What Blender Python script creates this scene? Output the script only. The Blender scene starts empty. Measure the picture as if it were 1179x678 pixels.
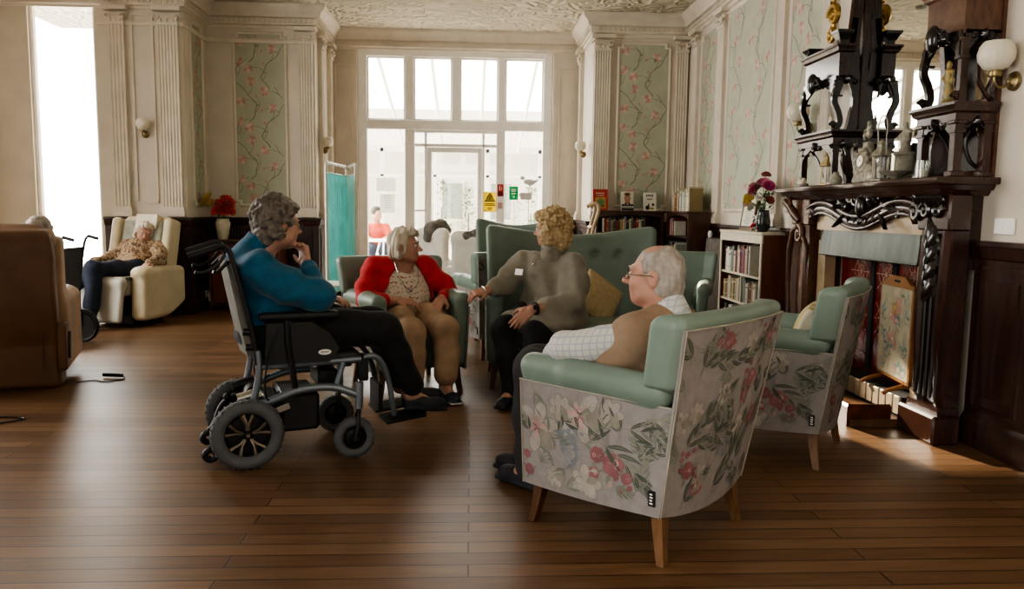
import bpy, math, random
import numpy as np
from mathutils import Vector, Matrix
random.seed(7)
scene = bpy.context.scene
C = scene.collection
PI = math.pi

# ------------------------------------------------------------------ materials
def srgb(h):
    h = h.lstrip('#'); v = [int(h[i:i+2], 16)/255 for i in (0, 2, 4)]
    return tuple(((c/12.92) if c <= .04045 else ((c+.055)/1.055)**2.4) for c in v)
MATS = {}
def mat(name, col, rough=.6, metal=0., var=.12, scale=14., bump=0., bscale=60., spec=.5, sheen=0., coat=0., trans=0., emit=0., alpha=1., ior=1.45, col2=None, stretch=(1, 1, 1), sss=0.):
    """noise-varied principled material; col/col2 are sRGB hex"""
    if name in MATS: return MATS[name]
    m = bpy.data.materials.new(name); m.use_nodes = True
    nt = m.node_tree; N = nt.nodes; L = nt.links
    b = N['Principled BSDF']
    c = srgb(col)
    tc = N.new('ShaderNodeTexCoord'); mp = N.new('ShaderNodeMapping'); mp.inputs['Scale'].default_value = stretch
    L.new(tc.outputs['Object'], mp.inputs[0])
    nz = N.new('ShaderNodeTexNoise'); nz.inputs['Scale'].default_value = scale; nz.inputs['Detail'].default_value = 5
    L.new(mp.outputs[0], nz.inputs['Vector'])
    rp = N.new('ShaderNodeValToRGB')
    c2 = srgb(col2) if col2 else tuple(max(0, x*(1-var*2.2)) for x in c)
    c1 = c if col2 else tuple(min(1, x*(1+var)) for x in c)
    rp.color_ramp.elements[0].position = .3; rp.color_ramp.elements[1].position = .7
    rp.color_ramp.elements[0].color = (*c2, 1); rp.color_ramp.elements[1].color = (*c1, 1)
    L.new(nz.outputs['Fac'], rp.inputs[0]); L.new(rp.outputs[0], b.inputs['Base Color'])
    b.inputs['Roughness'].default_value = rough; b.inputs['Metallic'].default_value = metal
    b.inputs['Specular IOR Level'].default_value = spec; b.inputs['IOR'].default_value = ior
    if sheen: b.inputs['Sheen Weight'].default_value = sheen; b.inputs['Sheen Roughness'].default_value = .4
    if coat: b.inputs['Coat Weight'].default_value = coat; b.inputs['Coat Roughness'].default_value = .15
    if trans: b.inputs['Transmission Weight'].default_value = trans
    if sss:
        b.inputs['Subsurface Weight'].default_value = sss; b.inputs['Subsurface Radius'].default_value = (.012, .005, .003); b.inputs['Subsurface Scale'].default_value = 1.
    if emit:
        L.new(rp.outputs[0], b.inputs['Emission Color']); b.inputs['Emission Strength'].default_value = emit
    if alpha < 1: b.inputs['Alpha'].default_value = alpha
    if bump:
        n2 = N.new('ShaderNodeTexNoise'); n2.inputs['Scale'].default_value = bscale; n2.inputs['Detail'].default_value = 4
        L.new(mp.outputs[0], n2.inputs['Vector'])
        bp = N.new('ShaderNodeBump'); bp.inputs['Strength'].default_value = bump; bp.inputs['Distance'].default_value = .01
        L.new(n2.outputs['Fac'], bp.inputs['Height']); L.new(bp.outputs[0], b.inputs['Normal'])
    MATS[name] = m
    return m

# ------------------------------------------------------------------ objects
def put(name, me, parent=None, loc=None):
    o = bpy.data.objects.new(name, me); C.objects.link(o)
    if parent is not None: o.parent = parent
    if loc is not None: o.location = loc
    return o
def tag(o, label=None, cat=None, group=None, kind=None):
    if label: o['label'] = label
    if cat: o['category'] = cat
    if group: o['group'] = group
    if kind: o['kind'] = kind
    return o
def thing(name, label, cat, loc=(0, 0, 0), rz=0., group=None):
    o = bpy.data.objects.new(name, None); C.objects.link(o)
    o.empty_display_size = .1
    o.location = loc; o.rotation_euler = (0, 0, rz)
    return tag(o, label, cat, group)
def dup(o, loc, rz=None, label=None, group=None, scale=None):
    r = o.copy(); C.objects.link(r); r.location = loc
    if rz is not None: r.rotation_euler = (0, 0, rz)
    if scale: r.scale = scale
    if label: r['label'] = label
    if group: r['group'] = group
    for ch in list(o.children):
        c = ch.copy(); C.objects.link(c); c.parent = r
        for g in list(ch.children):
            d = g.copy(); C.objects.link(d); d.parent = c
    return r
def hd(hx, hy):            # rotation that turns local +X to this heading
    return math.atan2(hy, hx)

# ------------------------------------------------------------------ mesh builder
def nrm(v):
    v = np.array(v, float); n = np.linalg.norm(v); return v/n if n > 1e-12 else v
def frame(d, up=(0, 0, 1)):
    d = nrm(d); up = np.array(up, float)
    if abs(d@up) > .97: up = np.array((1., 0, 0)) if abs(d[0]) < .9 else np.array((0, 1., 0))
    a = nrm(np.cross(up, d)); b = np.cross(d, a)
    return a, b, d
class MB:
    def __init__(s): s.v = []; s.f = []; s.m = []; s.mi = 0; s.T = None
    def add(s, vs, fs):
        k = len(s.v)
        if s.T is not None: vs = [s.T(p) for p in vs]
        s.v += [tuple(map(float, p)) for p in vs]
        s.f += [tuple(k+i for i in f) for f in fs]; s.m += [s.mi]*len(fs)
        return s
    def mat(s, i): s.mi = i; return s
    def box(s, lo, hi, rz=0., piv=None, bev=0.):
        x0, y0, z0 = lo; x1, y1, z1 = hi
        if bev > 0:
            b = bev
            vs = []
            # chamfered box through three rounded rectangles
            def ring(z, i): return [(x0+i, y0+b, z), (x0+b, y0+i, z), (x1-b, y0+i, z), (x1-i, y0+b, z), (x1-i, y1-b, z), (x1-b, y1-i, z), (x0+b, y1-i, z), (x0+i, y1-b, z)]
            vs = ring(z0, b*.98)+ring(z0+b, 0)+ring(z1-b, 0)+ring(z1, b*.98)
            fs = [tuple(range(7, -1, -1)), tuple(range(24, 32))]
            for r in range(3):
                for i in range(8):
                    j = (i+1) % 8
                    fs.append((r*8+i, r*8+j, r*8+8+j, r*8+8+i))
        else:
            vs = [(x0, y0, z0), (x1, y0, z0), (x1, y1, z0), (x0, y1, z0), (x0, y0, z1), (x1, y0, z1), (x1, y1, z1), (x0, y1, z1)]
            fs = [(3, 2, 1, 0), (4, 5, 6, 7), (0, 1, 5, 4), (1, 2, 6, 5), (2, 3, 7, 6), (3, 0, 4, 7)]
        if rz:
            c, q = math.cos(rz), math.sin(rz); px, py = piv if piv else ((x0+x1)/2, (y0+y1)/2)
            vs = [(px+(x-px)*c-(y-py)*q, py+(x-px)*q+(y-py)*c, z) for x, y, z in vs]
        return s.add(vs, fs)
    def obox(s, c, size, R):            # oriented box, R columns = axes
        R = np.array(R); h = np.array(size)/2
        vs = [np.array(c)+R@(h*np.array(g)) for g in [(-1, -1, -1), (1, -1, -1), (1, 1, -1), (-1, 1, -1), (-1, -1, 1), (1, -1, 1), (1, 1, 1), (-1, 1, 1)]]
        return s.add(vs, [(3, 2, 1, 0), (4, 5, 6, 7), (0, 1, 5, 4), (1, 2, 6, 5), (2, 3, 7, 6), (3, 0, 4, 7)])
    def loft(s, rings, caps=True, closed=True):
        n = len(rings[0]); vs = [p for r in rings for p in r]; fs = []
        for k in range(len(rings)-1):
            for i in range(n if closed else n-1):
                j = (i+1) % n
                fs.append((k*n+i, k*n+j, (k+1)*n+j, (k+1)*n+i))
        if caps and closed:
            fs.append(tuple(range(n-1, -1, -1))); fs.append(tuple((len(rings)-1)*n+i for i in range(n)))
        return s.add(vs, fs)
    def tube(s, pts, r, n=8, caps=True, ell=1., up=(0, 0, 1), loop=False):
        pts = [np.array(p, float) for p in pts]; rs = r if hasattr(r, '__len__') else [r]*len(pts)
        rings = []; pa = None; K = len(pts)
        for i, p in enumerate(pts):
            if loop: d = pts[(i+1) % K]-pts[i-1]
            else: d = pts[min(i+1, K-1)]-pts[max(i-1, 0)]
            if pa is None: a, b, _ = frame(d, up)
            else:
                dn = nrm(d); a = nrm(pa-dn*(pa@dn)); b = np.cross(dn, a)
            pa = a
            rings.append([p+rs[i]*(math.cos(t)*a+ell*math.sin(t)*b) for t in [2*PI*k/n for k in range(n)]])
        if loop: rings.append(rings[0]); caps = False
        return s.loft(rings, caps)
    def cyl(s, p0, p1, r0, r1=None, n=12): return s.tube([p0, p1], [r0, r0 if r1 is None else r1], n)
    def lathe(s, prof, c=(0, 0, 0), n=20, axis=(0, 0, 1), sx=1., rib=0., nr=0):
        a, b, d = frame(axis, (0, 1, 0)) if abs(axis[2]) < .9 else (np.array((1., 0, 0)), np.array((0, 1., 0)), np.array((0, 0, 1.)))
        c = np.array(c, float); rings = []
        for r, z in prof:
            rings.append([c+d*z+max(r, 1e-4)*(1+rib*math.cos(nr*t))*(math.cos(t)*a*sx+math.sin(t)*b) for t in [2*PI*k/n for k in range(n)]])
        return s.loft(rings, True)
    def prism(s, poly, p, a, b, h):     # polygon in axes a,b at p, extruded by vector h
        p, a, b, h = [np.array(q, float) for q in (p, a, b, h)]; n = len(poly)
        bot = [p+a*x+b*y for x, y in poly]; top = [q+h for q in bot]
        fs = [tuple(range(n-1, -1, -1)), tuple(range(n, 2*n))]+[(i, (i+1) % n, n+(i+1) % n, n+i) for i in range(n)]
        return s.add(bot+top, fs)
    def ball(s, c, r, n=12, R=None):
        r = np.array(r if hasattr(r, '__len__') else (r, r, r), float); c = np.array(c, float); m = max(6, n//2+1); R = np.eye(3) if R is None else np.array(R)
        rings = []
        for k in range(m+1):
            t = PI*(.02+.96*k/m)
            rings.append([c+R@(r*np.array((math.sin(t)*math.cos(q), math.sin(t)*math.sin(q), -math.cos(t)))) for q in [2*PI*i/n for i in range(n)]])
        return s.loft(rings)
    def torus(s, c, axis, R, r, n=32, m=10, ell=1.):
        a, b, d = frame(axis); c = np.array(c, float)
        rings = [[c+(R+r*math.cos(q))*(math.cos(t)*a+math.sin(t)*b)+r*ell*math.sin(q)*d for q in [2*PI*j/m for j in range(m)]] for t in [2*PI*i/n for i in range(n)]]
        rings.append(rings[0]); return s.loft(rings, False)
    def sweep(s, prof, pts, normal=(0, 0, 1), close=False):
        """profile (o,h): o outward to the side of the path, h along normal"""
        pts = [np.array(p, float) for p in pts]; nn = nrm(normal); rings = []; K = len(pts)
        for i, p in enumerate(pts):
            if close: d0 = nrm(pts[i]-pts[i-1]); d1 = nrm(pts[(i+1) % K]-pts[i])
            else:
                d0 = nrm(pts[i]-pts[i-1]) if i else nrm(pts[1]-pts[0]); d1 = nrm(pts[i+1]-pts[i]) if i < K-1 else d0
            o0 = np.cross(d0, nn); o1 = np.cross(d1, nn); o = nrm(o0+o1); k = 1/max(.3, o@o0)
            rings.append([p+o*k*q+nn*h for q, h in prof])
        if close: rings.append(rings[0])
        return s.loft(rings, not close)
    def build(s, name, mats, parent=None, smooth=40, loc=None):
        me = bpy.data.meshes.new(name); me.from_pydata(s.v, [], s.f)
        for m in (mats if isinstance(mats, (list, tuple)) else [mats]): me.materials.append(m)
        me.polygons.foreach_set('material_index', s.m)
        me.validate(); me.update()
        import bmesh
        bm = bmesh.new(); bm.from_mesh(me); bmesh.ops.recalc_face_normals(bm, faces=bm.faces)
        if smooth:
            ca = math.radians(smooth)
            for f in bm.faces: f.smooth = True
            for e in bm.edges:
                if len(e.link_faces) == 2: e.smooth = e.calc_face_angle(0) < ca
        bm.to_mesh(me); bm.free()
        return put(name, me, parent, loc)

# ------------------------------------------------------------------ implicit solids (smooth-blended, meshed by surface nets)
class SDF:
    def __init__(s, vox=.006): s.p = []; s.vox = vox; s.noise = None
    def _a(s, lo, hi, fn, k, op): s.p.append((np.array(lo, float), np.array(hi, float), fn, k, op)); return s
    def cap(s, p0, p1, r0, r1=None, k=.02, op='u'):
        p0 = np.array(p0, float); p1 = np.array(p1, float); r1 = r0 if r1 is None else r1
        d = p1-p0; L2 = max(d@d, 1e-9); R = max(r0, r1)
        def fn(X, Y, Z):
            x, y, z = X-p0[0], Y-p0[1], Z-p0[2]
            t = np.clip((x*d[0]+y*d[1]+z*d[2])/L2, 0, 1)
            return np.sqrt((x-t*d[0])**2+(y-t*d[1])**2+(z-t*d[2])**2)-(r0+(r1-r0)*t)
        return s._a(np.minimum(p0, p1)-R, np.maximum(p0, p1)+R, fn, k, op)
    def chain(s, pts, rs, k=.02, op='u'):
        for i in range(len(pts)-1): s.cap(pts[i], pts[i+1], rs[i], rs[i+1], k if i == 0 or op != 'u' else min(k, .5*min(rs[i], rs[i+1])+.004), op)
        return s
    def ell(s, c, r, R=None, k=.02, op='u'):
        c = np.array(c, float); r = np.array(r, float); R = np.eye(3) if R is None else np.array(R, float)
        e = np.sqrt(((R*r)**2).sum(1))
        def fn(X, Y, Z):
            x, y, z = X-c[0], Y-c[1], Z-c[2]
            a = [(R[0, i]*x+R[1, i]*y+R[2, i]*z)/r[i] for i in range(3)]
            k0 = np.sqrt(a[0]**2+a[1]**2+a[2]**2)
            k1 = np.sqrt((a[0]/r[0])**2+(a[1]/r[1])**2+(a[2]/r[2])**2)
            return k0*(k0-1)/np.maximum(k1, 1e-6)
        return s._a(c-e, c+e, fn, k, op)
    def rbox(s, c, h, rad=.02, R=None, k=.02, op='u'):
        c = np.array(c, float); h = np.array(h, float); R = np.eye(3) if R is None else np.array(R, float)
        e = np.abs(R)@h
        def fn(X, Y, Z):
            x, y, z = X-c[0], Y-c[1], Z-c[2]
            q = [np.abs(R[0, i]*x+R[1, i]*y+R[2, i]*z)-(h[i]-rad) for i in range(3)]
            o = np.sqrt(np.maximum(q[0], 0)**2+np.maximum(q[1], 0)**2+np.maximum(q[2], 0)**2)
            return o+np.minimum(np.maximum(q[0], np.maximum(q[1], q[2])), 0)-rad
        return s._a(c-e, c+e, fn, k, op)
    def func(s, lo, hi, fn, k=.02, op='u'): return s._a(lo, hi, fn, k, op)
    def mesh(s):
        h = s.vox; U = [p for p in s.p if p[4] == 'u']
        lo = np.min([p[0] for p in U], 0)-3*h-.012; hi = np.max([p[1] for p in U], 0)+3*h+.012
        n = np.ceil((hi-lo)/h).astype(int)+1
        ax = [lo[i]+h*np.arange(n[i]) for i in range(3)]
        F = np.full(n, .5, np.float32)
        for a, b, fn, k, op in s.p:
            m = k+3*h
            i0 = np.maximum(0, np.floor((a-m-lo)/h).astype(int)); i1 = np.minimum(n, np.ceil((b+m-lo)/h).astype(int)+1)
            if np.any(i1 <= i0): continue
            X, Y, Z = ax[0][i0[0]:i1[0], None, None], ax[1][None, i0[1]:i1[1], None], ax[2][None, None, i0[2]:i1[2]]
            D = fn(X, Y, Z).astype(np.float32)
            sl = tuple(slice(i0[i], i1[i]) for i in range(3)); A = F[sl]
            if op == 'u':
                if k > 0:
                    g = np.maximum(k-np.abs(A-D), 0)/k; F[sl] = np.minimum(A, D)-g*g*k*.25
                else: F[sl] = np.minimum(A, D)
            elif op == 's':
                D = -D
                if k > 0:
                    g = np.maximum(k-np.abs(A-D), 0)/k; F[sl] = np.maximum(A, D)+g*g*k*.25
                else: F[sl] = np.maximum(A, D)
            elif op == 'i':
                F[sl] = np.maximum(A, D)
        if s.noise is not None:
            X, Y, Z = ax[0][:, None, None], ax[1][None, :, None], ax[2][None, None, :]
            F = F+s.noise(X, Y, Z).astype(np.float32)
        F[0], F[-1] = 1, 1; F[:, 0], F[:, -1] = 1, 1; F[:, :, 0], F[:, :, -1] = 1, 1
        S = F < 0
        cnt = np.zeros(np.array(S.shape)-1, np.int8)
        for dx in (0, 1):
            for dy in (0, 1):
                for dz in (0, 1): cnt += S[dx:S.shape[0]-1+dx, dy:S.shape[1]-1+dy, dz:S.shape[2]-1+dz]
        cells = np.argwhere((cnt > 0) & (cnt < 8))
        idx = np.full(cnt.shape, -1, np.int32); idx[tuple(cells.T)] = np.arange(len(cells))
        acc = np.zeros((len(cells), 3)); num = np.zeros(len(cells))
        corner = [(a, b, c) for a in (0, 1) for b in (0, 1) for c in (0, 1)]
        vals = {c: F[cells[:, 0]+c[0], cells[:, 1]+c[1], cells[:, 2]+c[2]] for c in corner}
        for c in corner:
            for d in range(3):
                if c[d] == 0:
                    e = list(c); e[d] = 1; e = tuple(e); a, b = vals[c], vals[e]
                    cr = (a < 0) != (b < 0); t = np.where(cr, a/np.where(cr, a-b, 1), 0)
                    q = np.tile(np.array(c, float), (len(cells), 1)); q[:, d] = t
                    acc[cr] += q[cr]; num[cr] += 1
        V = lo+h*(cells+acc/np.maximum(num, 1)[:, None])
        faces = []
        for d in range(3):
            e1, e2 = (d+1) % 3, (d+2) % 3
            s0 = [slice(None)]*3; s1 = [slice(None)]*3; s0[d] = slice(0, -1); s1[d] = slice(1, None)
            A, B = S[tuple(s0)], S[tuple(s1)]
            P = np.argwhere(A != B)
            if not len(P): continue
            ins = A[tuple(P.T)]
            def ci(o1, o2):
                q = P.copy(); q[:, e1] += o1; q[:, e2] += o2; return idx[tuple(q.T)]
            Q = np.stack([ci(-1, -1), ci(0, -1), ci(0, 0), ci(-1, 0)], 1)
            Q[~ins] = Q[~ins][:, ::-1]
            faces.append(Q)
        return V, np.concatenate(faces)
    def build(s, name, mats, parent=None, org=(0, 0, 0), pick=None, smooth_it=1):
        V, Q = s.mesh()
        V = V-np.array(org)
        if smooth_it:                                     # a light relax takes the voxel steps out
            E = np.concatenate([Q[:, [0, 1]], Q[:, [1, 2]], Q[:, [2, 3]], Q[:, [3, 0]]])
            for w in (.5, -.35)*smooth_it:
                A = np.zeros_like(V); n = np.zeros(len(V))
                np.add.at(A, E[:, 0], V[E[:, 1]]); np.add.at(A, E[:, 1], V[E[:, 0]])
                np.add.at(n, E[:, 0], 1); np.add.at(n, E[:, 1], 1)
                V = V+w*(A/np.maximum(n, 1)[:, None]-V)
        me = bpy.data.meshes.new(name)
        me.vertices.add(len(V)); me.vertices.foreach_set('co', V.astype(np.float32).ravel())
        me.loops.add(Q.size); me.loops.foreach_set('vertex_index', Q.astype(np.int32).ravel())
        me.polygons.add(len(Q)); me.polygons.foreach_set('loop_start', np.arange(0, Q.size, 4, dtype=np.int32))
        me.polygons.foreach_set('loop_total', np.full(len(Q), 4, np.int32))
        ml = mats if isinstance(mats, (list, tuple)) else [mats]
        for m in ml: me.materials.append(m)
        if pick is not None:
            cen = V[Q].mean(1)+np.array(org)
            me.polygons.foreach_set('material_index', pick(cen).astype(np.int32))
        me.polygons.foreach_set('use_smooth', np.ones(len(Q), bool))
        me.update(calc_edges=True); me.validate()
        return put(name, me, parent)
def wob(sc, amp, seed=0):
    """cheap smooth pseudo-noise"""
    r = np.random.RandomState(seed); D = r.normal(size=(7, 3)); D /= np.linalg.norm(D, axis=1)[:, None]; ph = r.uniform(0, 6.28, 7); fr = sc*r.uniform(.6, 1.6, 7)
    def f(X, Y, Z):
        t = 0
        for i in range(7): t = t+np.sin(fr[i]*(D[i, 0]*X+D[i, 1]*Y+D[i, 2]*Z)+ph[i])
        return amp*t/2.6
    return f

# ------------------------------------------------------------------ flat motifs laid on a surface
class Decal:
    """leaves, petals and strokes drawn in surface coordinates (s,t in metres) and mapped by S(s,t,offset)"""
    def __init__(s, mb, S, clip=None, off=.0012): s.mb = mb; s.S = S; s.clip = clip; s.off = off; s.lift = 0
    def poly(s, pts, m):
        if s.clip is not None and not all(s.clip(x, y) for x, y in pts): return
        s.lift = (s.lift+1) % 7
        s.mb.mat(m).add([s.S(x, y, s.off+.00012*s.lift) for x, y in pts], [tuple(range(len(pts)))])
    def ribbon(s, P, W, m):
        P = [np.array(p, float) for p in P]; L, R = [], []
        for i, p in enumerate(P):
            d = nrm(P[min(i+1, len(P)-1)]-P[max(i-1, 0)]); n = np.array((-d[1], d[0])); w = W[i] if hasattr(W, '__len__') else W
            L.append(p+n*w/2); R.append(p-n*w/2)
        s.lift = (s.lift+1) % 7
        for i in range(len(P)-1):
            q = [L[i], R[i], R[i+1], L[i+1]]
            if s.clip is not None and not all(s.clip(x, y) for x, y in q): continue
            s.mb.mat(m).add([s.S(x, y, s.off+.00012*s.lift) for x, y in q], [(0, 1, 2, 3)])
    def leaf(s, p, ang, L, w, m, bend=0., vein=None):
        P = []; W = []; a = ang; q = np.array(p, float)
        for k in range(7):
            P.append(q.copy()); W.append(max(.0004, w*math.sin(PI*(k/6)**.8))); q = q+L/6*np.array((math.cos(a), math.sin(a))); a += bend/6
        s.ribbon(P, W, m)
        if vein is not None: s.ribbon(P[:6], .0016, vein)
    def petal(s, p, ang, L, w, m):
        d = np.array((math.cos(ang), math.sin(ang))); n = np.array((-d[1], d[0])); p = np.array(p, float)
        s.poly([p+d*L*x+n*w*y for x, y in ((0, 0), (.3, -.36), (.65, -.5), (.93, -.3), (1, 0), (.93, .3), (.65, .5), (.3, .36))], m)
    def bloom(s, p, r, ms, n=6, rot=0., rings=2):
        for k in range(rings):
            q = r*(1-.42*k)
            for i in range(n): s.petal(p, rot+k*.5+2*PI*i/n, q, q*.95*random.uniform(.85, 1.1), ms[(k+i*(k > 0)) % (len(ms)-1)])
        s.disc(p, r*.16, ms[-1])
    def disc(s, p, r, m, n=8): s.poly([(p[0]+r*math.cos(2*PI*i/n), p[1]+r*math.sin(2*PI*i/n)) for i in range(n)], m)
def translucent(m, f=.55):
    nt = m.node_tree; N = nt.nodes; L = nt.links; b = N['Principled BSDF']; o = N['Material Output']
    t = N.new('ShaderNodeBsdfTranslucent'); mx = N.new('ShaderNodeMixShader'); mx.inputs[0].default_value = f
    src = b.inputs['Base Color'].links[0].from_socket; L.new(src, t.inputs[0]); L.new(b.outputs[0], mx.inputs[1]); L.new(t.outputs[0], mx.inputs[2]); L.new(mx.outputs[0], o.inputs[0]); return m
EXPO = .52; SKY_LO, SKY_HI = .45, 12.; SUN_W = 45000
# ================================================================== camera, world, light
cam = bpy.data.cameras.new('camera'); cam.sensor_width = 36; cam.lens = 900/1179*36; cam.clip_start = .05
co = bpy.data.objects.new('camera', cam); C.objects.link(co)
co.matrix_world = Matrix.Translation((0, 0, 1.25)) @ (Matrix.Rotation(-math.radians(3.1), 4, 'Z') @ Matrix.Rotation(PI/2-math.radians(6.1), 4, 'X') @ Matrix.Rotation(.012, 4, 'Z'))
cam.dof.use_dof = False
scene.camera = co
scene.view_settings.view_transform = 'AgX'
scene.view_settings.look = 'AgX - Medium High Contrast'
scene.view_settings.exposure = EXPO
try:
    scene.cycles.use_denoising = True; scene.cycles.max_bounces = 8; scene.cycles.diffuse_bounces = 4
    scene.cycles.transparent_max_bounces = 16; scene.cycles.sample_clamp_indirect = 6; scene.cycles.caustics_reflective = False
except Exception: pass

w = bpy.data.worlds.new('daylight'); scene.world = w; w.use_nodes = True
nt = w.node_tree; N = nt.nodes; L = nt.links; bg = N['Background']
tc = N.new('ShaderNodeTexCoord'); dp = N.new('ShaderNodeVectorMath'); dp.operation = 'DOT_PRODUCT'
dp.inputs[1].default_value = (-.8, .55, .22)
L.new(tc.outputs['Generated'], dp.inputs[0])
mr = N.new('ShaderNodeMapRange'); mr.inputs[1].default_value = -.1; mr.inputs[2].default_value = .55; mr.inputs[3].default_value = SKY_LO; mr.inputs[4].default_value = SKY_HI
mr.interpolation_type = 'SMOOTHSTEP'
L.new(dp.outputs['Value'], mr.inputs[0]); L.new(mr.outputs[0], bg.inputs['Strength'])
cr = N.new('ShaderNodeValToRGB'); cr.color_ramp.elements[0].color = (1, .95, .88, 1); cr.color_ramp.elements[1].color = (1, .96, .89, 1)
L.new(dp.outputs['Value'], cr.inputs[0]); L.new(cr.outputs[0], bg.inputs['Color'])

def area(name, loc, d, sx, sy, power=0, portal=True, col=(1, .95, .85)):
    l = bpy.data.lights.new(name, 'AREA'); l.shape = 'RECTANGLE'; l.size = sx; l.size_y = sy; l.energy = power; l.color = col
    o = bpy.data.objects.new(name, l); C.objects.link(o); o.location = loc
    o.rotation_euler = Vector(d).to_track_quat('-Z', 'Y').to_euler()
    if portal: l.cycles.is_portal = True
    return o
area('portal_main_window', (-.22, 11.5, 1.75), (0, -1, 0), 2.8, 3.5)
area('portal_left_window', (-4.6, 9.5, 1.8), (0, -1, 0), .75, 3.6)
area('portal_side_window', (-5.7, 6.3, 1.85), (1, 0, 0), 3.0, 3.2)
area('portal_room_behind', (-1.3, -1.5, 1.85), (0, 1, 0), 8.2, 3.7)
l = bpy.data.lights.new('low_sun', 'SPOT'); l.energy = SUN_W; l.color = (1, .86, .66); l.spot_size = math.radians(3.0); l.spot_blend = .4; l.shadow_soft_size = .04
so = bpy.data.objects.new('low_sun', l); C.objects.link(so); so.location = (-2.4, 18.7, 6.5)
so.rotation_euler = (Vector((2.38, 4.25, .02))-so.location).to_track_quat('-Z', 'Y').to_euler()

# ================================================================== room materials
M = {}
M['wall'] = mat('painted_panelling', '#d6ccbd', .6, var=.05, scale=3, bump=.05, bscale=90)
M['wall_trim'] = mat('painted_moulding', '#dad0c0', .5, var=.05, scale=5, bump=.04, bscale=70)
M['paper'] = mat('green_wallpaper', '#b5b8a4', .75, var=.04, scale=6, bump=.05, bscale=120)
M['branch'] = mat('wallpaper_branch', '#868070', .8)
M['mag1'] = mat('wallpaper_pink', '#c79d90', .8); M['mag2'] = mat('wallpaper_pale_pink', '#d3b9ab', .8); M['mag3'] = mat('wallpaper_leaf', '#969a88', .8)
M['dado'] = mat('dark_oak_panelling', '#38221a', .38, var=.25, scale=5, stretch=(6, 6, .6), bump=.05, bscale=50, coat=.2)
M['white'] = mat('white_gloss_paint', '#fbf8f1', .35, var=.03, scale=6)
M['ceil'] = mat('ceiling_plaster', '#d3cbb8', .8, var=.04, scale=2)
def ceiling_relief(m):
    nt = m.node_tree; N = nt.nodes; L = nt.links; b = N['Principled BSDF']
    tc = N.new('ShaderNodeTexCoord'); v = N.new('ShaderNodeTexVoronoi'); v.feature = 'SMOOTH_F1'; v.inputs['Scale'].default_value = 5.5
    n = N.new('ShaderNodeTexNoise'); n.inputs['Scale'].default_value = 7; n.inputs['Distortion'].default_value = 2.5
    L.new(tc.outputs['Object'], v.inputs['Vector']); L.new(tc.outputs['Object'], n.inputs['Vector'])
    wv = N.new('ShaderNodeMath'); wv.operation = 'SINE'; mu = N.new('ShaderNodeMath'); mu.operation = 'MULTIPLY'; mu.inputs[1].default_value = 26
    L.new(v.outputs['Distance'], mu.inputs[0]); L.new(mu.outputs[0], wv.inputs[0])
    ad = N.new('ShaderNodeMath'); ad.operation = 'ADD'; L.new(wv.outputs[0], ad.inputs[0]); L.new(n.outputs['Fac'], ad.inputs[1])
    bp = N.new('ShaderNodeBump'); bp.inputs['Strength'].default_value = .7; bp.inputs['Distance'].default_value = .03
    L.new(ad.outputs[0], bp.inputs['Height']); L.new(bp.outputs[0], b.inputs['Normal'])
ceiling_relief(M['ceil'])
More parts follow.
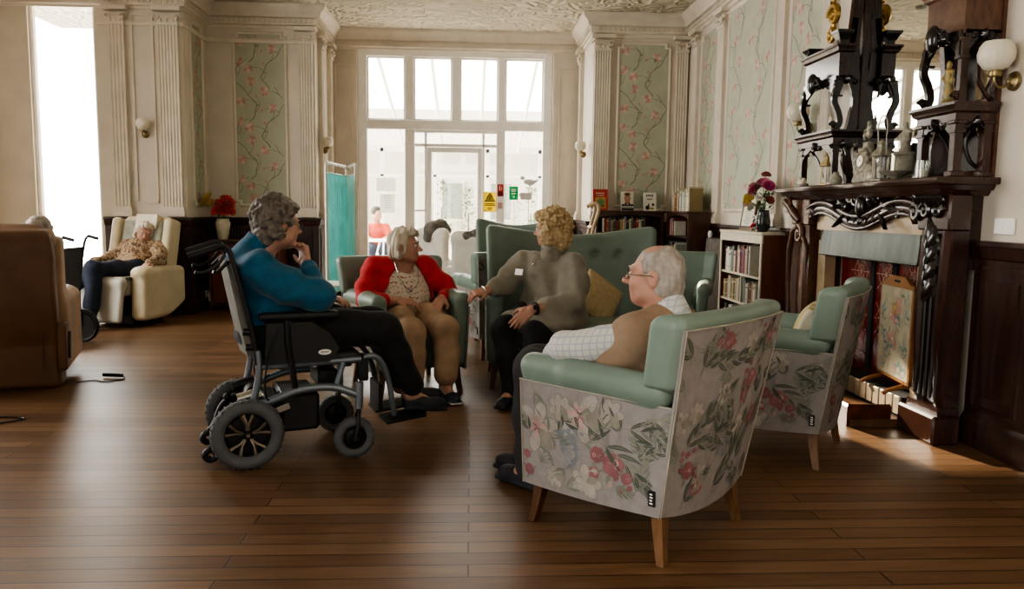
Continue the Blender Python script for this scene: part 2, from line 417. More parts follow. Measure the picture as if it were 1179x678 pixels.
# wooden floor: long narrow boards running across the room
def floor_mat():
    m = bpy.data.materials.new('oak_floorboards'); m.use_nodes = True; nt = m.node_tree; N = nt.nodes; L = nt.links; b = N['Principled BSDF']
    tc = N.new('ShaderNodeTexCoord')
    br = N.new('ShaderNodeTexBrick'); br.offset = .37; br.offset_frequency = 2; br.inputs['Scale'].default_value = 1
    br.inputs['Brick Width'].default_value = 2.3; br.inputs['Row Height'].default_value = .095; br.inputs['Mortar Size'].default_value = .0034; br.inputs['Mortar Smooth'].default_value = .3; br.inputs['Bias'].default_value = 0
    br.inputs['Color1'].default_value = (0, 0, 0, 1); br.inputs['Color2'].default_value = (1, 1, 1, 1); br.inputs['Mortar'].default_value = (.5, .5, .5, 1)
    L.new(tc.outputs['Object'], br.inputs['Vector'])
    mp = N.new('ShaderNodeMapping'); mp.inputs['Scale'].default_value = (1.2, 22, 1); L.new(tc.outputs['Object'], mp.inputs[0])
    g = N.new('ShaderNodeTexNoise'); g.inputs['Scale'].default_value = 3; g.inputs['Detail'].default_value = 8; L.new(mp.outputs[0], g.inputs['Vector'])
    bl = N.new('ShaderNodeTexNoise'); bl.inputs['Scale'].default_value = .8; bl.inputs['Detail'].default_value = 3; L.new(tc.outputs['Object'], bl.inputs['Vector'])
    def math_(op, a, c, v=None):
        q = N.new('ShaderNodeMath'); q.operation = op
        for i, x in enumerate((a, c)):
            if x is None: continue
            if isinstance(x, (int, float)): q.inputs[i].default_value = x
            else: L.new(x, q.inputs[i])
        return q.outputs[0]
    t = math_('ADD', math_('MULTIPLY', br.outputs["Color"], .22), math_('MULTIPLY', g.outputs['Fac'], .5))
    t = math_('ADD', t, math_('MULTIPLY', bl.outputs['Fac'], .35))
    rp = N.new('ShaderNodeValToRGB'); e = rp.color_ramp.elements
    e[0].position = .22; e[0].color = (*srgb('#3f2c1e'), 1); e[1].position = .78; e[1].color = (*srgb('#846548'), 1)
    k = e.new(.48); k.color = (*srgb('#624730'), 1)
    L.new(t, rp.inputs[0])
    mx = N.new('ShaderNodeMix'); mx.data_type = 'RGBA'; mx.inputs[7].default_value = (*srgb('#2a170c'), 1)
    L.new(br.outputs['Fac'], mx.inputs[0]); L.new(rp.outputs[0], mx.inputs[6]); L.new(mx.outputs[2], b.inputs['Base Color'])
    rr = math_('ADD', math_('MULTIPLY', bl.outputs['Fac'], .22), math_('MULTIPLY', g.outputs['Fac'], .16)); L.new(math_('ADD', rr, .19), b.inputs['Roughness'])
    bp = N.new('ShaderNodeBump'); bp.inputs['Strength'].default_value = .35; bp.inputs['Distance'].default_value = .004
    L.new(math_('SUBTRACT', math_('MULTIPLY', g.outputs['Fac'], .25), br.outputs['Fac']), bp.inputs['Height']); L.new(bp.outputs[0], b.inputs['Normal'])
    b.inputs['Specular IOR Level'].default_value = .5
    return m
M['floor'] = floor_mat()
def glass_mat(name, tint=(1, 1, 1), gl=.07):
    m = bpy.data.materials.new(name); m.use_nodes = True; nt = m.node_tree; N = nt.nodes; L = nt.links
    N.remove(N['Principled BSDF']); o = N['Material Output']
    a = N.new('ShaderNodeBsdfTransparent'); a.inputs[0].default_value = (*tint, 1); g = N.new('ShaderNodeBsdfGlossy'); g.inputs['Roughness'].default_value = .02
    mx = N.new('ShaderNodeMixShader'); mx.inputs[0].default_value = gl
    L.new(a.outputs[0], mx.inputs[1]); L.new(g.outputs[0], mx.inputs[2]); L.new(mx.outputs[0], o.inputs[0]); return m
M['glass'] = glass_mat('window_glass'); 

# ================================================================== shell
CZ = 3.72
def struct(name, mb, m, smooth=35): return tag(mb.build(name, m, None, smooth), kind='structure')
XL, XR, XA, XB, XC = -5.45, 2.78, -3.27, -1.95, 1.55     # left wall, right wall, return wall, recess sides
YF, YP, YR, Y0 = 9.3, 10.1, 11.27, -1.5                   # left front wall, panel walls, recess back, behind the camera
struct('floor', MB().box((XL-.3, Y0, -.1), (XR+.2, 11.6, 0)), M['floor'])
struct('ceiling', MB().box((XL-.3, Y0, CZ), (XR+.2, 11.6, CZ+.12)), M['ceil'])
T = .3
b = MB()   # recess wall with the big opening
b.box((XB-.02, YR, 0), (-1.60, YR+T, CZ)); b.box((1.16, YR, 0), (XC+.02, YR+T, CZ)); b.box((-1.60, YR, 3.5), (1.16, YR+T, CZ))
struct('wall_back', b, M['wall'])
struct('wall_recess_left', MB().box((XB-.12, YP+.121, 0), (XB, YR+T, CZ)), M['wall'])
struct('wall_recess_right', MB().box((XC, YP+.121, 0), (XC+.12, YR+T, CZ)), M['wall'])
struct('wall_back_left', MB().box((XA-.12, YP, 0), (XB, YP+.12, CZ)), M['wall'])
struct('wall_back_right', MB().box((XC, YP, 0), (XR+.12, YP+.12, CZ)), M['wall'])
struct('wall_return_left', MB().box((XA-.12, YF+.161, 0), (XA, YP-.001, CZ)), M['wall'])
b = MB(); b.box((-4.24, YF, 0), (XA, YF+.16, CZ)); b.box((XL, YF, 0), (-4.97, YF+.16, CZ)); b.box((-4.97, YF, 3.66), (-4.24, YF+.16, CZ)); b.box((-4.97, YF, 0), (-4.24, YF+.16, .1))
struct('wall_front_left', b, M['wall'])
b = MB(); b.box((XL-.2, Y0, 0), (XL, 4.9, CZ)); b.box((XL-.2, 7.7, 0), (XL, YF, CZ)); b.box((XL-.2, 4.9, 3.45), (XL, 7.7, CZ)); b.box((XL-.2, 4.9, 0), (XL, 7.7, .35))
struct('wall_left', b, M['wall'])
struct('wall_right', MB().box((XR, Y0, 0), (XR+.12, YP-.001, CZ)), M['wall'])

# cornice with dentils, running round every break of the wall
path = [(XL, YF), (XA, YF), (XA, YP), (XB, YP), (XB, YR), (XC, YR), (XC, YP), (XR, YP), (XR, Y0)]
b = MB(); prof = [(0, -.26), (.015, -.26), (.02, -.235), (.045, -.225), (.05, -.15), (.085, -.14), (.1, -.09), (.15, -.05), (.165, -.012), (.165, 0), (0, 0)]
b.sweep(prof, [(x, y, CZ) for x, y in path])
for (x0, y0), (x1, y1) in zip(path[:-1], path[1:]):
    d = nrm((x1-x0, y1-y0, 0)); o = np.cross(d, (0, 0, 1)); Ln = math.hypot(x1-x0, y1-y0)
    for k in range(int(Ln/.062)):
        p = np.array((x0, y0, 0))+d*(.04+.062*k)+o*.056
        if p[1] < 3: break
        b.obox((p[0], p[1], CZ-.178), (.034, .018, .04), np.array([d, o, (0, 0, 1)]).T)
struct('trim_1', b, M['wall_trim'])
b = MB(); b.sweep([(0, -.03), (.02, -.025), (.028, 0), (.02, .025), (0, .03)], [(x, y, 3.30) for x, y in [(-4.2, YF)]+path[1:4]])
b.sweep([(0, -.03), (.02, -.025), (.028, 0), (.02, .025), (0, .03)], [(x, y, 3.47) for x, y in path[5:]])
struct('trim_2', b, M['wall_trim'])

# dark wainscot with cap rail, raised panels and skirting
def wainscot(name, pts, h=1.13):
    b = MB()
    b.sweep([(0, 0), (.05, 0), (.05, .14), (.035, .17), (.03, .18), (.03, h-.1), (.045, h-.09), (.06, h-.03), (.07, h-.025), (.07, h), (0, h)], [(x, y, 0) for x, y in pts])
    for (x0, y0), (x1, y1) in zip(pts[:-1], pts[1:]):
        d = nrm((x1-x0, y1-y0, 0)); o = np.cross(d, (0, 0, 1)); Ln = math.hypot(x1-x0, y1-y0); n = max(1, round(Ln/.48)); wd = Ln/n
        if wd < .22: continue
        for k in range(n):
            c = np.array((x0, y0, 0))+d*wd*(k+.5)+o*.032+np.array((0, 0, (.22+h-.14)/2))
            R = np.array([d, o, (0, 0, 1)]).T
            for s in (-1, 1):
                b.obox(c+d*s*(wd/2-.06), (.022, .022, h-.36), R); b.obox(c+np.array((0, 0, s*(h-.36)/2)), (wd-.12, .022, .022), R)
            b.obox(c, (wd-.22, .02, h-.5), R)
    return struct(name, b, M['dado'])
wainscot('trim_3', [(-4.2, YF), (XA, YF), (XA, YP), (XB, YP), (XB, YR), (-1.66, YR)])
wainscot('trim_4', [(1.2, YR), (XC, YR), (XC, YP), (XR, YP), (XR, 6.32)])
wainscot('trim_5', [(XR, 4.12), (XR, 2.2)], 1.12)

# fluted pilasters with scrolled capitals
def pilaster(b, p, a, wd, z0, z1, nfl=5, dep=.05, cap=True):
    """p centre on the wall, a unit vector along the wall; stands out to cross(a,z)"""
    a = nrm((*a, 0)); o = np.cross(a, (0, 0, 1)); p = np.array((*p, 0.))
    zc = z1-(.2 if cap else 0)
    def blk(hw, dd, za, zb): b.obox(p+o*dd/2+np.array((0, 0, (za+zb)/2)), (2*hw, dd, zb-za), np.array([a, o, (0, 0, 1)]).T)
    blk(wd/2+.03, dep+.03, z0, z0+.07); blk(wd/2+.018, dep+.018, z0+.07, z0+.11)
    pts = [(-wd/2, 0), (-wd/2, dep)]
    fw = wd/(nfl*1.35+.35)
    for i in range(nfl):
        x0 = -wd/2+fw*.35+i*fw*1.35
        for t in (0, .25, .5, .75, 1): pts.append((x0+fw*t, dep-.45*fw*math.sin(PI*t)))
    pts += [(wd/2, dep), (wd/2, 0)]
    b.prism(pts, p+np.array((0, 0, z0+.11)), a, o, (0, 0, zc-z0-.11))
    if cap:
        blk(wd/2+.01, dep+.012, zc, zc+.03)
        blk(wd/2, dep+.005, zc+.03, zc+.13)
        for s in (-1, 1):
            c = p+a*s*(wd/2)+o*(dep+.012)+np.array((0, 0, zc+.085))
            b.tube([c+(a*s*math.cos(t)+np.array((0, 0, 1))*math.sin(t))*(.046-.0058*t)+o*.003*t for t in [k*.45 for k in range(16)]], [.011]*12+[.012, .013, .014, .014], 6)
            b.cyl(c-o*.02, c+o*.006, .018, n=10)
        b.tube([p+a*x+o*(dep+.014)+np.array((0, 0, zc+.118-.02*(1-(x/(wd/2))**2))) for x in np.linspace(-wd/2, wd/2, 8)], .011, 6)
        for x in np.linspace(-.3, .3, 3): b.ball(p+a*wd*x+o*(dep+.012)+np.array((0, 0, zc+.05)), (.016, .016, .024), 8)
        blk(wd/2+.05, dep+.05, z1-.045, z1)
b = MB()
pilaster(b, (-3.985, YF), (1, 0), .17, 1.14, CZ-.24, 4); pilaster(b, (-3.42, YF), (1, 0), .22, 1.14, CZ-.24, 6)
# a narrow plain panel between the two
for x in (-3.83, -3.6): b.box((x-.012, YF-.02, 1.3), (x+.012, YF, 3.4))
for z in (1.3, 3.4): b.box((-3.842, YF-.02, z-.012), (-3.588, YF, z+.012))
struct('trim_6', b, M['wall_trim'])
b = MB(); pilaster(b, (-2.05, YP), (1, 0), .17, 1.14, CZ-.25, 5); pilaster(b, (XB, YP+.3), (0, 1), .16, 1.14, CZ-.25, 4); pilaster(b, (XB, YR-.22), (0, 1), .16, 1.14, CZ-.25, 4)
struct('trim_7', b, M['wall_trim'])
b = MB(); pilaster(b, (1.66, YP), (1, 0), .2, 1.14, CZ-.25, 6); pilaster(b, (XC, YR-.22), (0, -1), .16, 1.14, CZ-.25, 4)
pilaster(b, (2.68, YP), (1, 0), .14, 1.14, CZ-.25, 4)
struct('trim_8', b, M['wall_trim'])
b = MB()
for y in (9.72, 8.72, 7.02, 6.05): pilaster(b, (XR, y), (0, -1), .2 if y > 7.5 else .16, 1.14, CZ-.25, 5, .04)
struct('trim_9', b, M['wall_trim'])
# plain moulded panels in the recess beside the window
b = MB()
for x0, x1 in ((-1.9, -1.68), (1.24, 1.5)):
    for x in (x0, x1): b.box((x-.012, YR-.02, 1.25), (x+.012, YR, 3.25))
    for z in (1.25, 3.25): b.box((x0, YR-.02, z-.012), (x1, YR, z+.012))
struct('trim_10', b, M['wall_trim'])

# wallpaper panels: blossom branches in a moulded frame with notched corners
def paper_panel(name, p, a, wd, z0, z1, seed, size=1.):
    rnd = random.Random(seed); random.seed(seed)
    a = nrm((*a, 0)); o = np.cross(a, (0, 0, 1)); p = np.array((*p, 0.)); h = z1-z0
    def S(s, t, off): return p+a*s+o*(.006+off)+np.array((0, 0, z0+t))
    b = MB(); q = .05
    out = [(q, 0), (wd-q, 0), (wd-q, q), (wd, q), (wd, h-q), (wd-q, h-q), (wd-q, h), (q, h), (q, h-q), (0, h-q), (0, q), (q, q)]
    b.mat(0).prism(out, S(0, 0, -.006), a, (0, 0, 1), o*.006)
    b.mat(1).sweep([(-.02, 0), (-.016, .012), (0, .02), (.012, .014), (.018, 0)], [S(x, y, -.004) for x, y in out], o, True)
    D = Decal(b, S, lambda x, y: .02 < x < wd-.02 and .02 < y < h-.02)
    # one wandering bough with curling twigs, repeated up the paper
    per = .72*size; n = int(h/per)+2
    for k in range(-1, n):
        y0 = k*per
        for base, sg in ((wd*.74, -1), (wd*.22, 1)):
            if base == wd*.22: yy = y0+per*.45
            else: yy = y0
            P = [(base+sg*.13*size*math.sin(t*2.0+.3)+.015*math.sin(9*t), yy+per*1.05*t/3.) for t in np.linspace(0, 3., 22)]
            D.ribbon(P, [.011*size*(1-.45*i/21) for i in range(22)], 2)
            for i, dr in ((3, 1), (6, -1), (9, 1), (12, -1), (15, 1), (18, -1)):
                x, y = P[i]; an = PI/2-dr*.9; Q = [(x, y)]
                for j in range(9):
                    x += .022*size*math.cos(an); y += .022*size*math.sin(an); an += dr*(.17 if i % 2 else -.12); Q.append((x, y))
                D.ribbon(Q, [.007*size*(1-.06*j) for j in range(10)], 2)
                kind = (i//3) % 3
                if kind != 1:
                    c = Q[-1]
                    for j, (an2, L_) in enumerate(((.2, .062), (1.2, .07), (2.3, .066), (3.3, .055), (-1., .05), (4.6, .05))):
                        D.petal(c, an2+i*.4, L_*size, L_*.75*size, 3 if j % 2 else 4)
                    D.disc(c, .011*size, 3)
                else:
                    D.petal(Q[-1], an, .05*size, .03*size, 3); D.leaf(Q[5], an+1, .06*size, .02*size, 5)
    return tag(b.build(name, [M['paper'], M['wall_trim'], M['branch'], M['mag1'], M['mag2'], M['mag3']], None, 30), kind='structure')
paper_panel('trim_11', (-2.94, YP), (1, 0), .64, 1.28, 3.4, 1)
paper_panel('trim_12', (1.87, YP), (1, 0), .66, 1.28, 3.38, 2)
paper_panel('trim_13', (XA, YF+.22), (0, 1), .4, 1.28, 3.4, 3)
paper_panel('trim_14', (XR, 9.52), (0, -1), .62, 1.28, 3.36, 4)
paper_panel('trim_15', (XR, 8.52), (0, -1), 1.3, 1.28, 3.4, 5)
paper_panel('trim_16', (XR, 6.85), (0, -1), .64, 1.28, 3.4, 6)
paper_panel('trim_17', (XR, 3.6), (0, -1), 1.2, 1.28, 3.4, 7)

# ================================================================== windows and the glazed door
def glazed(name, kind_label, bars, panes, y, thick, frame_name='frame'):
    root = bpy.data.objects.new(name, None); C.objects.link(root); tag(root, kind='structure')
    b = MB()
    for x0, z0, x1, z1, d in bars: b.box((x0, y-d, z0), (x1, y+thick, z1), bev=.008)
    b.build(frame_name, M['white'], root, 30)
    for x0, z0, x1, z1 in panes: MB().box((x0, y+.035, z0), (x1, y+.041, z1)).build('pane', M['glass'], root, 0)
    return root
yw = YR+.12
cols = [(-1.47, -.94), (-.81, -.275), (-.155, .382), (.49, 1.03)]
bars = [(-1.60, 0, -1.47, 3.5, .03), (1.03, 0, 1.16, 3.5, .03), (-1.47, 3.395, 1.03, 3.5, .03), (-1.47, 2.385, 1.03, 2.52, .035),
        (-.94, 2.52, -.81, 3.395, .02), (-.275, 2.52, -.155, 3.395, .02), (.382, 2.52, .49, 3.395, .02),
        (-.94, 0, -.80, 2.385, .025), (.367, 0, .49, 2.385, .025), (-1.47, 0, -.94, .12, .02), (.49, 0, 1.03, .12, .02)]
for x0, x1 in cols:
    for x in (x0, x1-.022): bars.append((x, 2.52, x+.022, 3.395, -.012))
    for z in (2.52, 3.373): bars.append((x0, z, x1, z+.022, -.012))
# the screen round the door: top lights and side lights
bars += [(-.80, 2.345, .367, 2.385, .0), (-.80, 2.15, .367, 2.195, .0), (-.662, 0, -.627, 2.36, .0), (.163, 0, .199, 2.36, .0), (-.80, 1.225, -.66, 1.255, 0), (.199, 1.225, .367, 1.255, 0), (-.8, 0, -.66, .1, 0), (.199, 0, .367, .1, 0)]
panes = [(x0+.01, 2.53, x1-.01, 3.385) for x0, x1 in cols]+[(-1.47, .12, -.94, 2.385), (.49, .12, 1.03, 2.385), (-.8, 2.195, -.66, 2.345), (-.627, 2.195, .163, 2.345), (.199, 2.195, .367, 2.345), (-.8, .1, -.66, 1.225), (-.8, 1.255, -.66, 2.15), (.199, .1, .367, 1.225), (.199, 1.255, .367, 2.15)]
glazed('window_1', '', bars, panes, yw, .06)
d = glazed('door_1', '', [(-.625, .01, -.56, 2.145, -.005), (.096, .01, .161, 2.145, -.005), (-.56, 2.07, .096, 2.145, -.005), (-.56, .01, .096, .22, -.005)], [(-.56, .22, .096, 2.07)], yw, .045, 'leaf')
b = MB(); b.cyl((.128, yw-.0, 1.02), (.128, yw-.05, 1.02), .009); b.tube([(.128, yw-.05, 1.02), (.05, yw-.052, 1.02)], .009); b.box((.113, yw-.002, .93), (.143, yw+.006, 1.1)); b.build('handle', mat('brass_handle', '#a58b58', .3, 1.), d)
glazed('window_2', '', [(-4.97, .1, -4.93, 3.66, .02), (-4.28, .1, -4.24, 3.66, .02), (-4.93, 3.62, -4.28, 3.66, .02), (-4.93, .1, -4.28, .18, .02)], [(-4.93, .18, -4.28, 3.62)], YF+.06, .05)
# side window (out of frame; lights the room from the left), same pattern
root = bpy.data.objects.new('window_3', None); C.objects.link(root); tag(root, kind='structure')
b = MB()
for y in (4.9, 5.8, 6.7, 7.62): b.box((XL-.12, y, .35), (XL-.05, y+.08, 3.45))
for z in (.35, 2.4, 3.37): b.box((XL-.12, 4.9, z), (XL-.05, 7.7, z+.08))
b.build('frame', M['white'], root); MB().box((XL-.09, 4.9, .35), (XL-.085, 7.7, 3.45)).build('pane', M['glass'], root, 0)
# ================================================================== upholstered chairs
M['green'] = mat('sage_green_leather', '#788a7f', .42, var=.06, scale=7, bump=.12, bscale=160, spec=.5)
M['floral'] = mat('floral_ground_cloth', '#918c8a', .85, var=.05, scale=30, bump=.15, bscale=300)
M['fl_leaf'] = mat('print_dark_leaf', '#50574e', .85); M['fl_leaf2'] = mat('print_grey_leaf', '#7c8074', .85)
M['fl_pink'] = mat('print_rose', '#8f6063', .85); M['fl_pale'] = mat('print_pale_pink', '#b39591', .85)
M['fl_white'] = mat('print_white_petal', '#a39d96', .85); M['fl_line'] = mat('print_line', '#8b867c', .85); M['fl_blue'] = mat('print_slate_blue', '#7b838a', .85)
FL = ['floral', 'fl_leaf', 'fl_leaf2', 'fl_pink', 'fl_pale', 'fl_white', 'fl_line', 'fl_blue']
M['piping'] = mat('cream_piping', '#a9a494', .7)
M['leg'] = mat('oak_chair_leg', '#735439', .4, var=.15, scale=8, stretch=(8, 8, 1))
M['leg_dark'] = mat('walnut_chair_leg', '#5c3f2b', .4, var=.15, scale=8, stretch=(8, 8, 1))
M['black'] = mat('black_plastic', '#141415', .45, var=.1)
def spray(D, p, ang, n=6, L=.085, w=.024, q=.6, bend=.3, m=1):
    x, y = p; a = ang; st = [(x, y)]
    for i in range(n):
        x += L*.42*math.cos(a); y += L*.42*math.sin(a); a += bend/n; st.append((x, y))
        k = 1-.45*i/n
        for sgn in (-1, 1): D.leaf((x, y), a+sgn*(.62-.05*i), L*k*random.uniform(.75, 1.1), w*k*q, m if (i+sgn) % 3 else 2, -sgn*.5, 6 if m == 1 else None)
    D.leaf((x, y), a, L*.7, w*.7*q, m, .2); D.ribbon(st, .003, 6)
def rose(D, p, r):
    D.bloom(p, r, [3, 4, 3, 3], 7, random.random(), 3)
    for a in (.4, 2.6, 4.4): D.leaf((p[0]+r*.9*math.cos(a), p[1]+r*.9*math.sin(a)), a, r*.9, r*.4, 2, .3)
def lily(D, p, r, rot=0.):
    for i in range(6):
        a = rot+PI/3*i
        D.petal(p, a, r*1.05, r*.62, 6); D.petal(p, a, r, r*.54, 5); D.petal(p, a, r*.5, r*.2, 4)
    for i in range(5): D.leaf(p, rot+1.2*i, r*.3, r*.07, 3)
    D.disc(p, r*.12, 3)
def sprig(D, p, ang, m=7, n=7, L=.05):
    for i in range(n):
        a = ang+(i-n/2)*.38; q = (p[0]+L*math.cos(a), p[1]+L*math.sin(a)); D.ribbon([p, ((p[0]+q[0])/2, (p[1]+q[1])/2+.004), q], .0025, m)
        for b in (-.8, .8, 0): D.leaf(q, a+b, L*.4, L*.16, m)
        D.disc(q, .006, m if i % 2 else 5)
def outline_bloom(D, p, r):
    for k in range(3):
        q = r*(1-.3*k)
        for i in range(7): D.petal(p, .4*k+.9*i, q, q*.62, 6); D.petal(p, .4*k+.9*i, q*.93, q*.54, 5)
def ftube(b, f, n, r, m, rr=6): b.mat(m).tube([f(i/(n-1)) for i in range(n)], r, rr)

def scatter(D, W_, H_, n, seed):
    r_ = random.Random(seed)
    for i in range(n):
        p = (r_.uniform(.04, W_-.04), r_.uniform(.04, H_-.04))
        if i % 3 == 2:
            for k in range(4): a = r_.uniform(0, 6.28); D.ribbon([(p[0]+.012*j*math.cos(a+.25*j), p[1]+.012*j*math.sin(a+.25*j)) for j in range(6)], .0022, 6)
        else: spray(D, p, r_.uniform(0, 6.28), 3, r_.uniform(.05, .075), .022, .6, r_.uniform(-.6, .6), 1 if i % 3 else 2)
def back_u(t, s): return -(.30+.115*t)-.03*(1-s*s)
def hw_(t): return .312+.066*t
def zb_(u): return .192-.03*math.cos(u*2.2-.6)
def grid(b, S, ns, nt, m=0, th=.01):
    P = [[S(i/(ns-1), j/(nt-1), 0) for i in range(ns)] for j in range(nt)]
    Q = [[S(i/(ns-1), j/(nt-1), -th) for i in range(ns)] for j in range(nt)]
    vs = [p for r in P for p in r]+[p for r in Q for p in r]; n = ns*nt; fs = []
    for j in range(nt-1):
        for i in range(ns-1):
            a = j*ns+i; fs.append((a, a+1, a+ns+1, a+ns)); fs.append((n+a, n+a+ns, n+a+ns+1, n+a+1))
    for i in range(ns-1):
        fs.append((i, n+i, n+i+1, i+1)); a = (nt-1)*ns+i; fs.append((a, a+1, n+a+1, n+a))
    for j in range(nt-1):
        a = j*ns; fs.append((a, a+ns, n+a+ns, n+a)); a = j*ns+ns-1; fs.append((a, n+a, n+a+ns, a+ns))
    b.mat(m).add(vs, fs)
def make_tub(label, loc, rz, group, tagged=True):
    random.seed(11)
    t = thing('tub_armchair', label, 'armchair', loc, rz, group)
    # green inner back with wings and a rolled top
    s = SDF(.008)
    def back(X, Y, Z):
        tt = np.clip((Z-.2)/.68, -.2, 1.05); hw = .328+.068*tt-.075*np.clip((.66-Z)/.05,0,1); q = np.clip(Y/hw, -1, 1)
        th = .02*np.maximum(0, np.abs(q)-.72)/.28; uc = -(.30+.115*tt)-.03*(1-q*q)+.056+th
        a = np.abs(X-uc)-(.05+th)+.04; b_ = np.abs(Y)-hw+.04; c = np.abs(Z-.62)-(.295)+.045
        return (np.sqrt(np.maximum(a, 0)**2+np.maximum(b_, 0)**2+np.maximum(c, 0)**2)+np.minimum(np.maximum(a, np.maximum(b_, c)), 0)-.042)*.93
    s.func((-.5, -.42, .3), (-.1, .42, .94), back)
    s.build('backrest', M['green'], t)
    for sg in (-1, 1):
        s = SDF(.008)
        def arm(X, Y, Z, sg=sg):
            tt = (Z-.2)/.5; vc = sg*(.268+.03*tt)
            a = np.abs(X-.02)-.325+.04; b_ = np.abs(Y-vc)-.047+.036; c = np.abs(Z-.43)-.25+.04
            return (np.sqrt(np.maximum(a, 0)**2+np.maximum(b_, 0)**2+np.maximum(c, 0)**2)+np.minimum(np.maximum(a, np.maximum(b_, c)), 0)-.037)*.95
        s.func((-.31, sg*.3-.1, .17), (.36, sg*.3+.1, .7), arm)
        s.chain([(.297, sg*.298, .642), (.1, sg*.304, .638), (-.29, sg*.312, .63)], [.05, .056, .056], .03)
        s.build('arm', M['green'], t)
        # floral outside of the arm
        def S(x, z, off, sg=sg):
            tt = z/.4; k = .58*(.15+.85*tt) if tt > 0 else .0
            rear = -(.302+.115*(tt*.4/.68)); xx = .335-x*(.335-rear)/.637
            zz = zb_(xx)+z*(.592-zb_(xx))/.41
            return (xx, sg*(.317+.026*tt+off+.006*math.sin(PI*min(1, max(0, x/.637)))), zz)
        b = MB(); grid(b, lambda i, j, o: S(i*.637, j*.41, o, sg), 18, 10)
        D = Decal(b, S, lambda x, y: .004 < x < .633 and .004 < y < .405, .0015)
        lily(D, (.085, .235), .1, .3); lily(D, (.275, .315), .105, .9); outline_bloom(D, (.19, .33), .055)
        outline_bloom(D, (.4, .345), .06); outline_bloom(D, (.32, .07), .075); outline_bloom(D, (.17, .06), .05)
        spray(D, (.35, .24), -.35, 5, .115, .03, .6, -.5); spray(D, (.44, .3), .1, 4, .1, .026, .6, -.3); spray(D, (.3, .24), 2.4, 3, .08, .024, .6, .2)
        sprig(D, (.2, .17), .6, 7, 8, .06); sprig(D, (.255, .2), 2.2, 7, 7, .05); sprig(D, (.1, .1), 1.2, 2, 6, .05); sprig(D, (.58, .3), 1.8, 6, 6, .05)
        rose(D, (.43, .16), .046); rose(D, (.36, .185), .032); rose(D, (.35, .115), .026); rose(D, (.49, .12), .024); rose(D, (.04, .06), .024); rose(D, (.03, .12), .018)
        for p in ((.42, .07), (.46, .05), (.5, .07), (.44, .1)): D.petal(p, 1.2, .03, .024, 3 if p[0] > .43 else 4)
        spray(D, (.52, .05), 1.2, 4, .08, .022, .6, .3, 2); spray(D, (.56, .38), -1.3, 3, .08, .022, .6, .3)
        spray(D, (.3, .2), .9, 4, .1, .026, .6, .5); spray(D, (.4, .22), 2.2, 3, .09, .024, .6, .4); spray(D, (.15, .2), 2.0, 3, .07, .02, .6, .3, 2); spray(D, (.5, .18), .7, 4, .08, .024, .6, -.4); spray(D, (.24, .12), -2.4, 3, .07, .02, .6, .3, 2)
        spray(D, (.06, .39), -1.2, 3, .06, .016, .6, .3, 2); spray(D, (.2, .02), .4, 3, .07, .02, .6, .2, 2)
        scatter(D, .637, .41, 15, 2)
        p = b.build('outer_arm_panel', [M[k] for k in FL], t, 50)
        q = MB(); ftube(q, lambda i: S(.637*i, .408, .003, sg), 20, .003, 0); ftube(q, lambda i: S(.004, .41*i, .002, sg), 10, .0025, 0)
        q.build('piping', M['piping'], p)
        if sg == 1:
            k = MB(); x0, y0, z0 = S(.6, .07, .006, sg); k.box((x0-.013, y0-.002, z0-.028), (x0+.013, y0+.003, z0+.028)); k.mat(1)
            for i in range(4): k.box((x0-.006+.002*(i % 2), y0+.003, z0-.02+.011*i), (x0+.006, y0+.0038, z0-.015+.011*i))
            k.build('maker_tag', [M['black'], M['white']], t)
    # floral outside back
    def B(x, y, off):
        tt = y/.68; q = (x-.34)/.34; h = hw_(tt)
        vv = -q*h; uu = back_u(tt, q)-off; z0 = zb_(-.3)-.03*(1-q*q)
        return (uu, vv, z0+y*(.868-z0)/.68)
    b = MB(); grid(b, lambda i, j, o: B(.68*i, .68*j, o), 16, 18)
    D = Decal(b, B, lambda x, y: .006 < x < .674 and .004 < y < .675, .0015)
    for p, a, n, L_ in (((.1, .5), 1.1, 5, .11), ((.16, .56), -.2, 5, .1), ((.08, .56), 2.4, 3, .09), ((.16, .3), .9, 5, .1), ((.22, .3), -.3, 4, .1), ((.3, .24), 1.8, 4, .1), ((.06, .24), .6, 4, .1), ((.1, .02), .9, 4, .1),
                        ((.3, .05), .7, 5, .1), ((.4, .14), 1.1, 4, .1), ((.55, .5), 1.5, 4, .09), ((.5, .1), 1.4, 4, .09), ((.6, .2), 1.2, 4, .09), ((.34, .52), .4, 4, .09), ((.6, .35), 2.0, 3, .08)): spray(D, p, a, n, L_, .03, .62, random.uniform(-.5, .5))
    outline_bloom(D, (.04, .35), .05); outline_bloom(D, (.12, .38), .045); outline_bloom(D, (.28, .43), .05); outline_bloom(D, (.2, .14), .05); outline_bloom(D, (.44, .28), .05); outline_bloom(D, (.42, .6), .045)
    for cx, cy in ((.45, .4), (.12, .17), (.48, .46), (.2, .1), (.56, .28), (.25, .62), (.58, .6)):
        rose(D, (cx, cy), .034)
        for i in range(9): D.petal((cx+random.uniform(-.06, .06), cy+random.uniform(-.03, .08)), random.uniform(0, 6), .026, .02, 3)
    sprig(D, (.3, .34), 1.0, 6, 7, .05); sprig(D, (.5, .56), .5, 2, 7, .05); sprig(D, (.36, .18), 1.9, 7, 6, .05)
    scatter(D, .68, .68, 26, 5)
    p = b.build('outer_back_panel', [M[k] for k in FL], t, 50)
    q = MB()
    for xx in (.003, .677): ftube(q, lambda i: B(xx, .68*i, .003), 14, .003, 0)
    ftube(q, lambda i: B(.68*i, .678, .003), 16, .003, 0)
    q.build('piping', M['piping'], p)
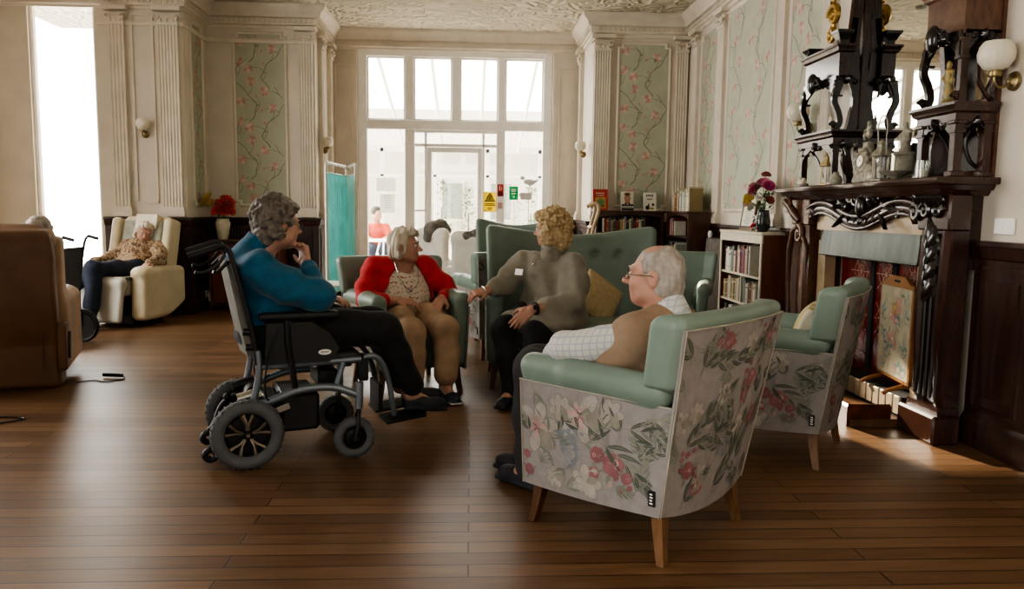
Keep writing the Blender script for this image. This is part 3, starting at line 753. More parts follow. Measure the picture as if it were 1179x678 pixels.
    s = SDF(.009); s.rbox((.035, 0, .385), (.285, .243, .075), .05); s.ell((.05, 0, .44), (.24, .21, .035), k=.03); s.build('seat_cushion', M['green'], t)
    s = SDF(.009); s.rbox((.01, 0, .25), (.30, .26, .07), .02); s.build('seat_base', M['green'], t)
    for sx, sy in ((1, 1), (1, -1), (-1, 1), (-1, -1)):
        b = MB(); x0, y0, x1, y1 = sx*.268, sy*.262, sx*.302, sy*.287
        rings = []
        for k in range(6):
            u = k/5; h = .026-.011*u; cx = x0+(x1-x0)*u**1.5; cy = y0+(y1-y0)*u**1.5; z = .24-.24*u
            rings.append([(cx-h, cy-h, z), (cx+h, cy-h, z), (cx+h, cy+h, z), (cx-h, cy+h, z)])
        b.loft(rings).build('leg', M['leg'] if sx < 0 else M['leg_dark'], t, 50)
    return t
TG = 'floral backed tub armchairs'
tub = make_tub('nearest sage green floral backed armchair, an old man in a tank top in it', (.68, 3.05, 0), hd(-.418, .421), TG)
dup(tub, (1.63, 4.07, 0), hd(-.82, .57), 'sage green floral backed armchair beside the fireplace with a yellow striped cushion')
dup(tub, (-.45, 5.5, 0), hd(.41, -.91), 'sage green armchair facing the camera with a woman in a red cardigan in it')
dup(tub, (1.69, 6.55, 0), hd(-.3, -.95), 'sage green armchair facing the camera, behind the man and in front of the radiator')
dup(tub, (.27, 6.85, 0), hd(-.35, .94), 'floral backed armchair turned towards the garden window, left of the sage green sofa')

def make_wing(name, label, cat, loc, rz, W, H, buttons=()):
    """high-backed wing settee / chair, local +x forwards"""
    t = thing(name, label, cat, loc, rz); h = W/2
    s = SDF(.01)
    def back(X, Y, Z):
        tt = np.clip((Z-.25)/(H-.25), 0, 1.05); hw = h-.045+.035*tt; q = np.clip(Y/hw, -1, 1)
        top = H-.075*np.cos(q*PI/2)**1.3
        uc = -(.24+.12*tt)-.02*(1-q*q)+.05*np.abs(q)**6
        a = np.abs(X-uc)-.07+.045; b_ = np.abs(Y)-hw+.06; c = np.maximum(Z-top+.06, .26-Z)
        d = (np.sqrt(np.maximum(a, 0)**2+np.maximum(b_, 0)**2+np.maximum(c, 0)**2)+np.minimum(np.maximum(a, np.maximum(b_, c)), 0)-.052)*.9
        for y0, z0 in buttons: d = d+.02*np.exp(-((Y-y0)**2+(Z-z0)**2)/.0012)*(X > uc)
        return d
    s.func((-.5, -h-.06, .22), (-.05, h+.06, H+.04), back); s.build('backrest', M['green'], t)
    for sg in (-1, 1):
        s = SDF(.01); y = sg*(h-.075)
        s.rbox((.03, y, .42), (.3, .058, .24), .045); s.cap((.27, y, .635), (-.22, y, .65), .062, .062, .03)
        s.build('arm', M['green'], t)
    s = SDF(.011); s.rbox((.06, 0, .38), (.29, h-.14, .085), .05); s.ell((.06, 0, .45), (.25, h-.16, .03), k=.03); s.build('seat_cushion', M['green'], t)
    s = SDF(.011); s.rbox((.0, 0, .25), (.3, h-.06, .07), .02); s.build('seat_base', M['green'], t)
    b = MB(); b.box((-.345, -h+.06, .2), (-.3, h-.06, .3)); b.build('back_rail', M['green'], t)
    for y0, z0 in buttons:
        tt = (z0-.25)/(H-.25); MB().ball((-(.24+.12*tt)+.043, y0, z0), (.008, .013, .013), 10).build('button', M['green'], t)
    for sx in (-1, 1):
        for sy in (-1, 1):
            b = MB(); rings = []
            for k in range(5):
                u = k/4; q = .027-.011*u; cx = sx*(.265+.03*u); cy = sy*(h-.09+.03*u); z = .24*(1-u)
                rings.append([(cx-q, cy-q, z), (cx+q, cy-q, z), (cx+q, cy+q, z), (cx-q, cy+q, z)])
            b.loft(rings).build('leg', M['leg_dark'], t, 50)
    return t
make_wing('sofa', 'high backed sage green sofa with buttoned back that the carer in grey sits on', 'sofa', (.78, 5.72, 0), hd(0, -1), 1.36, 1.155, ((-.37, .92), (-.18, .92), (.18, .92), (.37, .92)))
make_wing('wing_chair', 'sage green high backed chair showing above the left end of the green sofa', 'armchair', (.46, 7.75, 0), hd(-.05, -1), .88, 1.19)

# cushions
def cushion(name, label, loc, rot, size, m, puff=.075, stripe=None):
    a = size
    s = SDF(.007)
    def f(X, Y, Z):
        x = np.clip(np.abs(X)/a, 0, 1.3); y = np.clip(np.abs(Y)/a, 0, 1.3)
        th = puff*np.maximum(0, (1-np.clip(x, 0, 1)**2.6)*(1-np.clip(y, 0, 1)**2.6))**.5
        edge = np.maximum(np.abs(X)-a*(1-.07*(1-y*y)), np.abs(Y)-a*(1-.07*(1-x*x)))
        return np.maximum((np.abs(Z)-th-.004)*.6, edge)
    s.func((-a, -a, -puff-.01), (a, a, puff+.01), f)
    o = s.build(name, m, None); o.location = loc; o.rotation_euler = rot
    return tag(o, label, 'cushion')
M['tan'] = mat('tan_cushion_cloth', '#cdb68f', .85, var=.08, scale=40, bump=.3, bscale=200)
def stripes(name, c1, c2, c3, sc):
    m = bpy.data.materials.new(name); m.use_nodes = True; nt = m.node_tree; N = nt.nodes; L = nt.links; b = N['Principled BSDF']; b.inputs['Roughness'].default_value = .85
    tc = N.new('ShaderNodeTexCoord'); w_ = N.new('ShaderNodeTexWave'); w_.inputs['Scale'].default_value = sc; w_.inputs['Distortion'].default_value = .3; w_.bands_direction = 'X'
    L.new(tc.outputs['Object'], w_.inputs['Vector']); r = N.new('ShaderNodeValToRGB'); r.color_ramp.interpolation = 'CONSTANT'; e = r.color_ramp.elements
    e[0].color = (*srgb(c1), 1); e[1].color = (*srgb(c3), 1); e[1].position = .75; q = e.new(.38); q.color = (*srgb(c2), 1)
    L.new(w_.outputs['Fac'], r.inputs[0]); L.new(r.outputs[0], b.inputs['Base Color']); return m
M['stripe'] = stripes('yellow_striped_cloth', '#b9ae86', '#d6bf6a', '#cfc7b4', 3.2)
M['beige'] = mat('beige_cushion_cloth', '#cdbb9a', .85, var=.06, scale=40, bump=.3, bscale=200)
cushion('cushion', 'tan cushion leaning on the green sofa beside the carer', (.955, 5.77, .6), (1.2, .62, .2), .17, M['tan'])
cushion('cushion', 'yellow striped cushion standing in the armchair beside the fireplace', (1.775, 3.965, .64), (1.3, .1, hd(-.82, .57)+PI/2), .155, M['stripe'], .07)
cushion('cushion', 'beige cushion in the green armchair directly behind the man', (1.49, 6.46, .56), (.75, .3, .5), .19, M['beige'])
# ================================================================== fireplace wall
def wb(mb, name, m, root, smooth=40):
    """build world-coordinate geometry as a part of root (root unrotated at its base)"""
    o = mb.build(name, m, root, smooth)
    while root.parent is not None: root = root.parent
    o.location = -root.location if o.parent == root else (0, 0, 0)
    return o
M['mahog'] = mat('dark_carved_mahogany', '#3a2219', .25, var=.25, scale=6, stretch=(4, 4, .8), coat=.5, bump=.05, bscale=60)
M['mahog2'] = mat('brown_mahogany_panel', '#5f3f2c', .32, var=.2, scale=7, stretch=(6, 2, 2), coat=.3)
M['ebony'] = mat('near_black_carving', '#1c1512', .22, var=.2, coat=.6)
M['marble'] = mat('cream_marble', '#b7a282', .3, var=.12, scale=9, coat=.3)
M['zinc'] = mat('brushed_grey_metal', '#646a67', .42, .8, var=.15, scale=6, stretch=(1, 3, .6))
M['brass'] = mat('old_brass', '#8b7a55', .35, .9); M['gilt'] = mat('gilt_wood', '#b38f47', .35, .7, var=.2)
M['soot'] = mat('soot_black', '#0f0d0c', .8)
M['mirror'] = mat('silvered_mirror', '#dcdcd6', .02, 1., var=.0); M['mirror'].node_tree.nodes['Principled BSDF'].inputs['Roughness'].default_value = .015
M['redtile'] = mat('oxblood_tile', '#6e1a18', .25, var=.2, scale=9, coat=.4); M['tileline'] = mat('pale_tile_line', '#a9806f', .5)
M['brick'] = mat('cream_hearth_tile', '#a59680', .5, var=.1)
def scroll(b, c, a, u, r0, turns=1.4, r=.012, n=22, ph=0., flip=1):
    c, a, u = [np.array(q, float) for q in (c, a, u)]; P = []; R = []
    for i in range(n):
        t = i/(n-1); q = ph+flip*2*PI*turns*t; rr = r0*(1-.82*t); P.append(c+rr*(a*math.cos(q)+u*math.sin(q))); R.append(r*(1.15-.45*t))
    b.tube(P, R, 7); b.ball(P[-1], r*1.25, 8)
def acanthus(b, p, a, u, o, L, wd, curl=.3):
    """curled leaf standing off the surface: p base, u growth, a side, o outward"""
    p, a, u, o = [np.array(q, float) for q in (p, a, u, o)]; n = 9; rows = []
    for i in range(n):
        t = i/(n-1); w_ = wd*math.sin(PI*min(.98, t*.85+.12))*(1+.22*math.sin(t*21)); h = .018*math.sin(PI*t)+curl*L*.5*t*t
        c = p+u*L*(t-.25*curl*t*t)+o*h
        rows.append([c-a*w_+o*-.012, c-a*w_*.5+o*.004, c+o*.012, c+a*w_*.5+o*.004, c+a*w_-o*.012, c-o*.02])
    b.loft(rows)
def carving(b, c, a, u, o, W, H, seed):
    rnd = random.Random(seed); c, a, u, o = [np.array(q, float) for q in (c, a, u, o)]
    b.ball(c+o*.045, (.035, .05, .075), 14)
    for s in (-1, 1):
        for k in range(5):
            x = W*(.1+.09*k); y = H*(.22-.1*k+.12*(k % 2)); scroll(b, c+a*s*x+u*y+o*.03, a*s, u, H*.2*(1-.09*k), 1.3, .013, 18, .6*k, 1 if k % 2 else -1)
        for k in range(7):
            an = -1.9+.62*k; p = c+a*s*W*.12*(1+.3*k % 2)+u*H*.06*(k-3)*.5; d = a*s*math.cos(an)+u*math.sin(an)
            acanthus(b, p+o*.02, np.cross(o, d), d, o, W*.26 if k in (2, 3) else H*.42, .028, .35)
        for k in range(4):
            p = c+a*s*W*(.26+.07*k)+u*H*(.05*(-1)**k-.05); acanthus(b, p+o*.01, u, a*s, o, W*.13, .022, .3)
    acanthus(b, c+u*H*.28+o*.03, a, u, o, H*.3, .05, .5); acanthus(b, c-u*H*.25+o*.03, a, -u, o, H*.28, .045, .5)
    for k in range(26): b.ball(c+a*W*.48*rnd.uniform(-1, 1)*(1-.3*rnd.random())+u*H*.36*rnd.uniform(-1, 1)+o*.02, rnd.uniform(.008, .018), 8)
aY, uZ, oX = (0, -1, 0), (0, 0, 1), (-1, 0, 0)
fp = thing('fireplace', 'carved dark wood mantelpiece with pale marble slips and grey metal hood', 'fireplace', (2.66, 5.1, 0))
b = MB()   # moulded shelf with a bowed front
out = []
for i in range(21):
    y = 4.0+2.2*i/20; k = abs(i-10)/10; x = 2.43+(.03*math.cos(PI*k*2) if k < .75 else -.0)
    out.append((x, y))
poly = [(2.779, 4.0)]+[(x, y) for x, y in out]+[(2.779, 6.2)]
def inset(d): return [(2.779, 4.0+d)]+[(x+d, min(max(y, 4.0+d), 6.2-d)) for x, y in out]+[(2.779, 6.2-d)]
rings = [[(x, y, z) for x, y in inset(d)] for d, z in ((.09, 1.36), (.07, 1.385), (.05, 1.39), (.035, 1.415), (.006, 1.42), (0, 1.432), (0, 1.448), (.006, 1.456))]
b.loft(rings); wb(b, 'shelf', M['mahog'], fp, 30)
b = MB()   # frieze and back boards
b.box((2.61, 4.2, 1.22), (2.779, 6.08, 1.37)); b.box((2.66, 4.22, 0), (2.779, 4.5, 1.16)); b.box((2.66, 5.72, 0), (2.779, 6.08, 1.16))
wb(b, 'frieze', M['mahog2'], fp)
b = MB(); carving(b, (2.595, 5.02, 1.305), aY, uZ, oX, .92, .24, 3); wb(b, 'centre_carving', M['ebony'], fp, 50)
b = MB()   # serpentine moulding above the opening
for dz, r, dx in ((0, .028, 0), (.045, .02, .012), (-.035, .014, .01)):
    P = []
    for i in range(41):
        t = i/40; y = 5.86-1.56*t; k = abs(t-.5)*2; P.append((2.575-dx, y, 1.245+dz+.05*math.cos(PI*(k-.68)*1.5)))
    b.tube(P, r, 8)
scroll(b, (2.57, 5.84, 1.25), aY, uZ, .06, 1.2, .018, 18, 2.6, -1); scroll(b, (2.57, 4.33, 1.26), aY, uZ, .06, 1.2, .018, 18, .5, 1)
for y in (5.75, 4.42): acanthus(b, (2.57, y, 1.2), aY, uZ, oX, .13, .04, .4)
wb(b, 'serpentine_moulding', M['mahog'], fp, 50)
b = MB(); b.box((2.6, 4.36, 1.14), (2.7, 5.76, 1.26)); b.box((2.62, 5.64, .08), (2.7, 5.76, 1.06)); b.box((2.62, 4.36, .08), (2.7, 4.44, 1.06)); wb(b, 'marble_slip', M['marble'], fp)
# far jamb: scrolled cabriole leg
def jamb(y0, y1, name, far):
    b = MB(); yc = (y0+y1)/2; h = (y1-y0)/2
    b.box((2.52, y0-.03, 0), (2.68, y1+.03, .16), bev=.012); b.box((2.56, y0, .16), (2.68, y1, .2))
    sec = []
    for k in range(19):
        z = .18+1.0*k/18; t = k/18; w_ = h*(.72+.28*math.sin(PI*min(1, t*1.05))**.7) if far else h*.9
        x = 2.6-.03*math.sin(PI*t*1.1)-.03*t**3
        sec.append([(x, yc-w_, z), (x-.02, yc-w_*.8, z), (x-.02, yc-w_*.62, z), (x+.012, yc-w_*.5, z), (x+.012, yc+w_*.5, z), (x-.02, yc+w_*.62, z), (x-.02, yc+w_*.8, z), (x, yc+w_, z), (2.68, yc+w_, z), (2.68, yc-w_, z)])
    b.loft(sec)
    b.box((2.55, y0, 1.17), (2.68, y1, 1.37), bev=.01)
    p = wb(b, name, M["mahog2"] if far else M["mahog"], fp, 35)  # highlights on the far jamb are put into a lighter brown
    c = MB()
    if far:
        c.tube([(2.55, yc+h*.75, .3), (2.55, yc+h, .6), (2.545, yc+h, .95), (2.54, yc+h*.6, 1.12), (2.54, yc, 1.16)], .022, 8); scroll(c, (2.54, yc-.02, 1.1), aY, uZ, .07, 1.3, .02, 20, 1.6, -1)
        c.tube([(2.56, yc-h*.75, .25), (2.56, yc-h*.7, .7), (2.55, yc-h*.85, 1.0), (2.54, yc-h*.4, 1.12)], .016, 8)
        P = [(2.55, yc, 1.2), (2.53, yc+.06, 1.25), (2.5, yc+.1, 1.32), (2.47, yc+.13, 1.36)]; c.tube(P, [.03, .034, .03, .02], 8); scroll(c, (2.5, yc+.1, 1.33), (0, 1, 0), uZ, .045, 1.2, .016, 16, 0, 1)
    else:
        for k in range(8): acanthus(c, (2.555, yc+(.03 if k % 2 else -.03), .93+.045*k), aY, (0, .25*(-1)**k, -.97), oX, .17, .045, .25)
        for s in (-1, 1): scroll(c, (2.54, yc+s*.06, 1.28), (0, s, 0), uZ, .05, 1.4, .016, 18, 0, 1)
        for k in range(6): acanthus(c, (2.54, yc-.1+.04*k, 1.3), aY, uZ, oX, .09, .03, .5)
        for k in range(5): c.tube([(2.565, y0+.04+.05*k, .24), (2.565, y0+.04+.05*k, .8)], .01, 6)
        scroll(c, (2.54, y1, 1.27), aY, uZ, .05, 1.3, .02, 18, 2., -1); acanthus(c, (2.54, y1-.02, 1.3), aY, uZ, oX, .1, .04, .5)
    wb(c, "jamb_carving", M["ebony"] if not far else M["mahog2"], fp, 50)  # far carving shares that lighter, highlit brown
jamb(5.8, 6.12, 'far_jamb', True); jamb(4.06, 4.36, 'near_jamb', False)
b = MB()   # side bracket under the near end of the shelf
b.prism([(0, 0), (.17, 0), (.16, -.08), (.1, -.16), (.09, -.26), (.13, -.33), (.1, -.4), (0, -.4)], (2.779, 4.2, 1.36), (-1, 0, 0), uZ, (0, -.07, 0)); scroll(b, (2.68, 4.12, 1.24), (-1, 0, 0), uZ, .05, 1.3, .016, 18); wb(b, 'side_bracket', M['mahog'], fp)
b = MB(); n = 9; R1 = []   # metal hood, sloping out
for x, z in ((2.64, 1.08), (2.63, 1.06), (2.585, .985), (2.592, .975), (2.66, 1.05)): R1.append([(x, 4.44, z), (x, 5.64, z)])
b.loft([[(2.606, y, 1.145), (2.588, y, .965), (2.596, y, .96), (2.62, y, 1.14)] for y in (4.4, 5.68)]); b.cyl((2.592, 4.4, .965), (2.592, 5.68, .965), .008); b.box((2.6, 4.4, .96), (2.7, 4.41, 1.14)); b.box((2.6, 5.67, .96), (2.7, 5.68, 1.14)); wb(b, 'hood', M['zinc'], fp)
# tiled fireback
b = MB(); b.mat(0).box((2.752, 4.44, .08), (2.7785, 5.64, 1.1))
def S(s, t, off): return (2.752-off, 5.6-s, .3+t)
D = Decal(b, S, None, .001)
for k in range(7):
    for j in range(5):
        cx, cy = .09+.165*k, .085+.165*j
        D.ribbon([(cx-.0825, cy-.0825), (cx+.0825, cy-.0825)], .004, 2); D.ribbon([(cx-.0825, cy-.0825), (cx-.0825, cy+.0825)], .004, 2)
for cx in (.25, .58, .91):
    for cy in (.26, .56):
        for i in range(8): D.ribbon([(cx, cy), (cx+.15*math.cos(i*PI/4), cy+.15*math.sin(i*PI/4))], .005, 1)
        for r in (.05, .1): D.ribbon([(cx+r*math.cos(i*PI/4)*(1 if i % 2 == 0 else .88), cy+r*math.sin(i*PI/4)*(1 if i % 2 == 0 else .88)) for i in range(9)], .004, 1)
b.mat(2)
for y in (5.18, 4.9): b.box((2.738, y-.03, .2), (2.753, y+.03, .98))
wb(b, 'tiled_back', [M['redtile'], M['tileline'], M['soot']], fp)
b = MB(); b.mat(0).box((2.58, 4.44, .0), (2.752, 5.64, .17))
for k in range(15): b.mat(1).box((2.565, 4.445+.08*k, .06), (2.582, 4.518+.08*k, .172), bev=.006)
wb(b, 'inner_hearth', [M['soot'], M['brick']], fp)
b = MB(); b.box((2.26, 4.42, 0), (2.565, 5.98, .045)); wb(b, 'hearth', mat('brown_hearth', '#6d5138', .35, var=.15), fp)
# wooden fender kerb, lying loose round the hearth
b = MB(); prof = [(0, 0), (.06, 0), (.075, .02), (.075, .09), (.06, .12), (.015, .13), (0, .115)]
b.sweep(prof, [(2.51, 6.0, 0), (2.24, 6.0, 0), (2.24, 4.43, 0), (2.51, 4.43, 0)][::-1], (0, 0, 1))
o = b.build('hearth_fender', mat('red_brown_fender', '#5b2c1c', .3, var=.2, coat=.4), None, 30); tag(o, 'low red-brown wooden fender round the fireplace hearth', 'fender')
# needlework fire screen
fs = thing('fire_screen', 'wooden fire screen with a floral needlework panel standing in the fireplace', 'fire screen', (2.64, 4.66, .17), hd(-1, .12))
b = MB(); W2, z0, z1 = .24, .07, .66
b.box((-.012, -W2, z0), (.012, -W2+.028, z1)); b.box((-.012, W2-.028, z0), (.012, W2, z1)); b.box((-.012, -W2, z0), (.012, W2, z0+.03))
top = [(-W2, z1-.03), (W2, z1-.03), (W2, z1), (W2*.72, z1+.012), (W2*.45, z1+.05), (-W2*.45, z1+.05), (-W2*.72, z1+.012), (-W2, z1)]
b.prism(top, (-.012, 0, 0), (0, 1, 0), uZ, (.024, 0, 0)); wood = mat('honey_wood', '#8d6238', .35, var=.15, scale=9); b.build('screen_frame', wood, fs)
MB().box((.0122, -.04, z1+.012), (.014, .04, z1+.026)).build('handle_slot', M['soot'], fs)
b = MB(); b.mat(0).box((.006, -W2+.02, z0+.02), (.0135, W2-.02, z1-.02))
random.seed(5); D = Decal(b, lambda s, t, off: (.0135+off, -W2+.03+s, z0+.03+t), lambda x, y: .0 < x < .42 and .0 < y < .54, .0006)
for k in range(26):
    x, y = random.uniform(.03, .39), random.uniform(.03, .5); q = random.random()
    if q < .35: D.bloom((x, y), random.uniform(.025, .045), [2, 3, 2, 4], 6, q*9, 2)
    else: D.ribbon([(x+.05*t*math.cos(q*9+3*t), y+.05*t*math.sin(q*9+3*t)) for t in np.linspace(0, 1.4, 9)], .006, 1); D.leaf((x, y), q*20, .06, .022, 1, .6); D.leaf((x, y), q*20+2, .05, .02, 5, .6)
D.bloom((.2, .4), .05, [4, 4, 3, 4], 7, 0, 3)
b.build('needlework_panel', [mat('needlework_cream', '#a39c84', .8, bump=.3, bscale=300), mat('needle_teal', '#66796f', .8), mat('needle_rose', '#a98378', .8), mat('needle_pale', '#c4b299', .8), mat('needle_gold', '#ad8f4d', .8), mat('needle_blue', '#6f8288', .8)], fs)
for y in (-.17, .17):
    b = MB(); b.tube([(-.13, y, .012), (-.1, y, .03), (0, y, .06), (.1, y, .03), (.13, y, .012)], [.014, .014, .018, .014, .014], 8); b.box((-.012, y-.012, .05), (.012, y+.012, .09)); b.build('foot', wood, fs)

# ------------------------------------------------------------------ overmantel
om = thing('overmantel', 'tall carved dark overmantel with mirrored centre and open towers', 'overmantel', (2.72, 5.0, 1.456))
b = MB(); b.box((2.762, 4.42, 1.5), (2.776, 5.5, 3.5)); wb(b, 'centre_mirror', M['mirror'], om, 0)
b = MB()
b.box((2.74, 4.36, 1.457), (2.778, 5.55, 1.5)); b.box((2.74, 4.36, 1.457), (2.778, 4.42, 3.5)); b.box((2.72, 4.36, 3.45), (2.778, 5.55, 3.6)); b.box((2.74, 5.49, 1.457), (2.778, 5.55, 3.5))
wb(b, 'mirror_frame', M['mahog'], om)
def sboard(b, P, Y, th, dw):
    """board cut to a curved outline standing out from the wall: P = (x,z) centreline points, dw half-width"""
    P = np.array(P, float); L, R = [], []
    for i, p in enumerate(P):
        d = nrm(P[min(i+1, len(P)-1)]-P[max(i-1, 0)]); n = np.array((-d[1], d[0])); w_ = dw[i] if hasattr(dw, '__len__') else dw
        L.append(p+n*w_); R.append(p-n*w_)
    rings = [[(l[0], Y, l[1]), (r[0], Y, r[1]), (r[0], Y+th, r[1]), (l[0], Y+th, l[1])] for l, r in zip(L, R)]
    b.loft(rings)
def smooth_pts(P, n=6):
    P = [np.array(p, float) for p in P]; out = []
    for i in range(len(P)-1):
        p0, p1, p2, p3 = P[max(0, i-1)], P[i], P[i+1], P[min(len(P)-1, i+2)]
        for k in range(n):
            t = k/n; out.append(.5*((2*p1)+(-p0+p2)*t+(2*p0-5*p1+4*p2-p3)*t*t+(-p0+3*p1-3*p2+p3)*t**3))
    out.append(P[-1]); return out
# tall shaped side boards next to the mirror
b = MB(); sboard(b, smooth_pts([(2.715, 1.46), (2.69, 1.58), (2.665, 1.72), (2.69, 1.84), (2.72, 2.0), (2.715, 2.15), (2.69, 2.32), (2.685, 2.5), (2.70, 2.75), (2.71, 3.0)]), 5.5, .045, [.03]*12+[.036]*12+[.03]*12+[.036]*19)
sboard(b, smooth_pts([(2.58, 2.37), (2.63, 2.40), (2.665, 2.48), (2.68, 2.62)]), 5.5, .045, .022)
wb(b, 'shaped_side_board', M['mahog'], om)
b = MB(); sboard(b, smooth_pts([(2.68, 1.46), (2.66, 1.62), (2.7, 1.8), (2.71, 2.05), (2.68, 2.3), (2.66, 2.55), (2.62, 2.75), (2.6, 3.0)]), 4.37, .045, .05); wb(b, 'shaped_side_board', M['mahog'], om)
def tower(ya, yb, left):
    """open two-storey bracket tower between ya (near) and yb (far)"""
    xf, xb = 2.54, 2.76
    if not left:
        b = MB(); b.box((xb, ya, 1.457), (2.778, yb, 2.4)); wb(b, "tower_back", M["mahog2"], om)
        b = MB(); b.box((xb-.008, ya+.06, 1.5), (xb-.002, yb-.06, 1.74)); b.box((xb-.008, ya+.06, 1.88), (xb-.002, yb-.06, 2.16)); wb(b, "tower_mirror", M["mirror"], om, 0)
    for y in (ya+.03, yb-.03):
        for x in ((xf+.03, xb-.03) if y == ya+.03 and not left else (xf+.03,)):
            b = MB(); b.box((x-.036, y-.036, 1.457), (x+.036, y+.036, 1.49), bev=.006); b.box((x-.022, y-.022, 1.49), (x+.022, y+.022, 1.69)); b.box((x-.032, y-.032, 1.69), (x+.032, y+.032, 1.705)); b.box((x-.024, y-.024, 1.705), (x+.024, y+.024, 1.735)); b.box((x-.036, y-.036, 1.735), (x+.036, y+.036, 1.755), bev=.005)
            wb(b, 'lower_post', M['mahog'], om)
    b = MB()   # arched bracket fronts under the shelf
    def arch(p, d, Ln, z, H, th):
        p = np.array(p, float); d = np.array(d, float); n = np.cross(d, uZ)
        pts = [(0, 0)]+[(0, -H)]+[(Ln*.5*(1-math.cos(t)) if 0 else Ln*(.06+.88*t), -H*(.95-.72*math.sin(PI*t)**.6+.1*math.sin(PI*t*3)**2)) for t in np.linspace(0, 1, 15)]+[(Ln, -H), (Ln, 0)]
        b.prism(pts, p+np.array((0, 0, z)), d, uZ, n*th)
        m_ = p+d*Ln/2+np.array((0, 0, z-.03))
        for s in (-1, 1): scroll(b, m_+d*s*.05-n*.005, d*s, uZ, .03, 1.2, .01, 14, 0, -1)
        acanthus(b, m_-np.array((0, 0, .03)), d, uZ, -n if abs(n[0]) > .5 and n[0] > 0 else n, .07, .03, .5)
    arch((xf+.01, yb-.03, 0), (0, -1, 0), yb-ya-.06, 1.775, .12, -.016); arch((xf+.03, ya+.012, 0), (1, 0, 0), .08 if left else .18, 1.775, .12, -.016)
    # curved braces from the back to the front posts
    b.tube(smooth_pts([(xb-.03, ya+.05, 1.5), (xb-.09, ya+.06, 1.55), (xb-.12, ya+.06, 1.66), (xb-.06, ya+.05, 1.75)]), .011, 7)
    b.tube(smooth_pts([(xf+.06, yb-.06, 1.75), (xf+.1, yb-.12, 1.66), (xf+.12, yb-.16, 1.56), (xf+.16, yb-.17, 1.5)]), .011, 7)
    wb(b, 'lower_arch', M['ebony'], om, 45)
    b = MB(); pr_ = [(.0, .0), (.018, .012), (.022, .03), (.034, .042), (.034, .056), (0, .056)]
    b.box((xf, ya, 1.75), (xb, yb, 1.81)); b.sweep(pr_, [(xb, ya, 1.79), (xf, ya, 1.79), (xf, yb, 1.79), (xb, yb, 1.79)][::-1], uZ); b.box((xf, ya, 1.81), (xb, yb, 1.846)); wb(b, 'tower_shelf', M['mahog'], om)
    # S-scroll uprights
    for y, sgn in ((yb-.035, 1), (ya+.015, -1)):
        b = MB()
        if sgn == 1 or left: P = [(xf+.02, 1.85), (xf+.045, 1.9), (xf+.03, 1.97), (xf-.0, 2.04), (xf+.01, 2.12), (xf+.03, 2.18)]
        else: P = [(xf+.03, 1.85), (xf+.03, 1.95), (xf+.03, 2.05), (xf+.03, 2.1), (xf+.03, 2.15), (xf+.03, 2.18)]
        sboard(b, smooth_pts(P), y-.014, .03, [.02]*26+[.026]*5)
        scroll(b, (xf+.005, y, 1.875), (-1, 0, 0), uZ, .024, 1.1, .012, 14); b.box((xf-.005, y-.024, 2.07), (xf+.05, y+.024, 2.085)); wb(b, 's_scroll_upright', M['ebony'] if sgn == 1 or left else M['mahog'], om)
    if not left:
        b = MB(); b.tube(smooth_pts([(xb-.02, ya+.03, 1.86), (xb-.06, ya+.02, 1.9), (xb-.1, ya+.02, 1.97), (xb-.1, ya+.02, 2.1)]), .012, 7); (None if left else b.box((xb-.02, ya, 1.84), (xb, ya+.03, 2.2))); wb(b, "side_brace", M['mahog'], om)
    b = MB(); arch((xf+.005, yb-.02, 0), (0, -1, 0), yb-ya-.04, 2.22, .15, -.018); arch((xf+.03, ya+.01, 0), (1, 0, 0), .1 if left else .19, 2.22, .15, -.018)
    carving(b, (xf+.0, (ya+yb)/2, 2.2), aY, uZ, oX, .16, .09, 9); wb(b, 'upper_arch', M['ebony'], om, 45)
    b = MB(); zt = 2.40 if left else 2.72
    xq = xf+.12 if left else xb; b.box((xf+.02, ya+.01, 2.2), (xq, yb-.01, zt)); b.sweep(pr_, [(xq, ya+.01, 2.375 if left else 2.42), (xf+.02, ya+.01, 2.375 if left else 2.42), (xf+.02, yb-.01, 2.375 if left else 2.42), (xq, yb-.01, 2.375 if left else 2.42)][::-1], uZ)
    wb(b, 'tower_top', M['mahog'] if left else M['mahog2'], om)
    if left:
        for y, h in ((yb-.05, .09), (ya+.05, .13)):
            b = MB(); x = xf+.05; b.box((x-.025, y-.025, 2.4), (x+.025, y+.025, 2.4+h*.6)); rings = []
            for hw2, z in ((.03, 2.4+h*.5), (.045, 2.4+h*.75), (.06, 2.4+h*.9), (.06, 2.4+h)): rings.append([(x-hw2, y-hw2, z), (x+hw2, y-hw2, z), (x+hw2, y+hw2, z), (x-hw2, y+hw2, z)])
            b.loft(rings); wb(b, 'square_finial', M['ebony'], om)
tower(4.05, 4.41, False); tower(5.45, 6.02, True)
b = MB()   # gilded scrollwork on the crest
for k in range(7): acanthus(b, (2.6, 5.62+.02*(k % 3), 2.5+.045*k), (.5, .5, 0), (.1, .3*(-1)**k, .9), oX, .12, .03, .5)
scroll(b, (2.58, 5.62, 2.66), (0, 1, 0), uZ, .08, 1.4, .022, 22, 0, 1); scroll(b, (2.58, 5.64, 2.52), (0, 1, 0), uZ, .05, 1.2, .018, 18, 2, -1)
wb(b, 'gilded_crest', M['gilt'], om, 50)

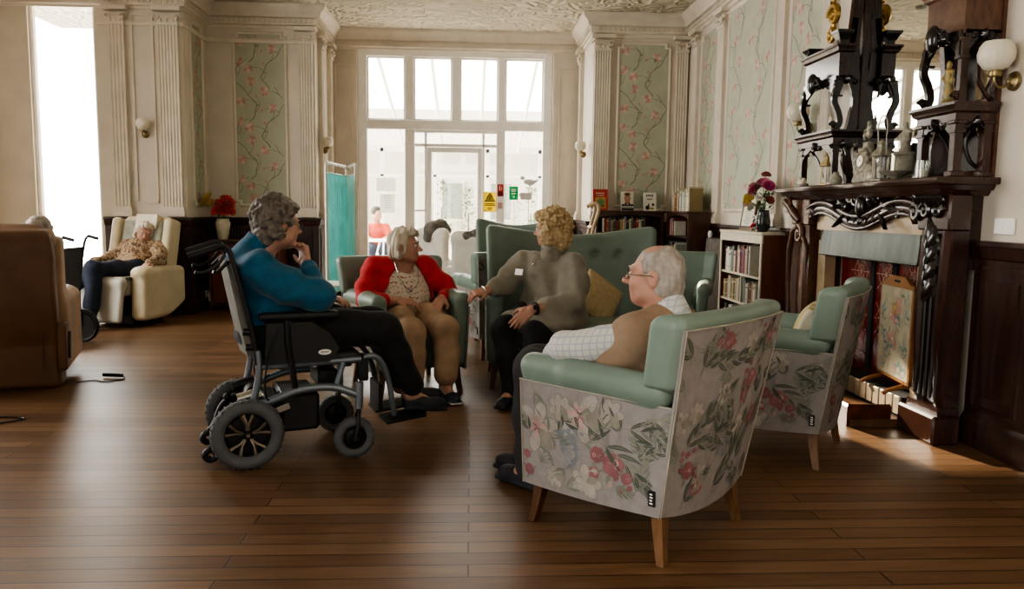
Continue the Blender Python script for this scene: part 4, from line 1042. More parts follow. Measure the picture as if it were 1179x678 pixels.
# ------------------------------------------------------------------ ornaments on the shelf (top of the shelf at 1.456)
ZS = 1.4565
M['pewter'] = mat('grey_patinated_metal', '#a8a290', .45, .35, var=.2, scale=30); M['stone'] = mat('grey_stone', '#a39d8c', .7, var=.15, scale=30, bump=.3, bscale=80); M['lglass'] = glass_mat('lantern_glass', (.93, .95, .93), .12); M['cream'] = mat('cream_ceramic', '#d9cfb8', .3, var=.06)
def lantern(name, label, loc, m, s=1.):
    t = thing(name, label, 'lantern', loc); t.scale = (s, s, s)
    b = MB(); b.lathe([(0, 0), (.055, 0), (.055, .012), (.045, .02)], n=6); b.lathe([(.046, .135), (.062, .14), (.05, .16), (.03, .18), (.026, .2), (.03, .205), (.02, .222), (.0, .23)], n=6)
    for k in range(6): a = PI/3*k; b.cyl((.044*math.cos(a), .044*math.sin(a), .015), (.044*math.cos(a), .044*math.sin(a), .14), .0045, n=6)
    b.build('lantern_frame', m, t)
    MB().tube([(0, 0, .018), (0, 0, .137)], [.04, .04], 6).build('lantern_pane', M['lglass'], t, 20)
    MB().lathe([(0, .02), (.016, .02), (.016, .08), (0, .082)], n=12).build('candle', M['cream'], t)
    b = MB(); b.tube([(0, .05*math.cos(q)+0, .225+.075*math.sin(q)+.06) for q in np.linspace(-.55, PI+.55, 20)], .004, 6); b.tube([(0, .0425, .246), (0, .05, .15)], .003, 6); b.tube([(0, -.0425, .246), (0, -.05, .15)], .003, 6); b.build('handle', m, t)
    return t
lantern('lantern', 'small cream and gold lantern with hoop handle by the left mantel tower', (2.56, 5.56, ZS), mat('cream_gold_metal', '#cdb987', .4, .4))
lantern('lantern', 'bronze lantern with hoop handle between the figure clock and the right tower', (2.53, 4.76, ZS), M['pewter'], 1.12)
ck = thing('figure_clock', 'ornate grey mantel clock topped by a small figure', 'clock', (2.6, 5.06, ZS))
s = SDF(.005); s.rbox((0, 0, .05), (.045, .1, .05), .02); s.ell((-.005, 0, .14), (.05, .07, .07)); s.ell((0, 0, .21), (.034, .042, .035)); s.rbox((0, 0, .25), (.026, .032, .02), .01)
for y in (-.09, -.03, .03, .09): s.ell((-.03, y, .02), (.02, .026, .025), k=.012)
for y in (-.085, .085): s.ell((-.02, y, .085), (.025, .03, .04), k=.015)
for i in range(10): a = .63*i; s.ell((-.04, .075*math.cos(a), .15+.07*math.sin(a)), (.018, .016, .016), k=.01)
s.noise = wob(170, .0025, 3); s.build('clock_case', M['stone'], ck)
b = MB(); b.lathe([(0, 0), (.036, 0), (.04, .008), (.036, .012), (0, .01)], (-.045, .0, .145), 20, (-1, 0, .1)); b.build('clock_face', M['cream'], ck)
s = SDF(.004); s.ell((0, 0, .32), (.018, .02, .03), k=.01); s.cap((0, 0, .34), (-.004, 0, .37), .016, .012, .01); s.ell((-.005, 0, .393), (.012, .012, .015), k=.006); s.chain([(0, .016, .362), (-.012, .034, .345), (-.02, .03, .325)], [.007, .006, .005], .006); s.chain([(0, -.016, .362), (-.01, -.036, .36), (-.015, -.05, .375)], [.007, .006, .005], .006); s.chain([(0, .01, .33), (-.02, .016, .315), (-.02, .02, .285)], [.011, .01, .008], .008); s.build('clock_figure', M['pewter'], ck)
st = thing('statuette', 'grey statuette of a draped figure on a drum beside the right mantel tower', 'statuette', (2.69, 4.78, ZS))
MB().lathe([(0, 0), (.075, 0), (.075, .02), (.06, .03), (.056, .16), (.064, .17), (.06, .185), (.03, .19)], n=24).build('drum_base', M['stone'], st)
s = SDF(.005); s.cap((0, 0, .18), (0, 0, .25), .036, .028, .01); s.ell((0, 0, .285), (.03, .038, .045)); s.ell((0, 0, .352), (.016, .016, .02), k=.012); s.chain([(0, .034, .31), (-.01, .05, .28), (-.02, .03, .265)], [.011, .01, .008], .01); s.chain([(0, -.034, .31), (-.01, -.06, .3), (-.015, -.08, .305)], [.011, .009, .007], .01); s.noise = wob(110, .003, 5); s.build('figure', M['stone'], st)
b = MB(); b.lathe([(0, 0), (.02, 0), (.024, .012), (.05, .03), (.095, .05), (.1, .056), (.09, .055), (.03, .03), (0, .028)], n=28)
o = b.build('bowl', M['pewter']); o.location = (2.53, 4.58, ZS); tag(o, 'shallow dark bowl in front of the statuette on the mantel shelf', 'bowl')
b = MB(); b.lathe([(0, 0), (.03, 0), (.042, .02), (.044, .04), (.03, .062), (.018, .075), (.022, .085), (.016, .088), (0, .08)], n=20); o = b.build('jug', M['stone']); o.location = (2.53, 5.35, ZS); tag(o, 'small squat grey jug between the cream lantern and the clock', 'jug')
h = MB(); h.tube([(0, .04, .03), (0, .058, .045), (0, .055, .07), (0, .022, .078)], .006, 7); h.build('handle', M['stone'], o)
b = MB(); b.lathe([(0, 0), (.04, 0), (.041, .085), (.036, .09), (.036, .1), (.033, .1), (.034, .01), (0, .01)], n=24); o = b.build('glass_jar', M['lglass']); o.location = (2.51, 4.28, ZS); tag(o, 'clear glass jar in front of the right mantel tower', 'jar')
b = MB(); b.lathe([(0, .012), (.031, .012), (.031, .05), (0, .052)], n=20); b.build('candle_wax', M['cream'], o)
s = SDF(.005); s.ell((0, 0, .025), (.03, .045, .025)); s.ell((-.005, .03, .05), (.018, .02, .022), k=.015); s.ell((0, -.025, .045), (.02, .02, .02), k=.015); s.noise = wob(130, .004, 8)
o = s.build('shell_ornament', M['cream']); o.location = (2.52, 5.88, ZS+.003); tag(o, 'small pale shell ornament at the far end of the mantel shelf', 'ornament')
def bird(label, loc, rz):
    s = SDF(.005); s.ell((0, 0, .024), (.05, .022, .022)); s.ell((.042, 0, .05), (.016, .014, .016), k=.02); s.cap((.054, 0, .05), (.07, 0, .047), .005, .002, .005); s.cap((-.04, 0, .028), (-.075, 0, .04), .013, .006, .015)
    o = s.build('bird_ornament', M['cream']); o.location = loc; o.rotation_euler = (0, 0, rz); tag(o, label, 'ornament')
bird('small white bird ornament between the clock and the bronze lantern', (2.52, 4.86, ZS+.003), 1.2)
def standing_figure(name, label, loc, m, H):
    k = H/.24; s = SDF(.004*k)
    s.cap((0, 0, .012*k), (0, .0, .1*k), .03*k, .022*k, .01); s.cap((0, 0, .1*k), (0, .004*k, .165*k), .02*k, .022*k, .01); s.ell((-.002, .004*k, .178*k), (.016*k, .026*k, .014*k), k=.01); s.ell((-.004*k, .006*k, .215*k), (.013*k, .013*k, .017*k), k=.006)
    s.chain([(0, .028*k, .176*k), (-.012*k, .036*k, .145*k), (-.024*k, .012*k, .13*k)], [.009*k, .008*k, .006*k], .006); s.chain([(0, -.022*k, .176*k), (-.01*k, -.036*k, .14*k), (-.01*k, -.034*k, .11*k)], [.009*k, .008*k, .006*k], .006); s.cap((-.004*k, .006*k, .196*k), (0, .004*k, .18*k), .007*k, .008*k, .004)
    s.rbox((0, 0, .008*k), (.034*k, .034*k, .008*k), .004); s.noise = wob(120/k, .0022*k, 4)
    o = s.build(name, m); o.location = loc; return tag(o, label, 'statuette')
standing_figure('gilded_statuette', 'gold and green robed lady statuette in the niche of the right tower', (2.6, 4.22, 1.8475), mat('gold_green_paint', '#b08d4e', .45, .2, col2='#6d7657', scale=26), .25)
standing_figure('porcelain_figurine', 'small pale porcelain figurine on the shelf of the left mantel tower', (2.6, 5.62, 1.8475), M['cream'], .13)

# ------------------------------------------------------------------ wall lights
M['opal'] = mat('opal_glass_shade', '#e2dac6', .35, var=.02, spec=.5)
def sconce(label, loc, rz, arm=.11, k=1.):
    t = thing('wall_light', label, 'wall light', loc, rz, 'fluted globe wall lights'); t.scale = (k, k, k)
    MB().lathe([(0, 0), (.045, 0), (.05, .008), (.044, .02), (.02, .03), (0, .032)], (0, 0, 0), 24, (1, 0, 0)).build('wall_plate', M['brass'], t)
    b = MB(); b.tube(smooth_pts([(.02, 0, 0), (.05, 0, -.025), (arm-.02, 0, -.03), (arm, 0, .0), (arm, 0, .03)]), .0065, 8); b.build('arm', M['brass'], t)
    MB().lathe([(0, .02), (.03, .02), (.034, .03), (.03, .055), (.028, .06)], (arm, 0, 0), 20).build('shade_holder', M['brass'], t)
    MB().lathe([(.028, .05), (.058, .065), (.082, .1), (.086, .135), (.078, .17), (.06, .195), (.055, .195), (.07, .165), (.078, .13), (.07, .1), (.05, .072)], (arm, 0, 0), 60, rib=.022, nr=20).build('fluted_globe_shade', M['opal'], t)
    return t
sconce('large fluted globe wall light to the right of the overmantel', (XR-.001, 3.95, 1.94), PI)
sconce('fluted globe wall light beyond the left mantel tower', (XR-.042, 6.28, 1.94), PI)
sconce('small globe wall light on the pale panel beside the tall left window', (-3.715, YF-.001, 2.07), -PI/2, .1, .85)
sconce('small globe wall light on the pilaster above the turquoise screen', (XB+.055, YP+.29, 2.0), -.9, .1, .85)
sconce('small globe wall light on the pilaster right of the garden window', (XC-.06, YP+.3, 2.0), PI+.9, .1, .85)
def socket(label, loc, rz, n, name='power_socket'):
    t = thing(name, label, 'socket', loc, rz)
    MB().box((-.147/2, -.02, -.043), (.147/2, 0, .043), bev=.006).build('plate', M['white'], t)
    for i in range(n): MB().box((-.05+.04*i, -.025, -.012), (-.032+.04*i, -.018, .012), bev=.003).build('rocker', M['white'], t)
    return t
socket('white three-way switch plate above the dark dado, right of the fireplace', (XR-.001, 3.93, 1.2), -PI/2, 3, 'switch_plate')
# ================================================================== bookcases, books, radiator, flowers
M['bookwood'] = mat('brown_bookcase_wood', '#4e2f20', .35, var=.2, scale=6, stretch=(1, 5, .7), coat=.25); M['redwood'] = mat('reddish_bookcase_end', '#6d3a25', .35, var=.15, scale=6, stretch=(5, 5, .6), coat=.3); M['cream_paint'] = mat('cream_painted_edge', '#cfc5ae', .5, var=.05)
def bookcase(name, label, loc, rz, W, D, H, shelves, edge, top=None, divs=(), arch=True, back=.015):
    """front faces local -y, width along x from the centre"""
    t = thing(name, label, 'bookcase', loc, rz)
    for x in (-W/2, W/2-.022): MB().box((x, -D/2, 0), (x+.022, D/2, H-.025)).build('side_panel', M['redwood'] if edge else M['bookwood'], t)
    MB().box((-W/2+.022, D/2-back, .05), (W/2-.022, D/2, H-.025)).build('back_panel', M['bookwood'], t)
    MB().box((-W/2-.02, -D/2-.02, H-.025), (W/2+.02, D/2, H), bev=.006).build('top', top or M['bookwood'], t)
    for z in shelves: MB().box((-W/2+.022, -D/2+.006, z-.02), (W/2-.022, D/2-back, z)).build('shelf', M['cream_paint'] if edge else M['bookwood'], t)
    for x, z0, z1 in divs: MB().box((x-.01, -D/2+.008, z0), (x+.01, D/2-back, z1)).build('divider', M['cream_paint'] if edge else M['bookwood'], t)
    b = MB(); b.box((-W/2+.022, -D/2+.004, 0), (W/2-.022, D/2-.02, .05)); b.build('plinth', M['bookwood'], t)
    if edge:
        b = MB(); b.box((-W/2-.004, -D/2-.012, H-.1), (W/2+.004, -D/2+.004, H-.025)); b.build('fascia', M['cream_paint'], t)
        for x in (-W/2, W/2-.03): MB().box((x, -D/2-.012, .0), (x+.03, -D/2-.0005, H-.1)).build('edge_strip', M['cream_paint'], t)
    elif arch:
        b = MB(); n = 16; pts = [(-W/2+.022, 0), (W/2-.022, 0)]+[((W/2-.022)*math.cos(PI*i/n), -.075+.05*math.sin(PI*i/n)) for i in range(n+1)]
        b.prism(pts, (0, -D/2+.018, H-.025), (1, 0, 0), (0, 0, 1), (0, -.014, 0)); b.build('arched_rail', M['bookwood'], t)
    return t
BC = ['#7c2a26', '#c9c0a8', '#2f4a3c', '#d8d2c2', '#8a7a55', '#34404f', '#a3532f', '#cfc8b5', '#5e6a5c', '#b9ad92', '#6b2b36', '#e0dccf', '#3b3633', '#86938e', '#b08a4a', '#4a5d72', '#9aa58f', '#c4b9a0']
BN = ['dark red', 'cream', 'dark green', 'white', 'olive brown', 'navy', 'rust', 'pale grey', 'grey green', 'beige', 'maroon', 'off white', 'black', 'grey', 'mustard', 'slate blue', 'sage', 'buff']
BM = [mat('book_cover_'+n.replace(' ', '_'), c, .55, var=.05, scale=20) for c, n in zip(BC, BN)]
M['pages'] = mat('book_pages', '#d9cfb8', .8)
ORD = ['first', 'second', 'third', 'fourth', 'fifth', 'sixth', 'seventh', 'eighth', 'ninth', 'tenth', 'eleventh', 'twelfth', 'thirteenth', 'fourteenth', 'fifteenth', 'sixteenth', 'seventeenth', 'eighteenth', 'nineteenth', 'twentieth']
def book_mesh(th, d, h, ci):
    b = MB(); b.mat(0)                                   # spine at -y
    pr_ = [(0, 0), (th*.5, -.006), (th, 0), (th, d), (th-.003, d), (th-.003, .004), (.003, .004), (.003, d), (0, d)]
    b.prism(pr_, (0, 0, 0), (1, 0, 0), (0, 1, 0), (0, 0, h)); b.mat(1).box((.003, .004, .004), (th-.003, d-.005, h-.004))
    b.mat(2)
    for z, k in ((.78, .05), (.2, .02)): b.box((th*.12, -.0068, h*z), (th*.88, -.0045, h*(z+k)))
    return b
def book_row(o, d, n, hmax, dep, where, group, seed, wmax=.045, length=None, spec=None):
    """books standing side by side from o along unit d, spines to the right-hand normal"""
    rnd = random.Random(seed); o = np.array(o, float); d = nrm(d); rz = math.atan2(d[1], d[0]); x = 0
    for i in range(n):
        th = rnd.uniform(.018, wmax); h = hmax*rnd.uniform(.74, .98); ci = rnd.randrange(len(BM)) if spec is None else spec[i % len(spec)]
        if length and x+th > length: break
        p = o+d*x
        b = book_mesh(th, dep*rnd.uniform(.85, 1), h, ci); bo = b.build('book', [BM[ci], M['pages'], BM[(ci+5) % len(BM)]], None, 30)
        bo.location = p; bo.rotation_euler = (0, 0, rz)
        tag(bo, '%s book, %s from the left %s' % (BN[ci], ORD[i], where), 'book', group); x += th+.0015
# unit one against the back wall; unit two along the right wall behind it
bookcase('bookcase', 'low dark bookcase against the back wall with three books displayed on top', (2.005, 9.9, 0), 0, .86, .27, 1.27, (.35, .7, 1.0), False)
bookcase('bookcase', 'low dark bookcase along the right wall with a row of books on top', (2.575, 9.2, 0), -PI/2, .96, .26, 1.27, (.35, .68, .98), False)
book_row((1.66, 9.79, 1.0001), (1, 0, 0), 19, .2, .16, 'on the top shelf of the back bookcase', 'books in the back bookcase', 3, .034, .68)
book_row((1.68, 9.79, .7001), (1, 0, 0), 18, .25, .16, 'on the second shelf of the back bookcase', 'books in the back bookcase', 13, .036, .66)
book_row((2.47, 9.64, .9801), (0, -1, 0), 9, .22, .16, 'on the top shelf of the side bookcase', 'books in the side bookcase', 5, .04, .5, [0, 10, 3, 13, 0, 7])
book_row((2.47, 9.64, .6801), (0, -1, 0), 11, .24, .16, 'on the second shelf of the side bookcase', 'books in the side bookcase', 6, .04, .6)
book_row((2.5, 9.62, 1.2705), (0, -1, 0), 20, .29, .18, 'in the row standing on the side bookcase', 'books standing on the side bookcase', 9, .05, .82, [3, 9, 4, 6, 4, 9, 17, 12, 3, 7, 8, 3, 16, 7, 8, 3, 1])
def display_book(label, x, w_, h, ci, art):
    t = thing('display_book', label, 'book', (x, 9.93, 1.2705), 0); t.rotation_euler = (-.22, 0, 0)
    b = MB(); b.box((-w_/2, 0, 0), (w_/2, .03, h), bev=.002); b.build('cover', BM[ci] if ci >= 0 else M['bookred'], t)
    MB().box((-w_/2+.003, .003, -.0005), (w_/2-.0005+.001, .027, h-.004)).build('page_block', M['pages'], t)
    b = MB(); art(b, w_, h); b.build('cover_picture', ART, t, 0)
M['bookred'] = mat('book_cover_bright_red', '#b5392c', .5)
ART = [mat('print_green', '#6f8a5c', .7), mat('print_skin', '#b98d74', .7), mat('print_dark_suit', '#2a2a30', .7), mat('print_white', '#ddd8cc', .7), mat('print_black', '#2c2a28', .7), mat('print_gold', '#b79a55', .7), mat('print_brown_hair', '#6b4c36', .7), mat('print_red', '#9c3b30', .7)]
def disc(b, x, z, rx, rz_, m, y=-.0012, n=18): b.mat(m).add([(x+rx*math.cos(2*PI*i/n), y, z+rz_*math.sin(2*PI*i/n)) for i in range(n)], [tuple(range(n))])
def quad(b, x0, z0, x1, z1, m, y=-.0012): b.mat(m).add([(x0, y, z0), (x1, y, z0), (x1, y, z1), (x0, y, z1)], [(0, 1, 2, 3)])
def art1(b, w_, h):
    quad(b, -w_*.35, h*.1, w_*.35, h*.62, 5); disc(b, 0, h*.36, w_*.27, h*.19, 0, -.002); disc(b, -.03, h*.22, .02, .016, 3, -.003); disc(b, .03, h*.2, .02, .016, 7, -.003)
    for i in range(6): quad(b, -w_*.3+i*w_*.1, h*.78, -w_*.3+i*w_*.1+w_*.06, h*.84, 3)
    for i in range(5): quad(b, -w_*.25+i*w_*.1, h*.68, -w_*.25+i*w_*.1+w_*.06, h*.72, 3)
def art2(b, w_, h):
    quad(b, -w_*.48, h*.01, w_*.48, h*.34, 2); disc(b, 0, h*.38, w_*.22, h*.1, 2, -.0016); disc(b, 0, h*.62, w_*.25, h*.23, 1, -.002); disc(b, 0, h*.85, w_*.25, h*.09, 6, -.0024); quad(b, -w_*.09, h*.3, w_*.09, h*.48, 1, -.0022)
    for x in (-.03, .03): disc(b, x, h*.66, .008, .005, 4, -.003)
    quad(b, -.02, h*.52, .02, h*.535, 7, -.003); quad(b, -w_*.46, h*.14, w_*.46, h*.24, 3, -.0026)
    for i in range(6): quad(b, -w_*.4+i*w_*.13, h*.16, -w_*.4+i*w_*.13+w_*.08, h*.22, 4, -.003)
def art3(b, w_, h):
    for i in range(4): quad(b, -w_*.28+i*w_*.15, h*.78, -w_*.28+i*w_*.15+w_*.09, h*.88, 4)
    for i in range(3): quad(b, -w_*.2+i*w_*.14, h*.6, -w_*.2+i*w_*.14+w_*.08, h*.68, 4)
    disc(b, -w_*.2, h*.18, w_*.16, h*.12, 4); disc(b, w_*.24, h*.34, w_*.1, h*.07, 4); disc(b, -w_*.1, h*.3, .008, .03, 4); disc(b, .02, h*.14, .03, .015, 5)
display_book('bright red book with a green picture standing on the low back bookcase', 1.655, .19, .275, -1, art1)
display_book('book showing a dark-suited man standing on the low back bookcase', 2.0, .16, .25, 3, art2)
display_book('white book with black spots standing on the low back bookcase', 2.29, .165, .24, 11, art3)
# cream edged bookcase by the radiator
bookcase('bookcase', 'cream edged bookcase with reddish ends, beside the fireplace', (2.655, 7.24, 0), -PI/2, 1.12, .23, 1.09, (.08, .42, .69), True, M['cream_paint'], ((.02, .42, .67), ))
book_row((2.565, 7.74, .6901), (0, -1, 0), 20, .27, .16, 'on the cream bookcase top shelf', 'books in the cream edged bookcase', 21, .052, .95, [5, 3, 11, 3, 7, 13, 8, 7, 0, 10, 17, 3, 0, 10, 10, 0, 7, 9])
book_row((2.565, 7.76, .4201), (0, -1, 0), 12, .23, .16, 'left of the cream bookcase divider', 'books in the cream edged bookcase', 22, .05, .49, [14, 2, 4, 17, 9, 8])
book_row((2.565, 7.2, .4201), (0, -1, 0), 13, .24, .16, 'right of the cream bookcase divider', 'books in the cream edged bookcase', 23, .05, .46, [8, 13, 3, 7, 8, 4, 6, 9, 3, 17])
book_row((2.565, 7.7, .0801), (0, -1, 0), 18, .3, .17, 'on the cream bookcase bottom shelf', 'books in the cream edged bookcase', 24, .055, .95, [2, 8, 8, 17, 3, 13, 16])
# framed papers
def framed(label, y, z, w_, h, tilt, m, x=2.71):
    t = thing('picture_frame', label, 'frame', (x, y, z)); t.rotation_euler = (0, tilt, 0)
    b = MB(); f = .02
    for y0, y1, z0, z1 in ((-w_/2, w_/2, 0, f), (-w_/2, w_/2, h-f, h), (-w_/2, -w_/2+f, f, h-f), (w_/2-f, w_/2, f, h-f)): b.box((-.01, y0, z0), (.01, y1, z1))
    b.build('moulding', m, t); MB().box((-.004, -w_/2+f, f), (.008, w_/2-f, h-f)).build('paper', M['paperw'], t)
    b = MB(); rnd = random.Random(int(y*100))
    for i in range(9): L_ = w_*rnd.uniform(.3, .6); b.box((-.0052, -L_/2, h*.2+i*h*.07), (-.0045, L_/2, h*.2+i*h*.07+.006))
    b.build('text_lines', M['ink'], t)
M['paperw'] = mat('white_paper', '#d9d5c8', .7, var=.03); M['ink'] = mat('grey_ink', '#8b8a86', .8)
framed('framed certificate leaning on the cream edged bookcase, left one', 7.6, 1.0905, .36, .33, .14, mat('bronze_frame', '#6f5738', .4, .3), 2.715)
framed('pale framed paper behind the flower vase on the cream edged bookcase', 7.19, 1.0905, .32, .27, .14, mat('pale_frame', '#b9ab8c', .5), 2.725)
# radiator
rd = thing('radiator', 'grey column radiator with white valve on the right wall, left of the cream edged bookcase', 'radiator', (2.68, 8.27, 0))
MR = mat('grey_radiator_paint', '#6d665c', .45)
b = MB()
for k in range(14):
    y = -.3+.046*k
    b.tube(smooth_pts([(-.045, y, .1), (-.05, y, .16), (-.05, y, .9), (-.02, y, .96), (.02, y, .96), (.05, y, .9), (.05, y, .16), (.045, y, .1)], 3), .017, 8)
b.tube([(0, -.31, .14), (0, .31, .14)], .02, 8); b.tube([(0, -.31, .92), (0, .31, .92)], .02, 8)
for y in (-.3, .3): b.box((-.03, y-.02, 0), (.03, y+.02, .13))
b.build('column_sections', MR, rd)
MB().lathe([(0, 0), (.022, 0), (.028, .02), (.028, .05), (.02, .075), (0, .08)], (-.0, .36, .98), 16).build('valve_head', M['white'], rd); MB().tube([(0, .31, .92), (0, .36, .92), (0, .36, .99)], .01, 8).build('valve_pipe', M['zinc'], rd)
# flowers in vases
def flower_vase(name, label, loc, vase, vm, heads, stemtop, leafm, n_leaf, spread, seed, bow=False):
    rnd = random.Random(seed); t = thing(name, label, 'vase of flowers', loc)
    MB().lathe(vase, n=24).build('vase', vm, t)
    zt = vase[-1][1] if vase[-1][0] > .005 else max(p[1] for p in vase)
    for (x, y, z, r, m, kind) in heads:
        r *= 1.22
        b = MB(); b.mat(1).tube(smooth_pts([(x*.1, y*.1, zt*.3), (x*.25, y*.25, zt+.02), (x*.7, y*.7, zt+(z-zt)*.55), (x, y, z-r*.3)], 3), .0032, 5); b.mat(0)
        c = np.array((x, y, z)); up = nrm((x*1.5, y*1.5, .12))
        a_, b_, d_ = frame(up)
        for k in range(4 if kind else 3):
            nn = (15, 13, 10, 7)[k]; L_ = r*(1, .85, .66, .42)[k]
            for i in range(nn):
                q = 2*PI*i/nn+.4*k; el = (.0, .4, .8, 1.15)[k]+rnd.uniform(-.15, .15); dr = (a_*math.cos(q)+b_*math.sin(q))*math.cos(el)+d_*math.sin(el); sd = nrm(np.cross(dr, d_)); w_ = L_*.2 if kind else L_*.36
                b.add([c, c+dr*L_*.5+sd*w_, c+dr*L_*.9+sd*w_*.8+d_*L_*.12, c+dr*L_+d_*L_*.16, c+dr*L_*.9-sd*w_*.8+d_*L_*.12, c+dr*L_*.5-sd*w_], [(0, 1, 2, 3, 4, 5)])
        b.ball(c+d_*r*.12, r*.25, 8); b.build('flower', [m, M['stem']], t, 60)
    b = MB()
    for i in range(n_leaf):
        q = rnd.uniform(0, 6.28); R_ = spread*rnd.uniform(.3, 1); z = zt+rnd.uniform(.0, stemtop-zt)
        p = np.array((R_*math.cos(q)*(.4+.6*(z-zt)/(stemtop-zt)), R_*math.sin(q)*(.4+.6*(z-zt)/(stemtop-zt)), z)); d = nrm((math.cos(q+rnd.uniform(-.8, .8)), math.sin(q+rnd.uniform(-.8, .8)), rnd.uniform(-.2, .9))); sd = nrm(np.cross(d, (0, 0, 1))); L_ = rnd.uniform(.03, .06)
        b.add([p, p+d*L_*.4+sd*L_*.22, p+d*L_*.8+sd*L_*.12, p+d*L_, p+d*L_*.8-sd*L_*.12, p+d*L_*.4-sd*L_*.22], [(0, 1, 2, 3, 4, 5)])
    b.build('foliage', leafm, t, 60)
    if bow:
        b = MB()
        for s in (-1, 1): b.tube(smooth_pts([(-.05, .01, .12), (-.07, .01+s*.04, .15), (-.07, .01+s*.05, .12), (-.052, .01, .12)], 4), .005, 6); b.tube(smooth_pts([(-.052, .01, .12), (-.062, .01+s*.02, .08), (-.06, .01+s*.035, .04)], 4), .005, 6)
        b.build('ribbon', M['white'], t)
    return t
M['stem'] = mat('stem_green', '#55703f', .6); M['leaf'] = mat('leaf_green', '#4f6a3c', .6, var=.25, scale=30)
F = {k: mat('flower_'+k, c, .6, var=.12, scale=40, sheen=.2) for k, c in dict(magenta='#b5386d', pink='#d98a9f', palepink='#e3b8b8', yellow='#e6c552', white='#e8e2d3', rust='#8f3a30', red='#c93428', orange='#d9782f').items()}
flower_vase('flower_vase', 'dark vase of pink, magenta and yellow flowers on the cream edged bookcase', (2.6, 6.86, 1.0905),
    [(0, 0), (.045, 0), (.062, .04), (.066, .09), (.055, .15), (.05, .19), (.053, .195), (.045, .19), (.05, .1), (0, .02)], mat('dark_glass_vase', '#2c302c', .15, coat=.4),
    [(-.05, .12, .37, .052, F['pink'], 1), (-.06, .2, .3, .05, F['yellow'], 1), (-.06, .03, .37, .066, F['magenta'], 1), (-.02, -.03, .43, .055, F['magenta'], 1), (-.01, -.1, .41, .05, F['pink'], 1), (.02, .02, .5, .04, F['rust'], 0), (-.04, .16, .4, .04, F['palepink'], 0), (-.07, .1, .22, .036, F['white'], 0), (-.02, -.16, .4, .042, F['magenta'], 0), (.02, .08, .43, .045, F['pink'], 0), (-.07, .23, .26, .035, F['palepink'], 0), (0, -.14, .28, .035, F['rust'], 0), (-.085, .0, .05, .03, F['red'], 0), (-.06, -.06, .3, .035, F['white'], 0)], .4, M['leaf'], 130, .14, 4, True)
# ================================================================== powered wheelchair
M['rubber'] = mat('grey_tyre_rubber', '#5f6164', .75, var=.08, bump=.2, bscale=120); M['frame_grey'] = mat('silver_blue_frame', '#7e8790', .35, .55, var=.06); M['blk_fab'] = mat('black_vinyl', '#17171a', .5, var=.15, bump=.15, bscale=180); M['chrome'] = mat('bright_metal', '#c3c0b8', .2, .95, var=.03); M['bronze'] = mat('bronze_spokes', '#8b7f73', .3, .7, var=.1); M['grey_fab'] = mat('grey_seat_webbing', '#77756f', .75)
wc = thing('power_wheelchair', 'powered wheelchair with grey tyres carrying the woman in a blue jumper', 'wheelchair', (-1.1505, 3.946, 0), hd(.936, .35))
def wheel(c, R, tw, spokes, parent, side, rubber='rubber'):
    cx, cy, cz = c
    b = MB(); b.torus((cx, cy, cz), (0, 1, 0), R-tw*.5, tw*.5, 48, 12, 1.15)
    n = int(R*190)
    for k in range(n):
        a = 2*PI*k/n
        for s in (-1, 1):
            b.obox((cx+(R-.0028)*math.cos(a+.04*s), cy+s*tw*.24, cz+(R-.0028)*math.sin(a+.04*s)), (.005, tw*.3, .009), np.array([(math.cos(a), 0, math.sin(a)), (0, 1, 0), (-math.sin(a), 0, math.cos(a))]).T)
    w_ = b.build('wheel', M[rubber], parent, 50)
    b = MB(); r = R-tw*1.0
    b.mat(0).torus((cx, cy, cz), (0, 1, 0), r, .009, 40, 8, 2.4)
    b.mat(1); o = cy-side*-.0
    if spokes:
        for k in range(spokes):
            for d in (-.2, .2):
                a = 2*PI*k/spokes+.3; p0 = (cx+.02*math.cos(a), cy+side*.012, cz+.02*math.sin(a)); p1 = (cx+r*.55*math.cos(a+d*.6), cy+side*.02, cz+r*.55*math.sin(a+d*.6)); p2 = (cx+r*math.cos(a+d*1.3), cy+side*.016, cz+r*math.sin(a+d*1.3))
                b.tube([p0, p1, p2], [.013, .011, .016], 6, ell=.6)
        b.mat(0); b.lathe([(0, 0), (r*.98, 0), (r*.98, .004), (0, .006)], (cx, cy-side*.012, cz), 32, (0, -side, 0))
    else:
        b.mat(0).lathe([(0, 0), (r, .004), (r*.8, .012), (0, .014)], (cx, cy, cz), 24, (0, side, 0)); b.lathe([(0, 0), (r, .004), (r*.8, .012), (0, .014)], (cx, cy, cz), 24, (0, -side, 0))
    b.mat(0).lathe([(0, 0), (.022, 0), (.024, .02), (.016, .032), (0, .034)], (cx, cy, cz), 20, (0, side, 0)); b.mat(1).lathe([(0, .03), (.009, .03), (.008, .04), (0, .041)], (cx, cy, cz), 12, (0, side, 0))
    b.build('hub', [M['black'], M['bronze']], w_, 45)
